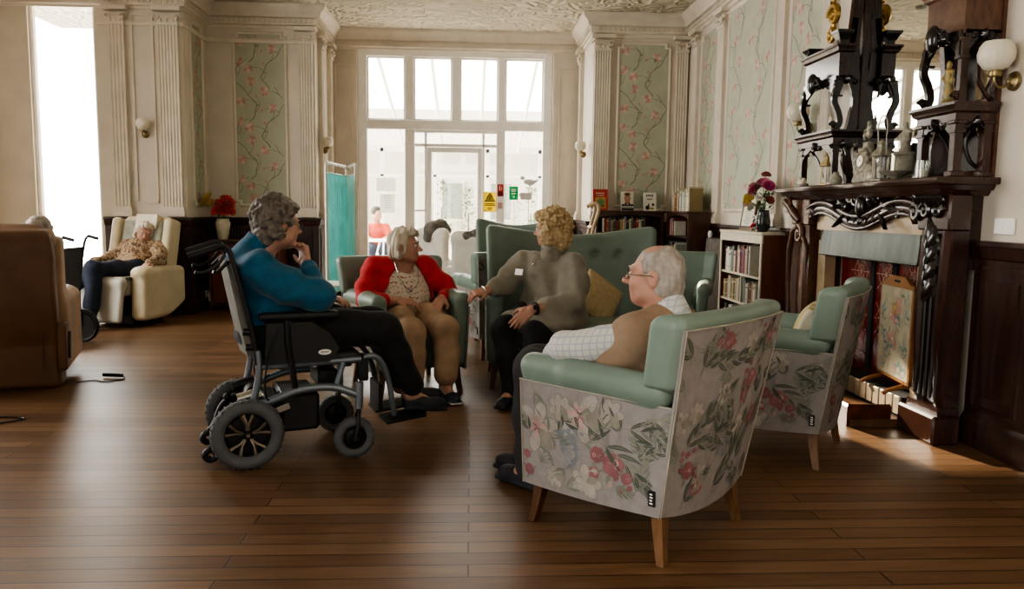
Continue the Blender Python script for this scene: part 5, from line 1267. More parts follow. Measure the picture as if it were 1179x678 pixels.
for s in (-1, 1):
    v = .25*s
    wheel((.004, v, .171), .171, .07, 5, wc, s); wheel((.516, v, .104), .104, .05, 0, wc, s)
    b = MB(); b.tube(smooth_pts([(.535, v, .3), (.54, v, .235), (.535, v, .215)]), .013, 8)
    for q in (-.036, .036): b.tube([(.535, v+q*.6, .22), (.53, v+q, .18), (.516, v+q, .104)], [.011, .01, .01], 8)
    b.cyl((.516, v-.042, .104), (.516, v+.042, .104), .01); b.build('caster_fork', M['black'], wc)
    b = MB(); b.tube(smooth_pts([(.02, v*.8, .3), (.1, v*.92, .315), (.25, v*.95, .365), (.4, v*.95, .368), (.5, v*.97, .335), (.555, v, .31)]), .02, 10); b.cyl((.54, v, .25), (.545, v, .385), .021)
    b.tube(smooth_pts([(.06, v*.88, .57), (.066, v*.88, .46), (.04, v*.86, .33), (.02, v*.84, .26)]), .017, 10); b.tube([(.43, v*.92, .36), (.47, v*.9, .485)], .015, 8); b.tube([(.05, v*.86, .485), (.56, v*.86, .495)], .015, 8)
    b.build('side_frame', M['frame_grey'], wc)
    b = MB(); b.tube(smooth_pts([(.055, v*.88, .5), (.045, v*.88, .62), (-.0, v*.88, .82), (-.043, v*.88, 1.0), (-.062, v*.88, 1.055), (-.1, v*.88, 1.068), (-.22, v*.88, 1.028)]), .0135, 8)
    for z, u in ((.585, .052), (.66, .04)): b.lathe([(0, 0), (.016, 0), (.016, .03), (0, .032)], (u-.015, v*.88, z), 12, (-1, 0, .1))
    b.build('back_post', M['black'], wc)
    b = MB(); b.tube([(-.1, v*.88, 1.068), (-.235, v*.88, 1.022)], [.017, .018], 10); g = b.build('push_handle', M['blk_fab'], wc)
    b = MB(); b.tube(smooth_pts([(-.075, v*.88, 1.03), (-.11, v*.95, .985), (-.16, v*.98, .955), (-.2, v*.98, .95)]), [.008]*18+[.007], 7); b.tube([(-.06, v*.88, 1.0), (-.11, v*.94, .95), (-.13, v*.96, .955)], .01, 7); b.ball((-.2, v*.98, .95), .011, 8); b.build("brake_lever", M["black"], wc)
    s_ = SDF(.006); s_.rbox((.255, v*1.02, .735), (.19, .03, .02), .016); s_.build('arm_pad', M['blk_fab'], wc)
    b = MB(); b.prism([(.09, .5), (.4, .5), (.45, .56), (.4, .64), (.3, .71), (.1, .7)], (0, v*.96-.008, 0), (1, 0, 0), (0, 0, 1), (0, .016, 0)); g = b.build('skirt_guard', M['black'], wc)
    if s < 0:
        k = MB(); k.mat(0).add([(.375+.032*math.cos(q), v*.96-.0095, .548+.014*math.sin(q)) for q in np.linspace(0, 2*PI, 25)[:-1]], [tuple(range(24))]); k.mat(1)
        for i in range(5): k.box((.356+.008*i, v*.96-.0103, .545-.003*(i % 2)), (.361+.008*i, v*.96-.0096, .553))
        k.build('maker_badge', [M['white'], M['frame_grey']], g, 0)
    b = MB(); b.tube(smooth_pts([(.2, v, .72), (.2, v, .6), (.22, v*.98, .46), (.23, v*.96, .38)]), .016, 8); b.tube([(.09, v, .712), (.4, v, .712)], .011, 8); b.lathe([(0, 0), (.016, 0), (.016, .012), (.009, .014), (0, .014)], (.2, v, .702), 16, (0, s, 0)); b.build('arm_bracket', M['black'], wc)
    b = MB(); b.tube(smooth_pts([(.555, v*.8, .49), (.62, v*.8, .505), (.67, v*.76, .47), (.71, v*.7, .38), (.735, v*.66, .25), (.75, v*.62, .17)]), [.016]*30+[.014], 8); b.build('leg_rest_tube', M['frame_grey'], wc)
    b = MB(); b.tube([(.56, v*.8, .52), (.565, v*.8, .4)], .021, 8); b.box((.55, v*.8-.02, .38), (.6, v*.8+.02, .5), bev=.008); b.build('leg_rest_bracket', M['black'], wc)
    b = MB(); b.prism([(-.05, -.09), (.17, -.085), (.19, 0), (.17, .085), (-.05, .09)], (.745, v*.5, .145), (.97, 0, .1), (0, 1, 0), (-.0, 0, .014)); b.build('footplate', M['black'], wc)
    b = MB(); b.tube(smooth_pts([(.03, v*.62, .3), (-.08, v*.62, .24), (-.13, v*.62, .13), (-.155, v*.62, .1)]), .013, 8); b.ball((-.06, v*.62, .27), .022, 8); b.torus((-.16, v*.62, .062), (0, 1, 0), .025, .017, 18, 8); b.build('anti_tip_arm', M['black'], wc)
    b = MB(); b.lathe([(0, 0), (.042, 0), (.048, .02), (.048, .13), (.04, .15), (0, .152)], (.06, v*.75, .3), 18, (0, -s, .0)); b.lathe([(0, 0), (.03, 0), (.03, .11), (0, .112)], (-.03, v*.6, .32), 16, (1, 0, .25)); b.build('drive_motor', M['chrome'] if s < 0 else M['black'], wc)
    b = MB(); b.tube(smooth_pts([(.17, v*.97, .7), (.13, v*1.03, .6), (.09, v*1.05, .45), (.1, v, .33), (.16, v*.85, .36)]), .0045, 6); b.build('control_cable', M['black'], wc)
s_ = SDF(.008); s_.rbox((.31, 0, .505), (.25, .215, .035), .025); s_.build('seat_cushion', M['blk_fab'], wc)
b = MB(); rings = []
for k in range(8):
    t = k/7; z = .54+.46*t; u = .045-.088*t
    rings.append([(u-.028, -.2, z), (u+.01, -.2, z), (u-.012+.03*0, 0, z), (u+.01, .2, z), (u-.028, .2, z), (u-.05, 0, z)])
b.loft(rings).build('back_sling', M['grey_fab'], wc, 60)
b = MB(); b.box((.17, -.17, .14), (.36, .17, .33), bev=.015); b.box((.02, -.14, .2), (.17, .14, .31), bev=.012); b.box((.36, -.13, .34), (.46, .13, .44), bev=.012); b.build('battery_box', M['black'], wc)
b = MB(); b.obox((.13, -.175, .25), (.17, .006, .03), np.array([(.95, 0, .31), (0, 1, 0), (-.31, 0, .95)]).T); b.build('battery_strap', M['chrome'], wc)
b = MB(); b.box((.42, .2, .755), (.52, .28, .785), bev=.01); b.cyl((.48, .24, .78), (.484, .24, .815), .006); b.ball((.485, .24, .825), .014, 10); b.build('joystick', M['black'], wc)
b = MB(); b.box((.68, -.1, .19), (.7, .1, .33)); b.build('calf_strap', M['blk_fab'], wc)

# ================================================================== brown riser recliner (seen from behind) and its cables
M['brown_leather'] = mat('brown_leather', '#68492f', .45, var=.12, scale=5, bump=.15, bscale=120); M['lit_leather'] = mat('lit_brown_leather', '#9c7f63', .5, var=.1, scale=5)  # tan tone puts the light on roll and arm into the leather colour
br = thing('recliner', 'brown leather recliner seen from behind at the left edge', 'recliner', (-3.36, 5.73, 0), hd(-.33, .944))
s = SDF(.01)
def rb(X, Y, Z):
    uc = -.33-.06*np.clip((Z-.3)/.8, 0, 1)-.03*np.clip((Z-.3)*(1.0-Z)/.12, 0, 1)
    a = np.abs(X-uc)-.075; b_ = np.abs(Y)-.385+.03*np.clip((Z-.9)/.2, 0, 1); c = np.abs(Z-.54)-.5
    return (np.sqrt(np.maximum(a, 0)**2+np.maximum(b_, 0)**2+np.maximum(c, 0)**2)+np.minimum(np.maximum(a, np.maximum(b_, c)), 0)-.045)
s.func((-.52, -.45, -.02), (-.2, .45, 1.1), rb); s.cap((-.37, -.3, 1.05), (-.37, .3, 1.05), .075, .075, .04)
s.noise = wob(9, .006, 2); s.build('backrest', M['brown_leather'], br)
s = SDF(.009); s.chain([(-.385, -.36, 1.02), (-.4, 0, 1.035), (-.385, .36, 1.02)], [.072, .08, .072], .03); s.noise = wob(12, .006, 4); s.build("head_roll", M["lit_leather"], br)
b = MB()
for y in (-.33, .33): b.tube(smooth_pts([(-.452, y, .12), (-.475, y, .5), (-.478, y, .9), (-.46, y, 1.03)]), .006, 6)
b.tube([(-.478, -.36, .98), (-.482, 0, .985), (-.478, .36, .98)], .006, 6); b.build('seam_piping', M['brown_leather'], br)
for sg in (-1, 1):
    s = SDF(.01); s.rbox((.02, sg*.4, .36), (.36, .075, .26), .05); s.cap((-.28, sg*.39, .6), (.3, sg*.385, .58), .07, .07, .04); s.rbox((-.28, sg*.405, .64), (.1, .05, .4), .045, k=.05); s.build('arm', M['lit_leather'] if sg < 0 else M['brown_leather'], br)
s = SDF(.012); s.rbox((.06, 0, .38), (.34, .33, .12), .06); s.build('seat_cushion', M['brown_leather'], br)
s = SDF(.012); s.rbox((.43, 0, .3), (.05, .32, .18), .04); s.build('footrest', M['brown_leather'], br)
b = MB()
for y in (-.3, .3):
    b.box((-.3, y-.02, .02), (.34, y+.02, .06))
    for x in (-.28, .32): b.cyl((x, y, 0), (x, y, .03), .02)
b.build('base_frame', M['black'], br)
s = SDF(.007); s.rbox((-.4, -.445, .29), (.075, .03, .17), .02); p = s.build('handset_pocket', M['brown_leather'], br)
MB().tube(smooth_pts([(-.41, -.478, .2), (-.4, -.48, .28), (-.37, -.48, .38)]), .012, 8).build('handset', M['black'], p)
b = MB(); P = []
for i in range(150): t = i/149; P.append((-2.68+.15*t+.0, 5.78-.02*t+.011*math.cos(i*.9), .022+.011*math.sin(i*.9)))
b.tube(P, .0035, 5); b.tube(smooth_pts([(-2.53, 5.76, .02), (-2.5, 5.7, .006), (-2.6, 5.62, .006), (-2.68, 5.66, .006), (-2.78, 5.6, .006)]), .0045, 6)
tag(b.build('coiled_cable', M['black'], None), 'black coiled cable lying on the floor beside the brown recliner', 'cable')
b = MB(); b.tube(smooth_pts([(-2.9, 4.42, .006), (-2.72, 4.5, .006), (-2.6, 4.62, .006), (-2.75, 4.66, .006), (-2.95, 4.6, .006)]), .0045, 6)
tag(b.build('floor_cable', M['black'], None), 'thin black cable looped on the floor at the left edge of the photo', 'cable')

# ================================================================== transit wheelchair beyond the brown recliner
tw = thing('transit_wheelchair', 'folding wheelchair half hidden behind the brown recliner, one small wheel showing', 'wheelchair', (-3.57, 7.1, 0), hd(-1, .05))
for s in (-1, 1):
    wheel((-.0, .22*s, .155), .155, .036, 6, tw, s, 'black')
    b = MB(); b.tube(smooth_pts([(0, .2*s, .155), (.0, .2*s, .5), (-.06, .2*s, .9), (-.11, .2*s, .985)]), .012, 8); b.tube([(0, .2*s, .48), (.45, .2*s, .5), (.5, .2*s, .2), (.56, .2*s, .12)], .012, 8); b.tube([(0, .2*s, .2), (.42, .2*s, .2)], .011, 8); b.tube([(.0, .21*s, .72), (.3, .21*s, .72), (.33, .2*s, .5)], .011, 8); b.build('side_frame', M['black'], tw)
    MB().tube([(-.1, .2*s, .98), (-.19, .2*s, .955)], .015, 8).build('push_handle', M['black'], tw)
    wheel((.42, .21*s, .08), .08, .028, 0, tw, s, 'black')
b = MB(); b.box((.02, -.2, .46), (.42, .2, .48)); b.build('seat', M['blk_fab'], tw); b = MB(); b.prism([(-.01, .5), (-.05, .88), (-.035, .88), (.005, .5)], (0, -.2, 0), (1, 0, 0), (0, 0, 1), (0, .4, 0)); b.build('back_sling', M['blk_fab'], tw)

# ================================================================== cream recliner
M['cream_leather'] = mat('cream_leather', '#d0c2a4', .5, var=.06, scale=5, bump=.12, bscale=140); M['pale_leather'] = mat('pale_grey_leather', '#c3c0b4', .45, var=.05, scale=5); M['grey_panel'] = mat('grey_back_panel', '#9d9f92', .6)
cr = thing('recliner', 'cream recliner with raised footrest in front of the white panelled wall', 'recliner', (-3.70, 8.62, 0), hd(-.2, -.98))
s = SDF(.012)
R_ = np.array([(math.cos(.42), 0, -math.sin(.42)), (0, 1, 0), (math.sin(.42), 0, math.cos(.42))])
s.rbox((-.36, 0, .77), (.08, .27, .38), .06, R_.T if 0 else np.array([[math.cos(-.3), 0, math.sin(-.3)], [0, 1, 0], [-math.sin(-.3), 0, math.cos(-.3)]]))
for sg in (-1, 1): s.rbox((-.33, sg*.31, .82), (.11, .055, .3), .045, np.array([[math.cos(-.25), 0, math.sin(-.25)], [0, 1, 0], [-math.sin(-.25), 0, math.cos(-.25)]]), k=.03)
s.build('backrest', M['cream_leather'], cr)
s = SDF(.01); s.rbox((-.33, 0, .95), (.05, .24, .15), .045, np.array([[math.cos(-.3), 0, math.sin(-.3)], [0, 1, 0], [-math.sin(-.3), 0, math.cos(-.3)]])); s.build('headrest_pad', M['grey_panel'], cr)
b = MB(); b.obox((-.35, .06, 1.07), (.13, .25, .16), np.array([[math.cos(-.3), 0, math.sin(-.3)], [0, 1, 0], [-math.sin(-.3), 0, math.cos(-.3)]])); b.build('head_cloth', M['cream'], cr)
for sg in (-1, 1):
    s = SDF(.011)
    def armf(X, Y, Z, sg=sg):
        zb = .07+.12*np.clip((-X-.02)/.34, 0, 1)**1.5; zt = .60+.03*np.cos(X*4); xf = .36-.03*(Z-.3)
        a = np.maximum(X-xf+.06, -.40+.06-X); c = np.maximum(zb+.06-Z, Z-zt+.06); b_ = np.abs(Y-sg*.36)-.095+.06
        return (np.sqrt(np.maximum(a, 0)**2+np.maximum(b_, 0)**2+np.maximum(c, 0)**2)+np.minimum(np.maximum(a, np.maximum(b_, c)), 0)-.06)*.95
    s.func((-.44, sg*.36-.11, .04), (.4, sg*.36+.11, .66), armf); s.ell((.22, sg*.36, .57), (.16, .1, .06), k=.05); s.build('arm', M['cream_leather'], cr)
s = SDF(.011); s.rbox((.05, 0, .42), (.34, .27, .1), .06); s.build('seat_cushion', M['pale_leather'], cr)
s = SDF(.011); s.rbox((.47, 0, .28), (.035, .27, .22), .03, np.array([[math.cos(-.2), 0, math.sin(-.2)], [0, 1, 0], [-math.sin(-.2), 0, math.cos(-.2)]])); s.cap((.42, -.22, .47), (.42, .22, .47), .06, .06, .05); s.build('footrest', M['pale_leather'], cr)
b = MB(); b.box((-.25, -.26, .03), (.3, .26, .3)); b.cyl((-.2, -.24, 0), (-.2, -.24, .05), .03); b.cyl((.25, -.24, 0), (.25, -.24, .05), .03); b.cyl((-.2, .24, 0), (-.2, .24, .05), .03); b.cyl((.25, .24, 0), (.25, .24, .05), .03)
for sg in (-1, 1): b.tube([(.25, sg*.25, .12), (.42, sg*.25, .2)], .014, 8)
b.build('base_frame', M['black'], cr)
b = MB(); b.box((.28, .255, .5), (.4, .31, .525), bev=.008); b.build('handset', M['black'], cr)

# ================================================================== turquoise folding screen, tray table, sideboard
M['turq'] = mat('turquoise_curtain', '#b2efec', .7, var=.08, scale=5); M['turq2'] = mat('pale_turquoise_curtain', '#dcf8f6', .7, var=.05, scale=5); M['wpipe'] = mat('white_tubing', '#e4e0d6', .35, var=.03)
fsn = thing('folding_screen', 'white framed folding screen with turquoise curtains left of the garden window', 'folding screen', (-1.38, 8.6, 0))
def screen_panel(A, B, m):
    A = np.array((*A, 0.))-np.array(fsn.location); B = np.array((*B, 0.))-np.array(fsn.location); d = nrm(B-A); r = .06
    b = MB(); q = [A+np.array((0, 0, .08)), A+np.array((0, 0, 1.66))]+[A+d*r*(1-math.cos(t))+np.array((0, 0, 1.66+r*math.sin(t))) for t in (.4, .8, 1.2)]+[A+d*r*1.2+np.array((0, 0, 1.72)), B-d*r*1.2+np.array((0, 0, 1.72))]+[B-d*r*(1-math.sin(t))+np.array((0, 0, 1.66+r*math.cos(t))) for t in (.4, .8, 1.2)]+[B+np.array((0, 0, 1.66)), B+np.array((0, 0, .08))]
    b.tube(q, .016, 8); b.tube([A+np.array((0, 0, .36)), B+np.array((0, 0, .36))], .011, 8); b.tube([A+np.array((0, 0, 1.62)), B+np.array((0, 0, 1.62))], .009, 8)
    n = np.cross(d, uZ)
    for P_ in (A, B): b.tube([P_-n*.14+np.array((0, 0, .03)), P_+np.array((0, 0, .09)), P_+n*.14+np.array((0, 0, .03))], .012, 8); b.ball(P_-n*.14+np.array((0, 0, .02)), .02, 8); b.ball(P_+n*.14+np.array((0, 0, .02)), .02, 8)
    f = b.build('screen_frame', M['wpipe'], fsn)
    Ln = np.linalg.norm(B-A)-.06; n_ = 60; rings = []
    for z in (.38, .6, 1.0, 1.4, 1.61):
        rw = [A+d*(.03+Ln*i/n_)+n*(.018*math.sin(i*1.1)*(1 if z < 1.5 else .6)) +np.array((0, 0, z)) for i in range(n_+1)]
        rings.append(rw+[p+n*.003 for p in rw[::-1]])
    MB().loft(rings).build('curtain', m, fsn, 80)
screen_panel((-1.475, 8.15), (-1.40, 9.0), M['turq']); screen_panel((-1.385, 9.02), (-1.215, 8.42), M['turq2'])
translucent(M["turq"], .75); translucent(M["turq2"], .75)
tt = thing("tray_table", 'small white tray table on a wheeled frame behind the blue jumper', 'table', (-1.1, 6.25, 0))
MB().box((-.22, -.2, .645), (.24, .2, .665), bev=.006).build('table_top', M['white'], tt)
b = MB(); b.tube([(-.2, .12, .05), (-.2, .12, .64)], .016, 8); b.tube([(-.2, -.15, .04), (-.2, .17, .04)], .014, 8); b.tube([(-.2, .12, .04), (.22, .12, .04)], .014, 8); b.tube([(.2, -.16, .645), (.2, -.16, .55), (.17, -.16, .52), (-.17, -.16, .52), (-.2, -.16, .55), (-.2, -.16, .645)], .01, 8)
for x, y in ((-.2, -.15), (-.2, .17), (.22, .12)): b.ball((x, y, .022), .022, 8)
b.build('table_frame', M['wpipe'], tt)
sb = thing('sideboard', 'dark sideboard with a spindled back rail against the left back wall', 'sideboard', (-2.72, 9.78, 0))
for x in (-.42, .4): MB().box((x, -.2, 0), (x+.02, .2, .84)).build('side_panel', M['redwood'], sb)
MB().box((-.45, -.22, .84), (.45, .22, .865), bev=.006).build('top', M['bookwood'], sb); MB().box((-.4, -.18, .06), (.4, .19, .84)).build('carcass', M['bookwood'], sb)
for x in (-.39, .01): d_ = MB().box((x, -.2, .1), (x+.38, -.181, .8), bev=.006).build('door', M['redwood'] if x < 0 else M['bookwood'], sb); MB().ball((x+(.34 if x < 0 else .04), -.21, .48), .014, 10).build('knob', M['brass'], d_)
b = MB(); b.box((-.42, .17, 1.0), (.42, .21, 1.03)); b.box((-.42, .17, .865), (-.39, .21, 1.0)); b.box((.39, .17, .865), (.42, .21, 1.0))
for k in range(20): b.lathe([(.007, 0), (.012, .05), (.007, .09), (.007, .136)], (-.37+.039*k, .19, .865), 8)
b.build('gallery_rail', M['bookwood'], sb)
flower_vase('flower_vase', 'cream vase of red and yellow flowers on the dark sideboard', (-3.0, 9.7, .8655),
    [(0, 0), (.05, 0), (.062, .03), (.085, .17), (.086, .2), (.07, .235), (.075, .25), (.066, .25), (.06, .23), (.07, .19), (0, .02)], M['cream'],
    [(-.15, -.03, .49, .08, F["yellow"], 1), (-.2, .0, .45, .06, F["yellow"], 1), (-.11, -.06, .43, .06, F["yellow"], 1), (.0, -.03, .42, .09, F['red'], 1), (.08, -.02, .45, .085, F['red'], 1), (.03, -.06, .34, .085, F['red'], 1), (-.04, -.08, .34, .07, F['red'], 1), (.1, -.06, .35, .07, F['red'], 1), (.02, .05, .48, .06, F['red'], 1), (.09, 0, .4, .05, F['red'], 1)], .42, M['leaf'], 50, .1, 6)
t = thing('plug_socket', 'white wall socket with a plugged-in adaptor low on the dark dado', 'socket', (XA+.052, 9.72, .2), PI/2)
MB().box((-.147/2, -.012, -.043), (.147/2, 0, .043), bev=.004).build('plate', M['white'], t); b = MB(); b.box((.0, -.07, -.1), (.055, -.012, .0), bev=.008); b.build('adaptor', M['white'], t); MB().box((.005, -.085, -.095), (.05, -.07, -.02), bev=.006).build('plug', M['black'], t)
# curved back post of a wooden chair, sunlight put into its pale colour
wcn = thing('wooden_chair', 'wooden chair with a sunlit curved back beside the low back bookcase', 'chair', (1.2, 9.3, 0), hd(-1, .05)); wcn.scale = (1, 1, 1.19)
wd = mat('sunlit_bent_wood', '#c9b08c', .4, var=.1)
for y in (-.19, .19): MB().tube(smooth_pts([(-.2, y, 0), (-.19, y, .45), (-.22, y*1.05, .8), (-.3, y*1.05, 1.06), (-.27, y, 1.13), (-.2, y*.98, 1.1)]), [.02]*30+[.024], 8).build('back_post', wd, wcn); MB().tube([(.2, y, 0), (.2, y, .44)], .019, 8).build('front_leg', wd, wcn)
MB().box((-.21, -.22, .43), (.23, .22, .47), bev=.012).build('seat', M['bookwood'], wcn)
b = MB()
for z in (.6, .75, .9): b.tube([(-.2-.04*(z-.6)*2, -.2, z), (-.23-.04*(z-.6)*2, 0, z), (-.2-.04*(z-.6)*2, .2, z)], .014, 6)
b.build('back_rails', wd, wcn)
# cream armchairs near the garden door, seen from behind
def cream_chair(label, loc, rz):
    t = thing('cream_armchair', label, 'armchair', loc, rz)
    s = SDF(.012); s.rbox((-.26, 0, .62), (.07, .27, .36), .065); s.cap((-.26, -.2, .95), (-.26, .2, .95), .075, .075, .05)
    for sg in (-1, 1): s.rbox((.02, sg*.3, .4), (.28, .07, .22), .06, k=.05)
    s.build("shell", mat("white_chair_cover", "#f6f1e7", .7, var=.04), t); s = SDF(.012); s.rbox((.04, 0, .38), (.26, .24, .08), .05); s.build('seat_cushion', M['white'], t)
    for x in (-.26, .26):
        for y in (-.28, .28): MB().cyl((x, y, 0), (x, y, .2), .02, .026, 10).build('leg', M['leg'], t)
    return t
cream_chair('cream armchair near the garden door with a dark grey throw over its back', (.1, 8.95, 0), hd(.15, 1))
cream_chair('cream armchair at the garden door with a dark jacket hung on its back', (-.3, 10.3, 0), hd(.7, .7))
s = SDF(.008); s.cap((-.15, -.27, .0), (.08, -.27, .06), .06, .08, .04); s.cap((.08, -.27, .06), (.22, -.25, .0), .08, .045, .03); s.noise = wob(45, .007, 3)
o = s.build('fur_throw', mat('dark_grey_fur', '#8a837a', .9, var=.35, scale=50)); o.location = (.1, 8.95, .955); tag(o, 'dark grey shaggy throw over the cream armchair near the garden door', 'throw')
s = SDF(.01); s.chain([(-.28, -.22, -.04), (-.22, -.2, .08), (-.1, -.14, .12), (.0, -.1, .05)], [.05, .08, .08, .05], .05); s.noise = wob(25, .012, 5)
o = s.build('jacket', mat('dark_grey_wool', '#7d7972', .9, var=.2)); o.location = (-.28, 10.25, .94); tag(o, 'dark grey jacket bundled on the cream armchair at the garden door', 'jacket')

# ================================================================== notices on the glass
yg = YR+.148
def notice(name, label, cat, x0, z0, x1, z1, m, art=None, y=None):
    b = MB(); y = yg if y is None else y; b.mat(0).box((0, -.003, 0), (x1-x0, 0, z1-z0))
    if art: art(b, x1-x0, z1-z0)
    o = b.build(name, [m]+NM, None, 0); o.location = (x0, y, z0); return tag(o, label, cat)
M["paperw2"] = translucent(mat("backlit_paper", "#dad7d0", .7, var=.03), .7)
NM = [mat('sign_ink', '#77776f', .7), mat('sign_black', '#3b3420', .7), mat('sign_white', '#e8e6da', .7), mat('sign_dark_red', '#5a1d16', .7)]
def tri(b, pts, m, y): b.mat(m).add([(x, y, z) for x, z in pts], [tuple(range(len(pts)))])
def lines(b, w_, h, rows, m, k=.6):
    rnd = random.Random(rows)
    for i in range(rows):
        L_ = w_*k*rnd.uniform(.6, 1); z = h*(.9-.75*i/rows); b.mat(m).add([(w_/2-L_/2, -.0042, z), (w_/2+L_/2, -.0042, z), (w_/2+L_/2, -.0042, z+.3*h/rows*.5), (w_/2-L_/2, -.0042, z+.3*h/rows*.5)], [(0, 1, 2, 3)])
notice('paper_notice', 'blank pale paper notice, upper one on the left garden window', 'notice', -1.35, 1.51, -1.075, 1.7, M["paperw2"])
notice('paper_notice', 'paper notice with handwriting, lower one on the left garden window', 'notice', -1.3, 1.2, -1.09, 1.47, M["paperw2"], lambda b, w_, h: lines(b, w_, h, 6, 1))
def warn(b, w_, h):
    tri(b, [(w_*.08, h*.5), (w_*.92, h*.5), (w_*.5, h*.98)], 2, -.0042); tri(b, [(w_*.2, h*.55), (w_*.8, h*.55), (w_*.5, h*.9)], 0, -.0046); tri(b, [(w_*.45, h*.6), (w_*.6, h*.6), (w_*.5, h*.72), (w_*.58, h*.72), (w_*.46, h*.84), (w_*.5, h*.74), (w_*.42, h*.73)], 2, -.005)
    for z, k in ((.38, .7), (.3, .8), (.16, .4), (.08, .3)): tri(b, [(w_*(.5-k/2), h*z), (w_*(.5+k/2), h*z), (w_*(.5+k/2), h*(z+.045)), (w_*(.5-k/2), h*(z+.045))], 2, -.0044)
notice('warning_sign', 'yellow warning triangle sign on the glass beside the garden door', 'sign', .185, 1.235, .375, 1.52, translucent(mat("sign_yellow", "#e3d04a", .6)), warn, YR+.1)
def redart(b, w_, h):
    tri(b, [(w_*.1, h*.08), (w_*.9, h*.08), (w_*.9, h*.4), (w_*.1, h*.4)], 4, -.0042); tri(b, [(w_*.3, h*.5), (w_*.45, h*.5), (w_*.45, h*.9), (w_*.3, h*.9)], 3, -.0042); tri(b, [(w_*.6, h*.55), (w_*.75, h*.55), (w_*.68, h*.85)], 3, -.0042)
notice('fire_sign', 'small red fire sign on the white frame right of the door', 'sign', .387, 1.455, .473, 1.63, mat('sign_red', '#b9352c', .6), redart, YR+.09)
notice('small_notice', 'tiny pale pink notice under the red fire sign', 'sign', .395, 1.28, .46, 1.37, mat('sign_pink', '#cfa79a', .6), lambda b, w_, h: lines(b, w_, h, 4, 1), YR+.09)
def grn(b, w_, h):
    for z, k in ((.72, .55), (.6, .5), (.42, .5)): tri(b, [(w_*(.5-k/2), h*z), (w_*(.5+k/2), h*z), (w_*(.5+k/2), h*(z+.08)), (w_*(.5-k/2), h*(z+.08))], 3, -.0042)
    tri(b, [(w_*.42, h*.15), (w_*.6, h*.15), (w_*.6, h*.3), (w_*.42, h*.3)], 3, -.0042)
notice('green_sign', 'green safety sign with white lettering on the right garden window', 'sign', .56, 1.41, .69, 1.605, translucent(mat("sign_green", "#2fa070", .6)), grn)
b = MB(); b.lathe([(0, 0), (.06, 0), (.055, -.035), (.03, -.045), (0, -.045)], n=24); o = b.build('smoke_detector', M['grey_panel']); o.location = (.21, 9.3, CZ-.001); tag(o, 'small grey smoke detector on the plaster ceiling', 'smoke detector')
# ================================================================== beyond the glass: conservatory and garden
tag(MB().box((-9, 11.6, -.1), (9, 40, -.001)).build('floor', mat('pale_paving', '#e2dccf', .8, var=.05, scale=2), None, 0), kind='structure')
cv = thing('conservatory', 'white glazed conservatory beyond the garden window', 'conservatory', (-.2, 14.5, 0))
def wb2(mb, name, m, sm=30): o = mb.build(name, m, cv, sm); o.location = -Vector(cv.location); return o
for k in range(8):
    x = -3.0+.8*k; wb2(MB().tube([(x, 11.62, 3.62), (x, 16.9, 2.5)], .03, 6), 'rafter', M['white'])
for k in range(6):
    x = -3.0+1.12*k; wb2(MB().box((x-.035, 16.9, 0), (x+.035, 16.97, 2.55)), 'post', M['white'])
wb2(MB().box((-3.1, 16.9, 2.47), (2.7, 16.98, 2.6)), 'eaves_beam', M['white']); wb2(MB().box((-3.1, 16.9, 0), (2.7, 16.96, .5)), 'low_wall', M['white'])
wb2(MB().box((-3.1, 16.9, 1.95), (2.7, 16.96, 2.0)), 'transom', M['white'])
wb2(MB().box((-3.0, 16.93, .5), (2.6, 16.935, 2.47)), 'pane', M['glass'], 0)
hb = thing('house', 'cream rendered house wing across the garden', 'house', (-.5, 26, 0))
def wb3(mb, name, m): o = mb.build(name, m, hb, 30); o.location = -Vector(hb.location); return o
wb3(MB().box((-9, 26, 0), (8, 26.3, 3.2)), 'wall', mat('cream_render', '#f2ecdf', .8, var=.04)); wb3(MB().prism([(-.4, 3.2), (3.2, 4.9), (3.2, 3.2)], (-9, 26, 0), (0, 1, 0), uZ, (17, 0, 0)), 'roof', mat('pale_tile_roof', '#e6dccd', .8, var=.15))
for x in (-6.5, -4.2, -1.0, .6, 3.4): wb3(MB().box((x, 25.93, .9), (x+.8, 26.01, 2.2)), 'window_frame', M['white']); wb3(MB().box((x+.07, 25.91, .97), (x+.73, 25.935, 2.13)), 'window_pane', mat('dark_pane', '#a3a99c', .2))
def shrub(label, loc, r, h, m, seed, name='shrub'):
    rnd = random.Random(seed); t = thing(name, label, 'shrub', loc); b = MB()
    for i in range(420):
        q = rnd.uniform(0, 6.28); z = rnd.random(); R_ = r*math.sin(PI*(.15+.8*z))*rnd.uniform(.55, 1); p = np.array((R_*math.cos(q), R_*math.sin(q), .1+h*z)); d = nrm((math.cos(q)+rnd.uniform(-.6, .6), math.sin(q)+rnd.uniform(-.6, .6), rnd.uniform(-.2, .8))); s = nrm(np.cross(d, uZ)); L_ = rnd.uniform(.08, .16)
        b.add([p, p+d*L_*.5+s*L_*.25, p+d*L_, p+d*L_*.5-s*L_*.25], [(0, 1, 2, 3)])
    b.build('foliage', m, t, 60); MB().cyl((0, 0, 0), (0, 0, h*.7), .03, .015).build('stem', M['bookwood'], t)
gm = mat('garden_leaf', '#87966c', .7, var=.3, scale=9)
shrub('upright green shrub seen through the garden door, left one', (-.75, 20.5, 0), .28, 1.9, gm, 1); shrub('upright green shrub seen through the garden door, right one', (-.05, 20.3, 0), .25, 1.7, gm, 2); shrub('leafy bush outside the right garden window', (1.5, 19.5, 0), .5, 1.7, gm, 3)
yu = thing('potted_yucca', 'spiky green pot plant outside the right garden window', 'plant', (1.05, 12.6, 0))
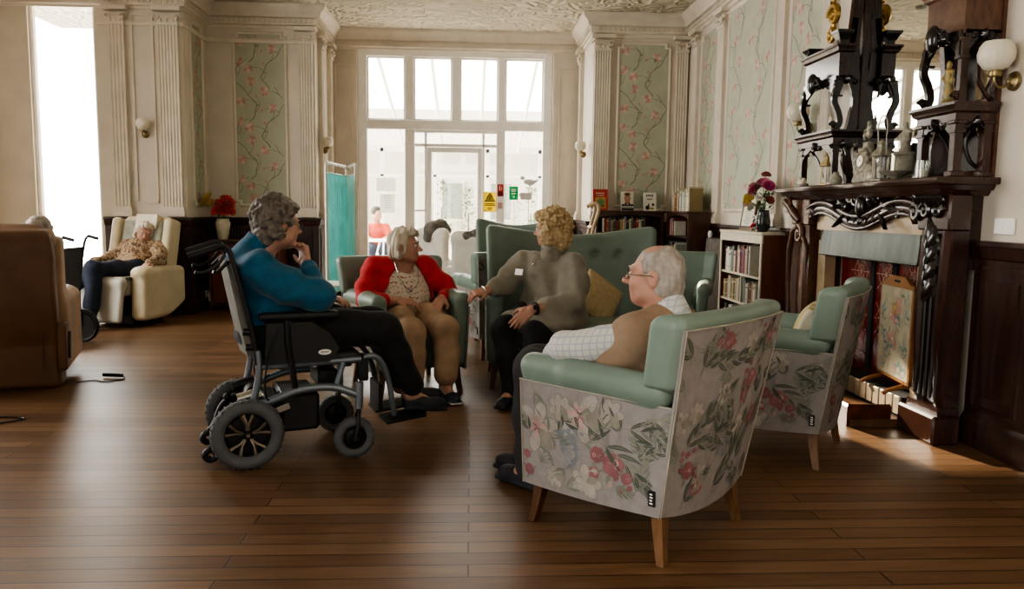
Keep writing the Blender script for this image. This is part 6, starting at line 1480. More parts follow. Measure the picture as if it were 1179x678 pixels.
MB().lathe([(0, 0), (.13, 0), (.17, .3), (.18, .32), (.16, .32), (.14, .26), (0, .26)], n=24).build('pot', mat('terracotta', '#b5794f', .8, var=.1), yu); MB().cyl((0, 0, .25), (0, 0, .95), .03, .025).build('stem', M['bookwood'], yu)
b = MB(); rnd = random.Random(4)
for i in range(34):
    q = rnd.uniform(0, 6.28); el = rnd.uniform(-.1, 1.3); L_ = rnd.uniform(.3, .5); P = []
    for k in range(6): t = k/5; P.append(np.array((math.cos(q)*math.cos(el)*L_*t, math.sin(q)*math.cos(el)*L_*t, .93+math.sin(el)*L_*t-.12*t*t)))
    s = nrm((-math.sin(q), math.cos(q), 0)); w_ = .018
    for k in range(5): b.add([P[k]+s*w_*(1-k/5), P[k]-s*w_*(1-k/5), P[k+1]-s*w_*(1-(k+1)/5+.01), P[k+1]+s*w_*(1-(k+1)/5+.01)], [(0, 1, 2, 3)])
b.build('leaves', mat('yucca_leaf', '#6f9a4c', .5, var=.2, scale=20), yu, 60)
bf = thing('garden_ornament', 'bird shaped ornament on a thin pole outside the right garden window', 'garden ornament', (.9, 12.2, 0))
MB().tube([(0, 0, 0), (0, 0, 1.62)], .008, 6).build('pole', M['branch'], bf)
dk = mat('dark_bird_paint', '#5c574f', .7)
s = SDF(.008); s.ell((0, 0, 1.7), (.08, .035, .045)); s.ell((-.1, 0, 1.76), (.035, .03, .03), k=.03); s.cap((.05, 0, 1.68), (.14, 0, 1.73), .03, .012, .03); s.cap((0, 0, 1.7), (.02, 0, 1.62), .015, .01, .02); s.build('bird', dk, bf)
s = SDF(.008); s.rbox((-.04, 0, 1.48), (.09, .03, .055), .02); s.ell((-.12, 0, 1.5), (.03, .03, .03), k=.02); s.build('hanging_bird', dk, bf)
gt = thing('garden_table', 'white table in the conservatory at the left garden window', 'table', (-1.5, 13.8, 0))
MB().lathe([(0, .7), (.45, .7), (.45, .725), (0, .725)], n=32).build('table_top', M['white'], gt)
for q in (.5, 2.6, 4.7): MB().tube([(.1*math.cos(q), .1*math.sin(q), .7), (.3*math.cos(q), .3*math.sin(q), 0)], .015, 6).build('leg', M['white'], gt)
gc = thing('garden_chair', 'white chair under the person in the conservatory', 'chair', (-1.74, 14.75, 0), hd(.15, -1))
MB().box((-.2, -.2, .43), (.22, .2, .46), bev=.01).build('seat', M['white'], gc); MB().box((-.24, -.2, .43), (-.2, .2, .88), bev=.01).build('backrest', M['white'], gc)
for x in (-.19, .19):
    for y in (-.17, .17): MB().cyl((x, y, 0), (x, y, .43), .014).build('leg', M['white'], gc)
# ================================================================== people
M['skin'] = mat('aged_skin', '#b98f7a', .5, var=.07, scale=26, bump=.08, bscale=120); M['skin2'] = mat('ruddy_skin', '#bb8d79', .5, var=.09, scale=22, bump=.08, bscale=120); M['lip'] = mat('lip_skin', '#9c6a60', .5)
M['eyew'] = mat('eye_white', '#e2dcd2', .2, var=.01); M['iris'] = mat('eye_iris', '#3b342e', .2)
def hairmat(name, c, c2): return mat(name, c, .55, scale=38, col2=c2, stretch=(1, 1, .35), bump=.5, bscale=90, spec=.4)
class Frame:
    def __init__(s, o, f, up=(0, 0, 1)):
        s.o = np.array(o, float); s.f = nrm(f); s.l = nrm(np.cross(up, s.f)); s.u = np.cross(s.f, s.l); s.R = np.array([s.l, s.f, s.u]).T
    def __call__(s, x, y, z): return s.o+s.l*x+s.f*y+s.u*z
    def loc(s, P): return (P-s.o)@s.R
def add_head(S, F, k=1., nose=1., neckto=None, nr=.055):
    R = F.R
    def E(x, y, z, a, b, c, kk=.02, op='u'): S.ell(F(x*k, y*k, z*k), (a*k, b*k, c*k), R, kk*k, op)
    E(0, -.012, .03, .076, .096, .092); E(0, .03, -.03, .062, .068, .088, .03); E(0, .062, -.088, .036, .032, .027, .03)
    for s in (-1, 1):
        E(s*.036, .068, -.028, .024, .024, .028, .025); S.cap(F(s*.012*k, .092*k, .028*k), F(s*.045*k, .078*k, .03*k), .011*k, .009*k, .02*k)
        E(s*.031, .104, .006, .017, .016, .012, .012, 's'); E(s*.031, .083, .006, .015, .013, .012, .004)
        E(s*.077, -.012, -.004, .011, .022, .033, .008); E(s*.086, -.006, -.004, .006, .012, .02, .006, 's'); E(s*.055, .02, -.07, .02, .035, .022, .03)
    S.cap(F(0, .092*k, .012*k), F(0, .12*k*nose, -.024*k), .009*k, .0125*k, .014*k)
    for s in (-1, 1): E(s*.012, .106, -.03, .009, .011, .008, .008)
    E(0, .093, -.052, .024, .012, .0075, .01); E(0, .09, -.066, .021, .012, .0085, .01); S.cap(F(-.02*k, .106*k, -.0585*k), F(.02*k, .106*k, -.0585*k), .003*k, .003*k, .004*k, 's')
    if neckto is not None: S.cap(F(0, -.03*k, -.07*k), neckto, nr, nr*1.12, .04)
def lips(F, k=1.):
    def pick(C_):
        q = F.loc(C_)/k; return ((np.abs(q[:, 0]) < .024) & (q[:, 1] > .088) & (q[:, 2] < -.046) & (q[:, 2] > -.074)).astype(int)
    return pick
def add_hand(S, w, d, n, thumb, curl=.35, k=1., spread=.0, curls=None):
    """w wrist, d towards the fingertips, n out of the palm, thumb=+1/-1 side along cross(n,d)"""
    w = np.array(w, float); d = nrm(d); n = nrm(np.array(n, float)-d*(d@np.array(n, float))); t = np.cross(n, d)*thumb
    R = np.array([d, t, n]).T
    S.rbox(w+d*.048*k, (.048*k, .04*k, .0145*k), .013*k, R, .014*k); S.ell(w+d*.03*k+t*.028*k+n*.008*k, (.03*k, .018*k, .015*k), R, .012)
    for i, (s, L) in enumerate(((.030, .073), (.0105, .081), (-.0095, .075), (-.0285, .058))):
        p = w+d*(.09-.004*abs(i-1))*k+t*s*k; a = -.06; c = curls[i] if curls else curl*(1+.12*i); sp = spread*(1.5-i)/1.5; P = [p-d*.02*k]; q = p
        dd0 = nrm(d+t*sp); P.append(q.copy())
        for j, fr in enumerate((.45, .31, .24)):
            a += c*(.8, 1.0, .7)[j]; q = q+(dd0*math.cos(a)+n*math.sin(a))*L*fr*k; P.append(q.copy())
        r = (.0098, .0095, .0088, .0082, .0068)
        if i == 3: r = tuple(x*.88 for x in r)
        for j in range(4): S.cap(P[j], P[j+1], r[j]*k, r[j+1]*k, .0045 if j else .009)
    b = w+d*.022*k+t*.034*k+n*.004*k; m = b+(d*.7+t*.6+n*.25)*.042*k; e = m+(d*.92+t*.12+n*.35)*.034*k
    S.cap(b, m, .0125*k, .0105*k, .012); S.cap(m, e, .0105*k, .008*k, .005)
def limb(S, pts, rs, k=.03): S.chain(pts, rs, k)
def add_eyes(F, root, k=1.):
    for s in (-1, 1):
        c = F(s*.031*k, .0905*k, .006*k)-np.array(root.location); b = MB(); b.mat(0).ball(c, .0115*k, 14)
        g = c+F.f*.0085*k; b.mat(1).ball(g, (.0062*k, .0036*k, .0062*k), 12, F.R); b.build('eye', [M['eyew'], M['iris']], root, 60)
def brows(F, root, m, k=1.):
    for s in (-1, 1):
        b = MB(); b.tube([F(s*.014*k, .101*k, .03*k)-np.array(root.location), F(s*.03*k, .1*k, .036*k)-np.array(root.location), F(s*.048*k, .085*k, .03*k)-np.array(root.location)], [.003*k, .0042*k, .002*k], 6); b.build('eyebrow', m, root)
def glasses(F, root, m, k=1.):
    b = MB(); o = np.array(root.location)
    for s in (-1, 1):
        b.mat(0).tube([F((s*.033+.024*math.cos(q))*k, .108*k, (.004+.018*math.sin(q))*k)-o for q in np.linspace(0, 2*PI, 20)[:-1]], .0016, 6, loop=True)
        b.mat(0).tube([F(s*.057*k, .108*k, .008*k)-o, F(s*.077*k, .06*k, .008*k)-o, F(s*.084*k, -.01*k, .008*k)-o, F(s*.083*k, -.03*k, -.01*k)-o], .0016, 6)
        b.mat(1).add([F((s*.033+.0235*math.cos(q))*k, .1085*k, (.004+.0175*math.sin(q))*k)-o for q in np.linspace(0, 2*PI, 20)[:-1]], [tuple(range(19))])
    b.mat(0).tube([F(-.01*k, .109*k, .008*k)-o, F(0, .112*k, .011*k)-o, F(.01*k, .109*k, .008*k)-o], .0016, 6); b.build('glasses', [m, M['lglass']], root)
def shoe(S, heel, toe, w=.042, h=.05):
    heel, toe = np.array(heel, float), np.array(toe, float); d = nrm(toe-heel); up = nrm(np.array((0, 0, 1))-d*d[2]); l = np.cross(up, d); R = np.array([d, l, up]).T; L = np.linalg.norm(toe-heel)
    S.ell(heel+d*L*.22+up*h*.55, (L*.3, w*.85, h*.75), R, .02); S.ell(heel+d*L*.68+up*h*.42, (L*.36, w, h*.55), R, .03); S.rbox(heel+d*L*.5+up*.008, (L*.52, w*.92, .01), .009, R, .012)
    return R
def person(name, label, base, Fw, J, skin='skin', headk=1., vox=.0055, nose=1.):
    """J: joints in the local frame of the seat (forward, left, up); Fw(u,v,z) -> world"""
    t = thing(name, label, 'person', base)
    return t
class Seat:
    def __init__(s, x, y, hx, hy):
        s.o = np.array((x, y, 0.)); s.h = nrm((hx, hy, 0)); s.l = np.array((-s.h[1], s.h[0], 0))
    def __call__(s, u, v, z): return s.o+s.h*u+s.l*v+np.array((0, 0, z))
    def d(s, u, v, z): return s.h*u+s.l*v+np.array((0, 0, z))
    @property
    def R(s): return np.array([s.h, s.l, (0, 0, 1.)]).T
def torso(S, W, pel, chest, neck, shL, shR, rw, rd, k=.05, belly=None, sh=0.):
    """soft torso: hips, belly, chest and shoulder line; rw half width, rd half depth"""
    R = W.R; P, Ch, N = W(*pel), W(*chest), W(*neck)
    S.ell(P+np.array((0, 0, .04)), (rd*1.02, rw*.98, .13), R, k); S.ell((P+Ch)/2+(W.d(*belly) if belly else 0), (rd*1.05, rw, .17), R, k); S.ell(Ch, (rd*.95, rw*.97, .16), R, k)
    sr = .062+sh; S.chain([W(*shL), N-np.array((0, 0, .035)), W(*shR)], [sr, sr, sr], .05); S.cap(W(*shL), Ch, .07+sh, .1+sh, .05); S.cap(W(*shR), Ch, .07+sh, .1+sh, .05)

# ---------------------------------------------------------------- woman in the blue jumper
M['blue_knit'] = mat('blue_jumper_knit', '#1a5f80', .8, var=.1, scale=20, bump=.35, bscale=220, sheen=.2); M['blk_cloth'] = mat('black_trouser_cloth', '#17171b', .85, var=.2, scale=20, sheen=.1); M['dk_shoe'] = mat('dark_navy_shoe', '#24262d', .6, var=.15)
W = Seat(-1.1505, 3.946, .936, .35)
t = thing('person', 'woman in a blue jumper sitting in the powered wheelchair, hand at her chin', 'person', W(.1, 0, 0)); o = t.location
F = Frame(W(.196, .0, 1.166), W.d(1, .3, -.1)); 
S = SDF(.005)
add_head(S, F, .98, 1., W(.1, 0, 1.0)); S.ell(W(.12, 0, .8), (.09, .13, .2), W.R, .05); S.ell(W(.14, 0, .62), (.11, .14, .1), W.R, .05); S.chain([W(.09, .15, .95), W(.1, 0, .99), W(.09, -.15, .95)], [.05, .05, .05], .04)
limb(S, [W(.09, -.17, .95), W(.345, -.235, .83), W(.318, -.085, .97)], [.05, .042, .028]); limb(S, [W(.1, .17, .95), W(.3, .25, .79), W(.44, .15, .775)], [.05, .042, .028])
add_hand(S, W(.318, -.082, .975), W.d(-.05, .55, .8), W.d(-.8, -.2, .2), 1, .75, .95); add_hand(S, W(.445, .147, .775), W.d(.9, -.45, -.1), W.d(-.1, 0, -1), -1, .4, .95)
for s in (-1, 1): limb(S, [W(.16, s*.1, .62), W(.7, s*.1, .63), W(.85, s*.1, .27)], [.07, .055, .036]); S.cap(W(.85, s*.1, .26), W(.95, s*.1, .21), .036, .03, .03)
S.build('body', [M['skin'], M['lip']], t, o, lips(F, .98)); add_eyes(F, t, .98)
gh = hairmat('grey_hair', '#8d857b', '#4f4a45'); brows(F, t, gh)
S = SDF(.0045); k = .98
for a in ((0, -.016, .04, .09, .108, .1), (0, -.07, -.045, .078, .06, .085), (0, .05, .098, .06, .05, .035)): S.ell(F(*[q*k for q in a[:3]]), [q*k for q in a[3:]], F.R, .03)
for s in (-1, 1): S.ell(F(s*.078, -.035, -.02), (.026, .05, .06), F.R, .02)
rr = random.Random(3)
for i in range(120):
    a, b_ = rr.uniform(0, 6.28), rr.uniform(-.5, 1.5); p = F(.092*math.cos(a)*math.cos(b_), -.025+.105*math.sin(a)*math.cos(b_), .035+.102*math.sin(b_))
    q = F.loc(p[None])[0]
    if q[1] > .045 and q[2] < .075: continue
    S.ell(p, (.02, .02, .02), None, .012)
S.rbox(F(0, .115, -.045), (.075, .07, .115), .03, F.R, .015, 's'); 
for s in (-1, 1): S.ell(F(s*.09, .0, -.01), (.03, .022, .03), F.R, .01, 's')
S.noise = wob(190, .003, 2); S.build('hair', gh, t, o); glasses(F, t, M['zinc'], .98)
S = SDF(.006)
torso(S, W, (.15, 0, .62), (.125, 0, .84), (.1, 0, 1.02), (.085, .18, .955), (.085, -.18, .955), .2, .165, .06, (.03, 0, 0))
S.chain([W(.085, -.18, .955), W(.2, -.235, .88), W(.348, -.24, .835), W(.325, -.115, .945)], [.085, .083, .078, .05], .05); S.chain([W(.085, .18, .955), W(.3, .255, .8), W(.42, .17, .775)], [.085, .075, .05], .05)
S.cap(W(.05, 0, .98), W(.1, 0, 1.075), .092, .076, .04); S.ell(W(.045, 0, .92), (.09, .17, .12), W.R, .06); S.cap(W(.11, 0, 1.07), W(.145, 0, 1.17), .06, .058, .01, "s")
f1, f2 = wob(22, .008, 1), wob(55, .003, 2); S.noise = lambda X, Y, Z: f1(X, Y, Z*2.2)+f2(X, Y, Z*1.5)
S.build('jumper', M['blue_knit'], t, o)
S = SDF(.0065)
for s in (-1, 1): S.chain([W(.12, s*.1, .63), W(.45, s*.105, .635), W(.7, s*.105, .625), W(.78, s*.105, .48), W(.86, s*.102, .31)], [.105, .1, .092, .075, .066], .04)
S.ell(W(.12, 0, .62), (.15, .2, .1), W.R, .05); f1 = wob(25, .007, 6); S.noise = f1; S.build('trousers', M['blk_cloth'], t, o)
for s, du in ((-1, 0), (1, .05)):
    S = SDF(.005); shoe(S, W(.82+du, s*.1, .185), W(1.05+du, s*.115, .165), .043, .07); S.noise = wob(40, .002, 4); S.build('shoe', M['dk_shoe'], t, o)

# ---------------------------------------------------------------- woman in the red cardigan
M['red_knit'] = mat('red_cardigan_knit', '#c4252f', .8, var=.1, scale=18, bump=.3, bscale=240, sheen=.25); M['beige_cloth'] = mat('beige_trouser_cloth', '#ae937a', .85, var=.1, scale=14)
def blouse_mat():
    m = bpy.data.materials.new('patterned_blouse'); m.use_nodes = True; nt = m.node_tree; N = nt.nodes; L = nt.links; b = N['Principled BSDF']; b.inputs['Roughness'].default_value = .8
    tc = N.new('ShaderNodeTexCoord'); mp = N.new('ShaderNodeMapping'); mp.inputs['Scale'].default_value = (1, 1, 1.7); L.new(tc.outputs['Object'], mp.inputs[0])
    v = N.new('ShaderNodeTexVoronoi'); v.inputs['Scale'].default_value = 48; L.new(mp.outputs[0], v.inputs['Vector'])
    w_ = N.new('ShaderNodeTexWave'); w_.bands_direction = 'Z'; w_.inputs['Scale'].default_value = 9; w_.inputs['Distortion'].default_value = 2.5; L.new(tc.outputs['Object'], w_.inputs['Vector'])
    r = N.new('ShaderNodeValToRGB'); r.color_ramp.interpolation = 'CONSTANT'; e = r.color_ramp.elements
    e[0].color = (*srgb('#a8433f'), 1); e[1].color = (*srgb('#d9cfbe'), 1); e[1].position = .36; q = e.new(.22); q.color = (*srgb('#7d8a78'), 1); q = e.new(.28); q.color = (*srgb('#c9a596'), 1)
    ad = N.new('ShaderNodeMath'); ad.operation = 'MULTIPLY_ADD'; ad.inputs[1].default_value = -.18; L.new(w_.outputs['Fac'], ad.inputs[0]); L.new(v.outputs['Distance'], ad.inputs[2])
    a2 = N.new('ShaderNodeMath'); a2.operation = 'ADD'; a2.inputs[1].default_value = .1; L.new(ad.outputs[0], a2.inputs[0]); L.new(a2.outputs[0], r.inputs[0]); L.new(r.outputs[0], b.inputs['Base Color']); return m
M['blouse'] = blouse_mat()
W = Seat(-.45, 5.5, .41, -.91)
t = thing('person', 'white haired woman in a red cardigan and beige trousers, looking to the right', 'person', W(0, 0, 0)); o = t.location
F = Frame(W(-.055, .01, .993), np.array((.95, -.2, .0)), (.0, .05, 1)); hk = .97
S = SDF(.005); add_head(S, F, hk, 1.05, W(-.1, 0, .85)); S.ell(W(-.1, 0, .7), (.1, .13, .18), W.R, .05); S.ell(W(-.06, 0, .55), (.12, .15, .09), W.R, .05); S.chain([W(-.11, .16, .83), W(-.1, 0, .86), W(-.11, -.16, .83)], [.05]*3, .04)
limb(S, [W(-.11, -.19, .83), W(.02, -.3, .63), W(.17, -.12, .635)], [.05, .042, .03]); limb(S, [W(-.11, .2, .83), W(.06, .305, .65), W(.18, .2, .64)], [.05, .042, .03])
add_hand(S, W(.178, -.112, .636), W.d(.35, .9, -.12), W.d(-.3, .1, -1), 1, .45, 1.02); add_hand(S, W(.19, .192, .64), W.d(.6, -.5, -.3), W.d(-.3, .1, -1), -1, .5, 1.02)
for s, an in ((-1, (.49, -.125)), (1, (.52, .09))): limb(S, [W(-.04, s*.1, .52), W(.42, s*.12, .465), W(an[0], an[1], .11)], [.075, .055, .036]); S.cap(W(an[0], an[1], .1), W(an[0]+.08, an[1], .05), .038, .03, .03)
S.build('body', [M['skin2'], M['lip']], t, o, lips(F, hk)); add_eyes(F, t, hk)
wh = hairmat('white_hair', '#e2d9c7', '#b5aa98'); brows(F, t, wh, hk)
S = SDF(.0045)
for a in ((0, -.018, .042, .089, .108, .096), (0, -.06, -.04, .08, .06, .075), (0, .055, .098, .06, .045, .032)): S.ell(F(*a[:3]), a[3:], F.R, .03)
for s in (-1, 1): S.ell(F(s*.078, -.02, -.02), (.026, .05, .07), F.R, .02)
S.rbox(F(0, .115, -.05), (.085, .072, .12), .03, F.R, .015, 's')
for s in (-1, 1): S.ell(F(s*.095, .004, -.02), (.028, .02, .03), F.R, .01, 's')
a1, a2 = wob(85, .005, 3), wob(200, .0025, 7); S.noise = lambda X, Y, Z: a1(X, Y, Z*.5)+a2(X, Y, Z*.5); S.build('hair', wh, t, o)
def red_torso(S, g): 
    torso(S, W, (-.06, 0, .55), (-.1, 0, .74), (-.1, 0, .885), (-.12, .185, .835), (-.12, -.185, .835), .195+g, .15+g, .06, (.035, 0, 0), g)
S = SDF(.006); red_torso(S, -.012); S.ell(W(-.02, 0, .86), (.08, .07, .07), W.R, .03, 's'); S.noise = wob(28, .006, 3); S.build('blouse', M['blouse'], t, o)
S = SDF(.006); red_torso(S, .012)
S.chain([W(-.11, -.185, .835), W(-.02, -.29, .72), W(.03, -.305, .64), W(.145, -.15, .637)], [.07, .066, .06, .044], .05); S.chain([W(-.11, .19, .835), W(.0, .29, .72), W(.065, .305, .655), W(.155, .222, .643)], [.07, .066, .06, .044], .05)
def front(X, Y, Z):
    x, y = X-W.o[0], Y-W.o[1]; u = x*W.h[0]+y*W.h[1]; v = x*W.l[0]+y*W.l[1]
    wd = .07+.11*np.clip((.88-Z)/.2, 0, 1)
    return np.maximum(np.maximum(np.abs(v-.01)-wd, -.06-u), np.maximum(.47-Z, Z-1.0))
S.func(W.o+np.array((-.5, -.5, .45)), W.o+np.array((.5, .5, 1.0)), front, .012, 's'); S.ell(W(-.05, 0, .9), (.09, .075, .09), W.R, .02, 's')
f1 = wob(26, .0055, 9); S.noise = lambda X, Y, Z: f1(X, Y, Z*1.8); S.build('cardigan', M['red_knit'], t, o)
S = SDF(.0065)
for s, an in ((-1, (.49, -.125)), (1, (.52, .09))): S.chain([W(-.05, s*.1, .515), W(.2, s*.115, .5), W(.43, s*.125, .465), W(.47, s*.125, .32), W(an[0]-.005, an[1], .17)], [.1, .095, .09, .078, .072], .045)
S.ell(W(-.04, 0, .53), (.14, .19, .09), W.R, .05); f1 = wob(24, .008, 12); S.noise = f1; S.build('trousers', M['beige_cloth'], t, o)
M['navy_shoe'] = mat('navy_canvas_shoe', '#2b3142', .7, var=.15); M['sock'] = mat('pale_sock', '#c9cdbb', .85)
for an in ((.49, -.125), (.52, .09)):
    S = SDF(.005); S.cap(W(an[0], an[1], .06), W(an[0]-.004, an[1], .19), .046, .05, .01); S.build('sock', M['sock'], t, o)
    S = SDF(.005); R = shoe(S, W(an[0]-.075, an[1], .012), W(an[0]+.165, an[1]+.01, .012), .045, .07)
    S.build('shoe', [M['navy_shoe'], M['white']], t, o, lambda C_: (C_[:, 2] < .022).astype(int))
b = MB(); b.tube(smooth_pts([W(-.02, -.075, .88)-np.array(o), W(.08, -.06, .76)-np.array(o), W(.1, 0, .7)-np.array(o), W(.08, .065, .76)-np.array(o), W(-.02, .085, .88)-np.array(o)]), .0025, 6); b.ball(W(.105, 0, .695)-np.array(o), .012, 10); b.build('necklace', M['chrome'], t)

# ---------------------------------------------------------------- carer in grey
M['grey_knit'] = mat('grey_jumper_knit', '#8d887b', .85, var=.06, scale=18, bump=.3, bscale=240, sheen=.3)
W = Seat(.58, 5.5, -.5, -.86)
t = thing('person', 'fair haired carer in a loose grey polo-neck jumper on the green sofa', 'person', W(0, 0, 0)); o = t.location
A = np.array
F = Frame((.56, 5.42, 1.125), A((-.9, .34, -.06))); hk = .98
S = SDF(.005); add_head(S, F, hk, 1., A((.57, 5.44, .95))); S.ell((.57, 5.44, .74), (.1, .12, .2), None, .05); S.ell((.58, 5.48, .56), (.14, .14, .1), None, .05); S.chain([(.66, 5.36, .87), (.57, 5.44, .92), (.37, 5.53, .87)], [.05]*3, .04)
shL, elL, wrL = A((.68, 5.35, .87)), A((.685, 5.18, .65)), A((.4, 5.0, .62)); shR, elR, wrR = A((.36, 5.53, .87)), A((.25, 5.42, .735)), A((.11, 5.27, .712))
limb(S, [shL, elL, wrL], [.05, .043, .03]); limb(S, [shR, elR, wrR], [.05, .043, .03])
add_hand(S, wrL+A((-.012, -.002, -.005)), A((-.72, -.25, -.65)), A((-.3, .5, -.6)), 1, .25, 1., .1); add_hand(S, wrR, A((-.9, -.35, -.2)), A((-.2, .3, -.9)), -1, .5, .98, .1)
kn = {1: A((.43, 5.03, .46)), -1: A((.225, 5.1, .47))}; an = {1: A((.42, 4.9, .1)), -1: A((.275, 4.95, .1))}; hp = {1: A((.66, 5.42, .55)), -1: A((.47, 5.52, .55))}
for s in (-1, 1): limb(S, [hp[s], kn[s], an[s]], [.075, .055, .038]); S.cap(an[s]-A((0, 0, .01)), an[s]+A((-.05, -.07, -.05)), .036, .03, .03)
S.build('body', [M['skin2'], M['lip']], t, o, lips(F, hk)); add_eyes(F, t, hk)
bl = hairmat('fair_hair', '#d6c096', '#8f7350'); brows(F, t, bl, hk)
S = SDF(.0045)
for a in ((0, -.02, .04, .1, .118, .108), (0, -.065, -.06, .1, .08, .1), (0, .06, .1, .075, .055, .045)): S.ell(F(*a[:3]), a[3:], F.R, .03)
for s in (-1, 1): S.ell(F(s*.082, .0, -.03), (.034, .07, .085), F.R, .02)
rr = random.Random(8)
for i in range(230):
    a, b_ = rr.uniform(0, 6.28), rr.uniform(-.9, 1.5); p = F(.106*math.cos(a)*math.cos(b_), -.022+.122*math.sin(a)*math.cos(b_), .02+.125*math.sin(b_)); q = F.loc(p[None])[0]
    if q[1] > .05 and q[2] < .06: continue
    e = nrm((rr.gauss(0, 1), rr.gauss(0, 1), rr.gauss(0, 1)))*.02; S.chain([p-e, p+(0, 0, .006), p+e], [.007, .011, .007], .008)
S.rbox(F(0, .13, -.05), (.062, .075, .1), .03, F.R, .015, 's'); S.noise = wob(170, .003, 5); S.build('hair', bl, t, o)
b = MB(); rr = random.Random(5)     # loose wisps standing off the outline
for i in range(260):
    a, b_ = rr.uniform(0, 6.28), rr.uniform(-.7, 1.5); n_ = A((math.cos(a)*math.cos(b_), math.sin(a)*math.cos(b_), math.sin(b_))); p = F(.103*n_[0], -.02+.12*n_[1], .025+.118*n_[2]); q = F.loc(p[None])[0]
    if q[1] > .06 and q[2] < .08: continue
    d = F.R@n_; s_ = nrm(np.cross(d, (rr.gauss(0, 1), rr.gauss(0, 1), rr.gauss(0, 1)))); L_ = rr.uniform(.02, .05)
    b.tube([p-A(o), p+d*L_*.45+s_*L_*.4-A(o), p+d*L_*.6+s_*L_*.95-A((0, 0, .4*L_))-A(o)], [.0014, .0012, .0005], 4)
b.build('loose_curls', bl, t)
S = SDF(.006)
Rr = W.R
S.ell((.57, 5.44, .76), (.175, .19, .2), Rr, .06); S.ell((.57, 5.44, .6), (.2, .225, .2), Rr, .07); S.ell((.6, 5.42, .5), (.22, .24, .12), Rr, .07); S.chain([shL, (.57, 5.44, .9), shR], [.075, .08, .075], .06)
S.ell((.5, 5.28, .52), (.2, .2, .09), Rr, .07); S.ell((.68, 5.36, .58), (.1, .12, .16), Rr, .07)
S.chain([shL, A((.7, 5.27, .75)), elL, A((.5, 5.07, .632))], [.088, .098, .085, .048], .06); S.chain([shR, A((.3, 5.47, .8)), elR, A((.15, 5.32, .718))], [.08, .078, .066, .046], .06)

S.ell((.37, 5.2, .525), (.16, .19, .08), Rr, .06); S.ell((.52, 5.16, .52), (.17, .2, .08), Rr, .06)
f1, f2 = wob(15, .014, 21), wob(40, .005, 22); S.noise = lambda X, Y, Z: f1(X, Y, Z*.8+.6*X)+f2(X*1.5, Y, Z)
S.build('jumper', M['grey_knit'], t, o)
S = SDF(.005); S.cap((.572, 5.435, .92), (.575, 5.422, .99), .092, .08, .03); S.cap((.575, 5.422, 1.0), (.585, 5.412, 1.02), .078, .074, .02); S.cap((.577, 5.42, 1.03), (.58, 5.41, 1.16), .063, .066, .01, "s"); g1 = wob(60, .004, 3); S.noise = lambda X, Y, Z: g1(X*.4, Y*.4, Z*1.6); S.build("roll_neck", M["grey_knit"], t, o)
S = SDF(.0065)
for s in (-1, 1): S.chain([hp[s], kn[s], kn[s]*.5+an[s]*.5, an[s]+A((0, 0, .0))], [.098, .083, .072, .062], .04)
S.ell((.58, 5.47, .54), (.15, .17, .085), Rr, .05); S.noise = wob(24, .006, 2); S.build('trousers', M['blk_cloth'], t, o)
for s in (-1, 1):
    S = SDF(.005); shoe(S, (an[s][0]+.03, an[s][1]+.06, .012), (an[s][0]-.09, an[s][1]-.15, .012), .043, .065); S.build('shoe', M['dk_shoe'], t, o)
b = MB(); q = wrL+(elL-wrL)*.08; b.torus(q-A(o), nrm(elL-wrL), .036, .007, 24, 8, 1.6); b.obox(q+A((-.0, -.036, .012))-A(o), (.03, .012, .03), np.eye(3)); b.build('watch', M['black'], t)
b = MB(); c = A((.335, 5.325, .835))-A(o); b.obox(c, (.07, .008, .042), Frame((0, 0, 0), (-.75, -.65, .2)).R); b.build('name_badge', M['white'], t)
b = MB(); b.tube(smooth_pts([A((.5, 5.36, 1.0))-A(o), A((.44, 5.29, .93))-A(o), A((.43, 5.265, .9))-A(o), A((.5, 5.28, .93))-A(o), A((.56, 5.345, 1.0))-A(o)]), .0025, 6); b.ball(A((.428, 5.258, .893))-A(o), .01, 10); b.build('necklace', M['chrome'], t)
b = MB(); b.torus(A((.09, 5.255, .705))-A(o), A((-.8, -.5, -.1)), .034, .005, 24, 8); b.build('bracelet', M['chrome'], t)

# ---------------------------------------------------------------- old man in the nearest armchair
def check_mat():
    m = bpy.data.materials.new('checked_shirt'); m.use_nodes = True; nt = m.node_tree; N = nt.nodes; L = nt.links; b = N['Principled BSDF']; b.inputs['Roughness'].default_value = .85
    tc0 = N.new("ShaderNodeTexCoord"); tc = N.new("ShaderNodeMapping"); tc.inputs["Rotation"].default_value = (0, .12, -2.36); L.new(tc0.outputs["Object"], tc.inputs[0]); out = None
    for d in ("X", "Z"):
        w_ = N.new('ShaderNodeTexWave'); w_.bands_direction = d; w_.inputs['Scale'].default_value = 13; w_.inputs["Distortion"].default_value = .15; L.new(tc.outputs[0], w_.inputs['Vector'])
        p = N.new('ShaderNodeMath'); p.operation = 'POWER'; p.inputs[1].default_value = 9; L.new(w_.outputs['Fac'], p.inputs[0])
        if out is None: out = p.outputs[0]
        else: mx = N.new('ShaderNodeMath'); mx.operation = 'MAXIMUM'; L.new(out, mx.inputs[0]); L.new(p.outputs[0], mx.inputs[1]); out = mx.outputs[0]
    r = N.new('ShaderNodeValToRGB'); r.color_ramp.elements[0].color = (*srgb('#d3cfc8'), 1); r.color_ramp.elements[1].color = (*srgb('#a9b0bc'), 1); L.new(out, r.inputs[0]); L.new(r.outputs[0], b.inputs['Base Color']); return m
M['check'] = check_mat(); M['fawn'] = mat('fawn_tank_top', '#98806a', .9, var=.06, scale=18, bump=.3, bscale=260); M['charcoal'] = mat('charcoal_trousers', '#3a3a3e', .9, var=.1)
W = Seat(.68, 3.05, -.418, .421)
t = thing('person', 'old man in a fawn tank top and checked shirt in the nearest armchair', 'person', W(0, 0, 0)); o = t.location
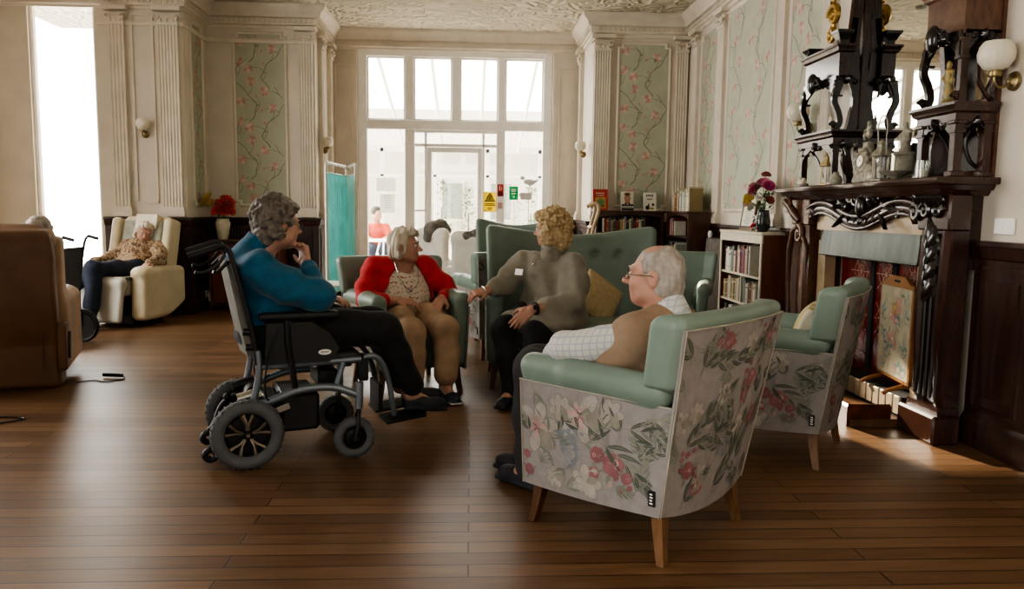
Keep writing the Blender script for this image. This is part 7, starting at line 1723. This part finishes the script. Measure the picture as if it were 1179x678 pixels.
F = Frame(W(-.066, .005, 1.002), A((-.84, .5, .03))); hk = 1.0
S = SDF(.0045); add_head(S, F, hk, 1.05, W(-.11, 0, .85), .06); S.ell(W(-.1, 0, .68), (.1, .14, .18), W.R, .05); S.ell(W(-.1, 0, .52), (.12, .15, .09), W.R, .05); S.chain([W(-.08, .17, .78), W(-.1, 0, .84), W(-.08, -.17, .78)], [.05]*3, .04)
el = {1: W(.15, .285, .735), -1: W(.15, -.285, .735)}; wr = {1: W(.36, .13, .65), -1: W(.37, -.1, .65)}
for s in (-1, 1): limb(S, [W(-.05, s*.19, .775), el[s], wr[s]], [.05, .042, .03]); add_hand(S, wr[s], W.d(.75, -s*.5, -.25), W.d(-.2, -s*.1, -1), s*-1, .4, 1.05)
kn = {1: W(.48, .09, .56), -1: W(.6, -.1, .55)}; an = {1: W(.54, .03, .11), -1: W(.66, -.1, .11)}
for s in (-1, 1): limb(S, [W(-.06, s*.1, .53), kn[s], an[s]], [.075, .055, .036]); S.cap(an[s], an[s]+W.d(.08, 0, -.06), .038, .03, .03)
S.build('body', [M['skin2'], M['lip']], t, o, lips(F, hk)); add_eyes(F, t, hk)
mh = hairmat('thin_grey_hair', '#b3aba2', '#857c73'); brows(F, t, mh)
S = SDF(.004)
S.ell(F(0, -.014, .03), (.081, .101, .0965), F.R, .02); S.ell(F(0, -.045, -.04), (.074, .068, .06), F.R, .03)
def bald(X, Y, Z):
    x, y, z = X-F.o[0], Y-F.o[1], Z-F.o[2]; a = x*F.l[0]+y*F.l[1]+z*F.l[2]; b_ = x*F.f[0]+y*F.f[1]+z*F.f[2]; c = x*F.u[0]+y*F.u[1]+z*F.u[2]
    top = (.1-c)+.9*np.maximum(0, -b_-.0)
    face = np.minimum(b_-.03-.25*(c), 9)
    face = .034-b_+.35*np.abs(c-.02)
    return np.minimum(face, top)
S.func(F.o-.15, F.o+.15, bald, .012, 's')
for s in (-1, 1): S.ell(F(s*.085, -.006, -.008), (.03, .025, .036), F.R, .008, 's')
S.rbox(F(0, -.02, -.13), (.12, .12, .045), .02, F.R, .02, 's'); S.noise = wob(230, .0016, 5); S.build('hair', mh, t, o); glasses(F, t, M['zinc'], hk)
def mtorso(S, g): torso(S, W, (-.08, 0, .53), (-.1, 0, .7), (-.12, 0, .85), (-.075, .17, .78), (-.075, -.17, .78), .185+g, .15+g, .05, (.03, 0, 0), g)
S = SDF(.006); mtorso(S, -.008)
for s in (-1, 1): S.chain([W(-.05, s*.19, .772), W(.03, s*.222, .755), W(.09, s*.26, .74), el[s], W(.33, s*.155, .665)], [.056, .061, .064, .06, .042], .05)
S.cap(W(-.145, 0, .85), W(-.125, .0, .893), .078, .066, .02); S.cap(W(-.14, 0, .86), W(-.1, 0, .96), .058, .056, .006, 's')
S.noise = wob(30, .007, 4); S.build('shirt', M['check'], t, o)
S = SDF(.006); mtorso(S, .016)
for s in (-1, 1): S.cap(W(-.08, s*.175, .77), W(-.03, s*.205, .70), .078, .085, .03)
S.cap(W(-.122, 0, .89), W(-.1, 0, 1.0), .066, .075, .01, "s"); S.noise = wob(22, .006, 8); S.build('tank_top', M['fawn'], t, o)
S = SDF(.0065)
for s in (-1, 1): S.chain([W(-.06, s*.1, .53), kn[s], (kn[s]+an[s])/2, an[s]], [.105, .09, .075, .068], .045)
S.ell(W(-.1, 0, .52), (.14, .18, .09), W.R, .05); S.noise = wob(24, .007, 3); S.build('trousers', M['charcoal'], t, o)
for s in (-1, 1):
    S = SDF(.005); shoe(S, an[s]+W.d(-.06, 0, -.098), an[s]+W.d(.19, -.01*s, -.098), .048, .075); S.build('shoe', M['dk_shoe'], t, o)

# ---------------------------------------------------------------- woman resting in the cream recliner
def leopard():
    m = bpy.data.materials.new('mottled_brown_blouse'); m.use_nodes = True; nt = m.node_tree; N = nt.nodes; L = nt.links; b = N['Principled BSDF']; b.inputs['Roughness'].default_value = .8
    tc = N.new('ShaderNodeTexCoord'); n = N.new('ShaderNodeTexNoise'); n.inputs['Scale'].default_value = 26; n.inputs['Distortion'].default_value = 1.5; L.new(tc.outputs['Object'], n.inputs['Vector'])
    r = N.new('ShaderNodeValToRGB'); e = r.color_ramp.elements; e[0].position = .42; e[1].position = .56; e[0].color = (*srgb('#5f4a38'), 1); e[1].color = (*srgb('#b39878'), 1); L.new(n.outputs['Fac'], r.inputs[0]); L.new(r.outputs[0], b.inputs['Base Color']); return m
M['leopard'] = leopard(); M['navy'] = mat('navy_trousers', '#232a3d', .85, var=.15)
W = Seat(-3.70, 8.62, -.2, -.98)
t = thing('person', 'white haired woman in a mottled brown blouse and navy trousers in the cream recliner', 'person', W(0, 0, 0)); o = t.location
F = Frame(W(-.265, .045, .95), A((.42, -.88, -.12)), W.d(-.2, .12, 1)); hk = 1.0
shL, elL, wrL = W(-.27, .235, .79), W(-.06, .36, .67), W(.13, .37, .665); shR, elR, wrR = W(-.27, -.16, .79), W(-.06, -.27, .66), W(.1, -.3, .655)
hp = {1: W(-.05, .1, .57), -1: W(-.05, -.1, .57)}; kn = {1: W(.5, .0, .61), -1: W(.48, -.15, .54)}; an = {1: W(.66, .03, .14), -1: W(.84, -.2, .3)}
S = SDF(.0065); add_head(S, F, hk, 1., W(-.27, .02, .83)); S.ell(W(-.2, 0, .7), (.09, .13, .18), W.R, .05); S.ell(W(-.08, 0, .58), (.13, .15, .1), W.R, .05); S.chain([shL, W(-.27, .02, .84), shR], [.05]*3, .04)
for a_ in ((shL, elL, wrL), (shR, elR, wrR)): limb(S, a_, [.05, .042, .03])
add_hand(S, wrL, W.d(.9, -.1, -.35), W.d(-.3, 0, -1), -1, .35, 1., .1); add_hand(S, wrR, W.d(1, 0, -.15), W.d(0, 0, -1), 1, .3)
for s in (-1, 1): limb(S, [hp[s], kn[s], an[s]], [.08, .06, .04]); S.cap(an[s]-A((0, 0, .03)), an[s]+W.d(.1, 0, -.06), .04, .03, .03)
S.build('body', [M['skin2'], M['lip']], t, o, lips(F, hk)); add_eyes(F, t, hk); brows(F, t, wh, hk)
S = SDF(.006)
for a in ((0, -.018, .042, .094, .11, .1), (0, .05, .1, .07, .05, .035)): S.ell(F(*a[:3]), a[3:], F.R, .03)
for s in (-1, 1): S.ell(F(s*.082, -.01, -.01), (.03, .055, .065), F.R, .02)
S.rbox(F(0, .115, -.05), (.072, .072, .12), .03, F.R, .015, 's'); S.noise = wob(110, .006, 3); S.build('hair', wh, t, o)
S = SDF(.008); S.ell(W(-.2, 0, .7), (.13, .18, .2), W.R, .06); S.ell(W(-.1, 0, .6), (.16, .19, .14), W.R, .06); S.chain([shL, W(-.27, 0, .86), shR], [.07]*3, .05)
S.chain([shL, elL, wrL], [.078, .068, .05], .05); S.chain([shR, elR, wrR], [.078, .068, .05], .05); S.cap(W(-.26, 0, .85), W(-.25, 0, .9), .075, .064, .02)
S.noise = wob(26, .007, 6); S.build('blouse', M['leopard'], t, o)
S = SDF(.008)
for s in (-1, 1): S.chain([hp[s], kn[s], an[s]], [.105, .088, .068], .045)
S.ell(W(-.03, 0, .57), (.16, .19, .1), W.R, .05); S.noise = wob(24, .008, 3); S.build('trousers', M['navy'], t, o)
for s in (-1, 1):
    S = SDF(.006); shoe(S, an[s]+W.d(-.06, 0, -.085), an[s]+W.d(.16, 0, -.1), .044, .06); S.build('shoe', M['black'], t, o)

# ---------------------------------------------------------------- man slumped in the brown recliner (head shows over its back)
W = Seat(-3.38, 5.73, -.3, .954)
t = thing('person', 'balding grey haired man whose head shows over the brown recliner', 'person', W(0, 0, 0)); o = t.location
F = Frame(W(-.16, -.33, 1.06), W.d(.85, -.25, .12), W.d(-.25, 0, 1)); hk = 1.0
S = SDF(.007); add_head(S, F, hk, 1., W(-.15, -.18, .88)); S.ell(W(-.1, -.1, .7), (.12, .16, .2), W.R, .06); S.ell(W(.0, -.02, .56), (.16, .17, .1), W.R, .06)
for s in (-1, 1): limb(S, [W(-.1, s*.17-.1, .82), W(.05, s*.28, .68), W(.28, s*.26, .7)], [.055, .045, .032]); add_hand(S, W(.28, s*.26, .71), W.d(1, 0, -.1), W.d(0, 0, -1), -s, .3); limb(S, [W(.0, s*.1, .56), W(.45, s*.1, .58), W(.6, s*.1, .2)], [.08, .058, .04])
S.build('body', [M['skin2'], M['lip']], t, o, lips(F, hk))
S = SDF(.006); S.ell(F(0, -.014, .03), (.081, .101, .0965), F.R, .02); S.ell(F(0, -.045, -.04), (.074, .068, .06), F.R, .03); S.rbox(F(0, .13, -.02), (.12, .1, .1), .03, F.R, .015, "s"); S.noise = wob(200, .002, 5); S.build('hair', mh, t, o)
S = SDF(.009); S.ell(W(-.1, -.1, .7), (.15, .2, .22), W.R, .06); S.ell(W(.0, -.02, .58), (.17, .2, .13), W.R, .06)
for s in (-1, 1): S.chain([W(-.1, s*.17-.1, .82), W(.05, s*.28, .68), W(.25, s*.265, .7)], [.08, .068, .05], .05)
S.build('jumper', M['charcoal'], t, o)
S = SDF(.009)
for s in (-1, 1): S.chain([W(.0, s*.1, .56), W(.45, s*.1, .58), W(.6, s*.1, .22)], [.1, .085, .065], .05)
S.build('trousers', M['navy'], t, o)

# ---------------------------------------------------------------- figure sitting in the conservatory
W = Seat(-1.74, 14.75, .15, -1)
t = thing('person', 'person in an orange top and navy trousers sitting in the conservatory', 'person', W(0, 0, 0)); o = t.location
F = Frame(W(-.02, 0, 1.17), W.d(.8, .5, -.1)); S = SDF(.009); add_head(S, F, 1., 1., W(-.08, 0, .99)); S.ell(W(-.08, 0, .8), (.1, .14, .2), W.R, .05); S.ell(W(-.04, 0, .55), (.13, .16, .1), W.R, .05)
for s in (-1, 1): limb(S, [W(-.08, s*.17, .92), W(.05, s*.25, .7), W(.26, s*.14, .72)], [.05, .045, .032]); add_hand(S, W(.26, s*.14, .72), W.d(1, -s*.3, 0), W.d(0, 0, -1), -s, .4); limb(S, [W(-.03, s*.1, .55), W(.4, s*.1, .53), W(.38, s*.1, .1)], [.08, .06, .04]); S.cap(W(.38, s*.1, .06), W(.5, s*.1, .035), .038, .03, .03)
S.build('body', M['skin'], t, o)
S = SDF(.009); S.ell(F(0, -.02, .04), (.092, .11, .1), F.R); S.rbox(F(0, .115, -.05), (.075, .07, .12), .03, F.R, .015, 's'); S.build('hair', mat('dark_hair', '#38312c', .6), t, o)
S = SDF(.009); S.ell(W(-.08, 0, .8), (.13, .17, .22), W.R, .05); S.ell(W(-.05, 0, .62), (.14, .17, .12), W.R, .05)
for s in (-1, 1): S.chain([W(-.08, s*.17, .92), W(.05, s*.25, .7), W(.2, s*.17, .72)], [.075, .065, .05], .05)
S.build('top', mat('orange_red_top', '#d6553a', .8), t, o)
S = SDF(.009)
for s in (-1, 1): S.chain([W(-.03, s*.1, .55), W(.4, s*.1, .53), W(.38, s*.1, .12)], [.1, .082, .062], .05)
S.build('trousers', M['navy'], t, o)
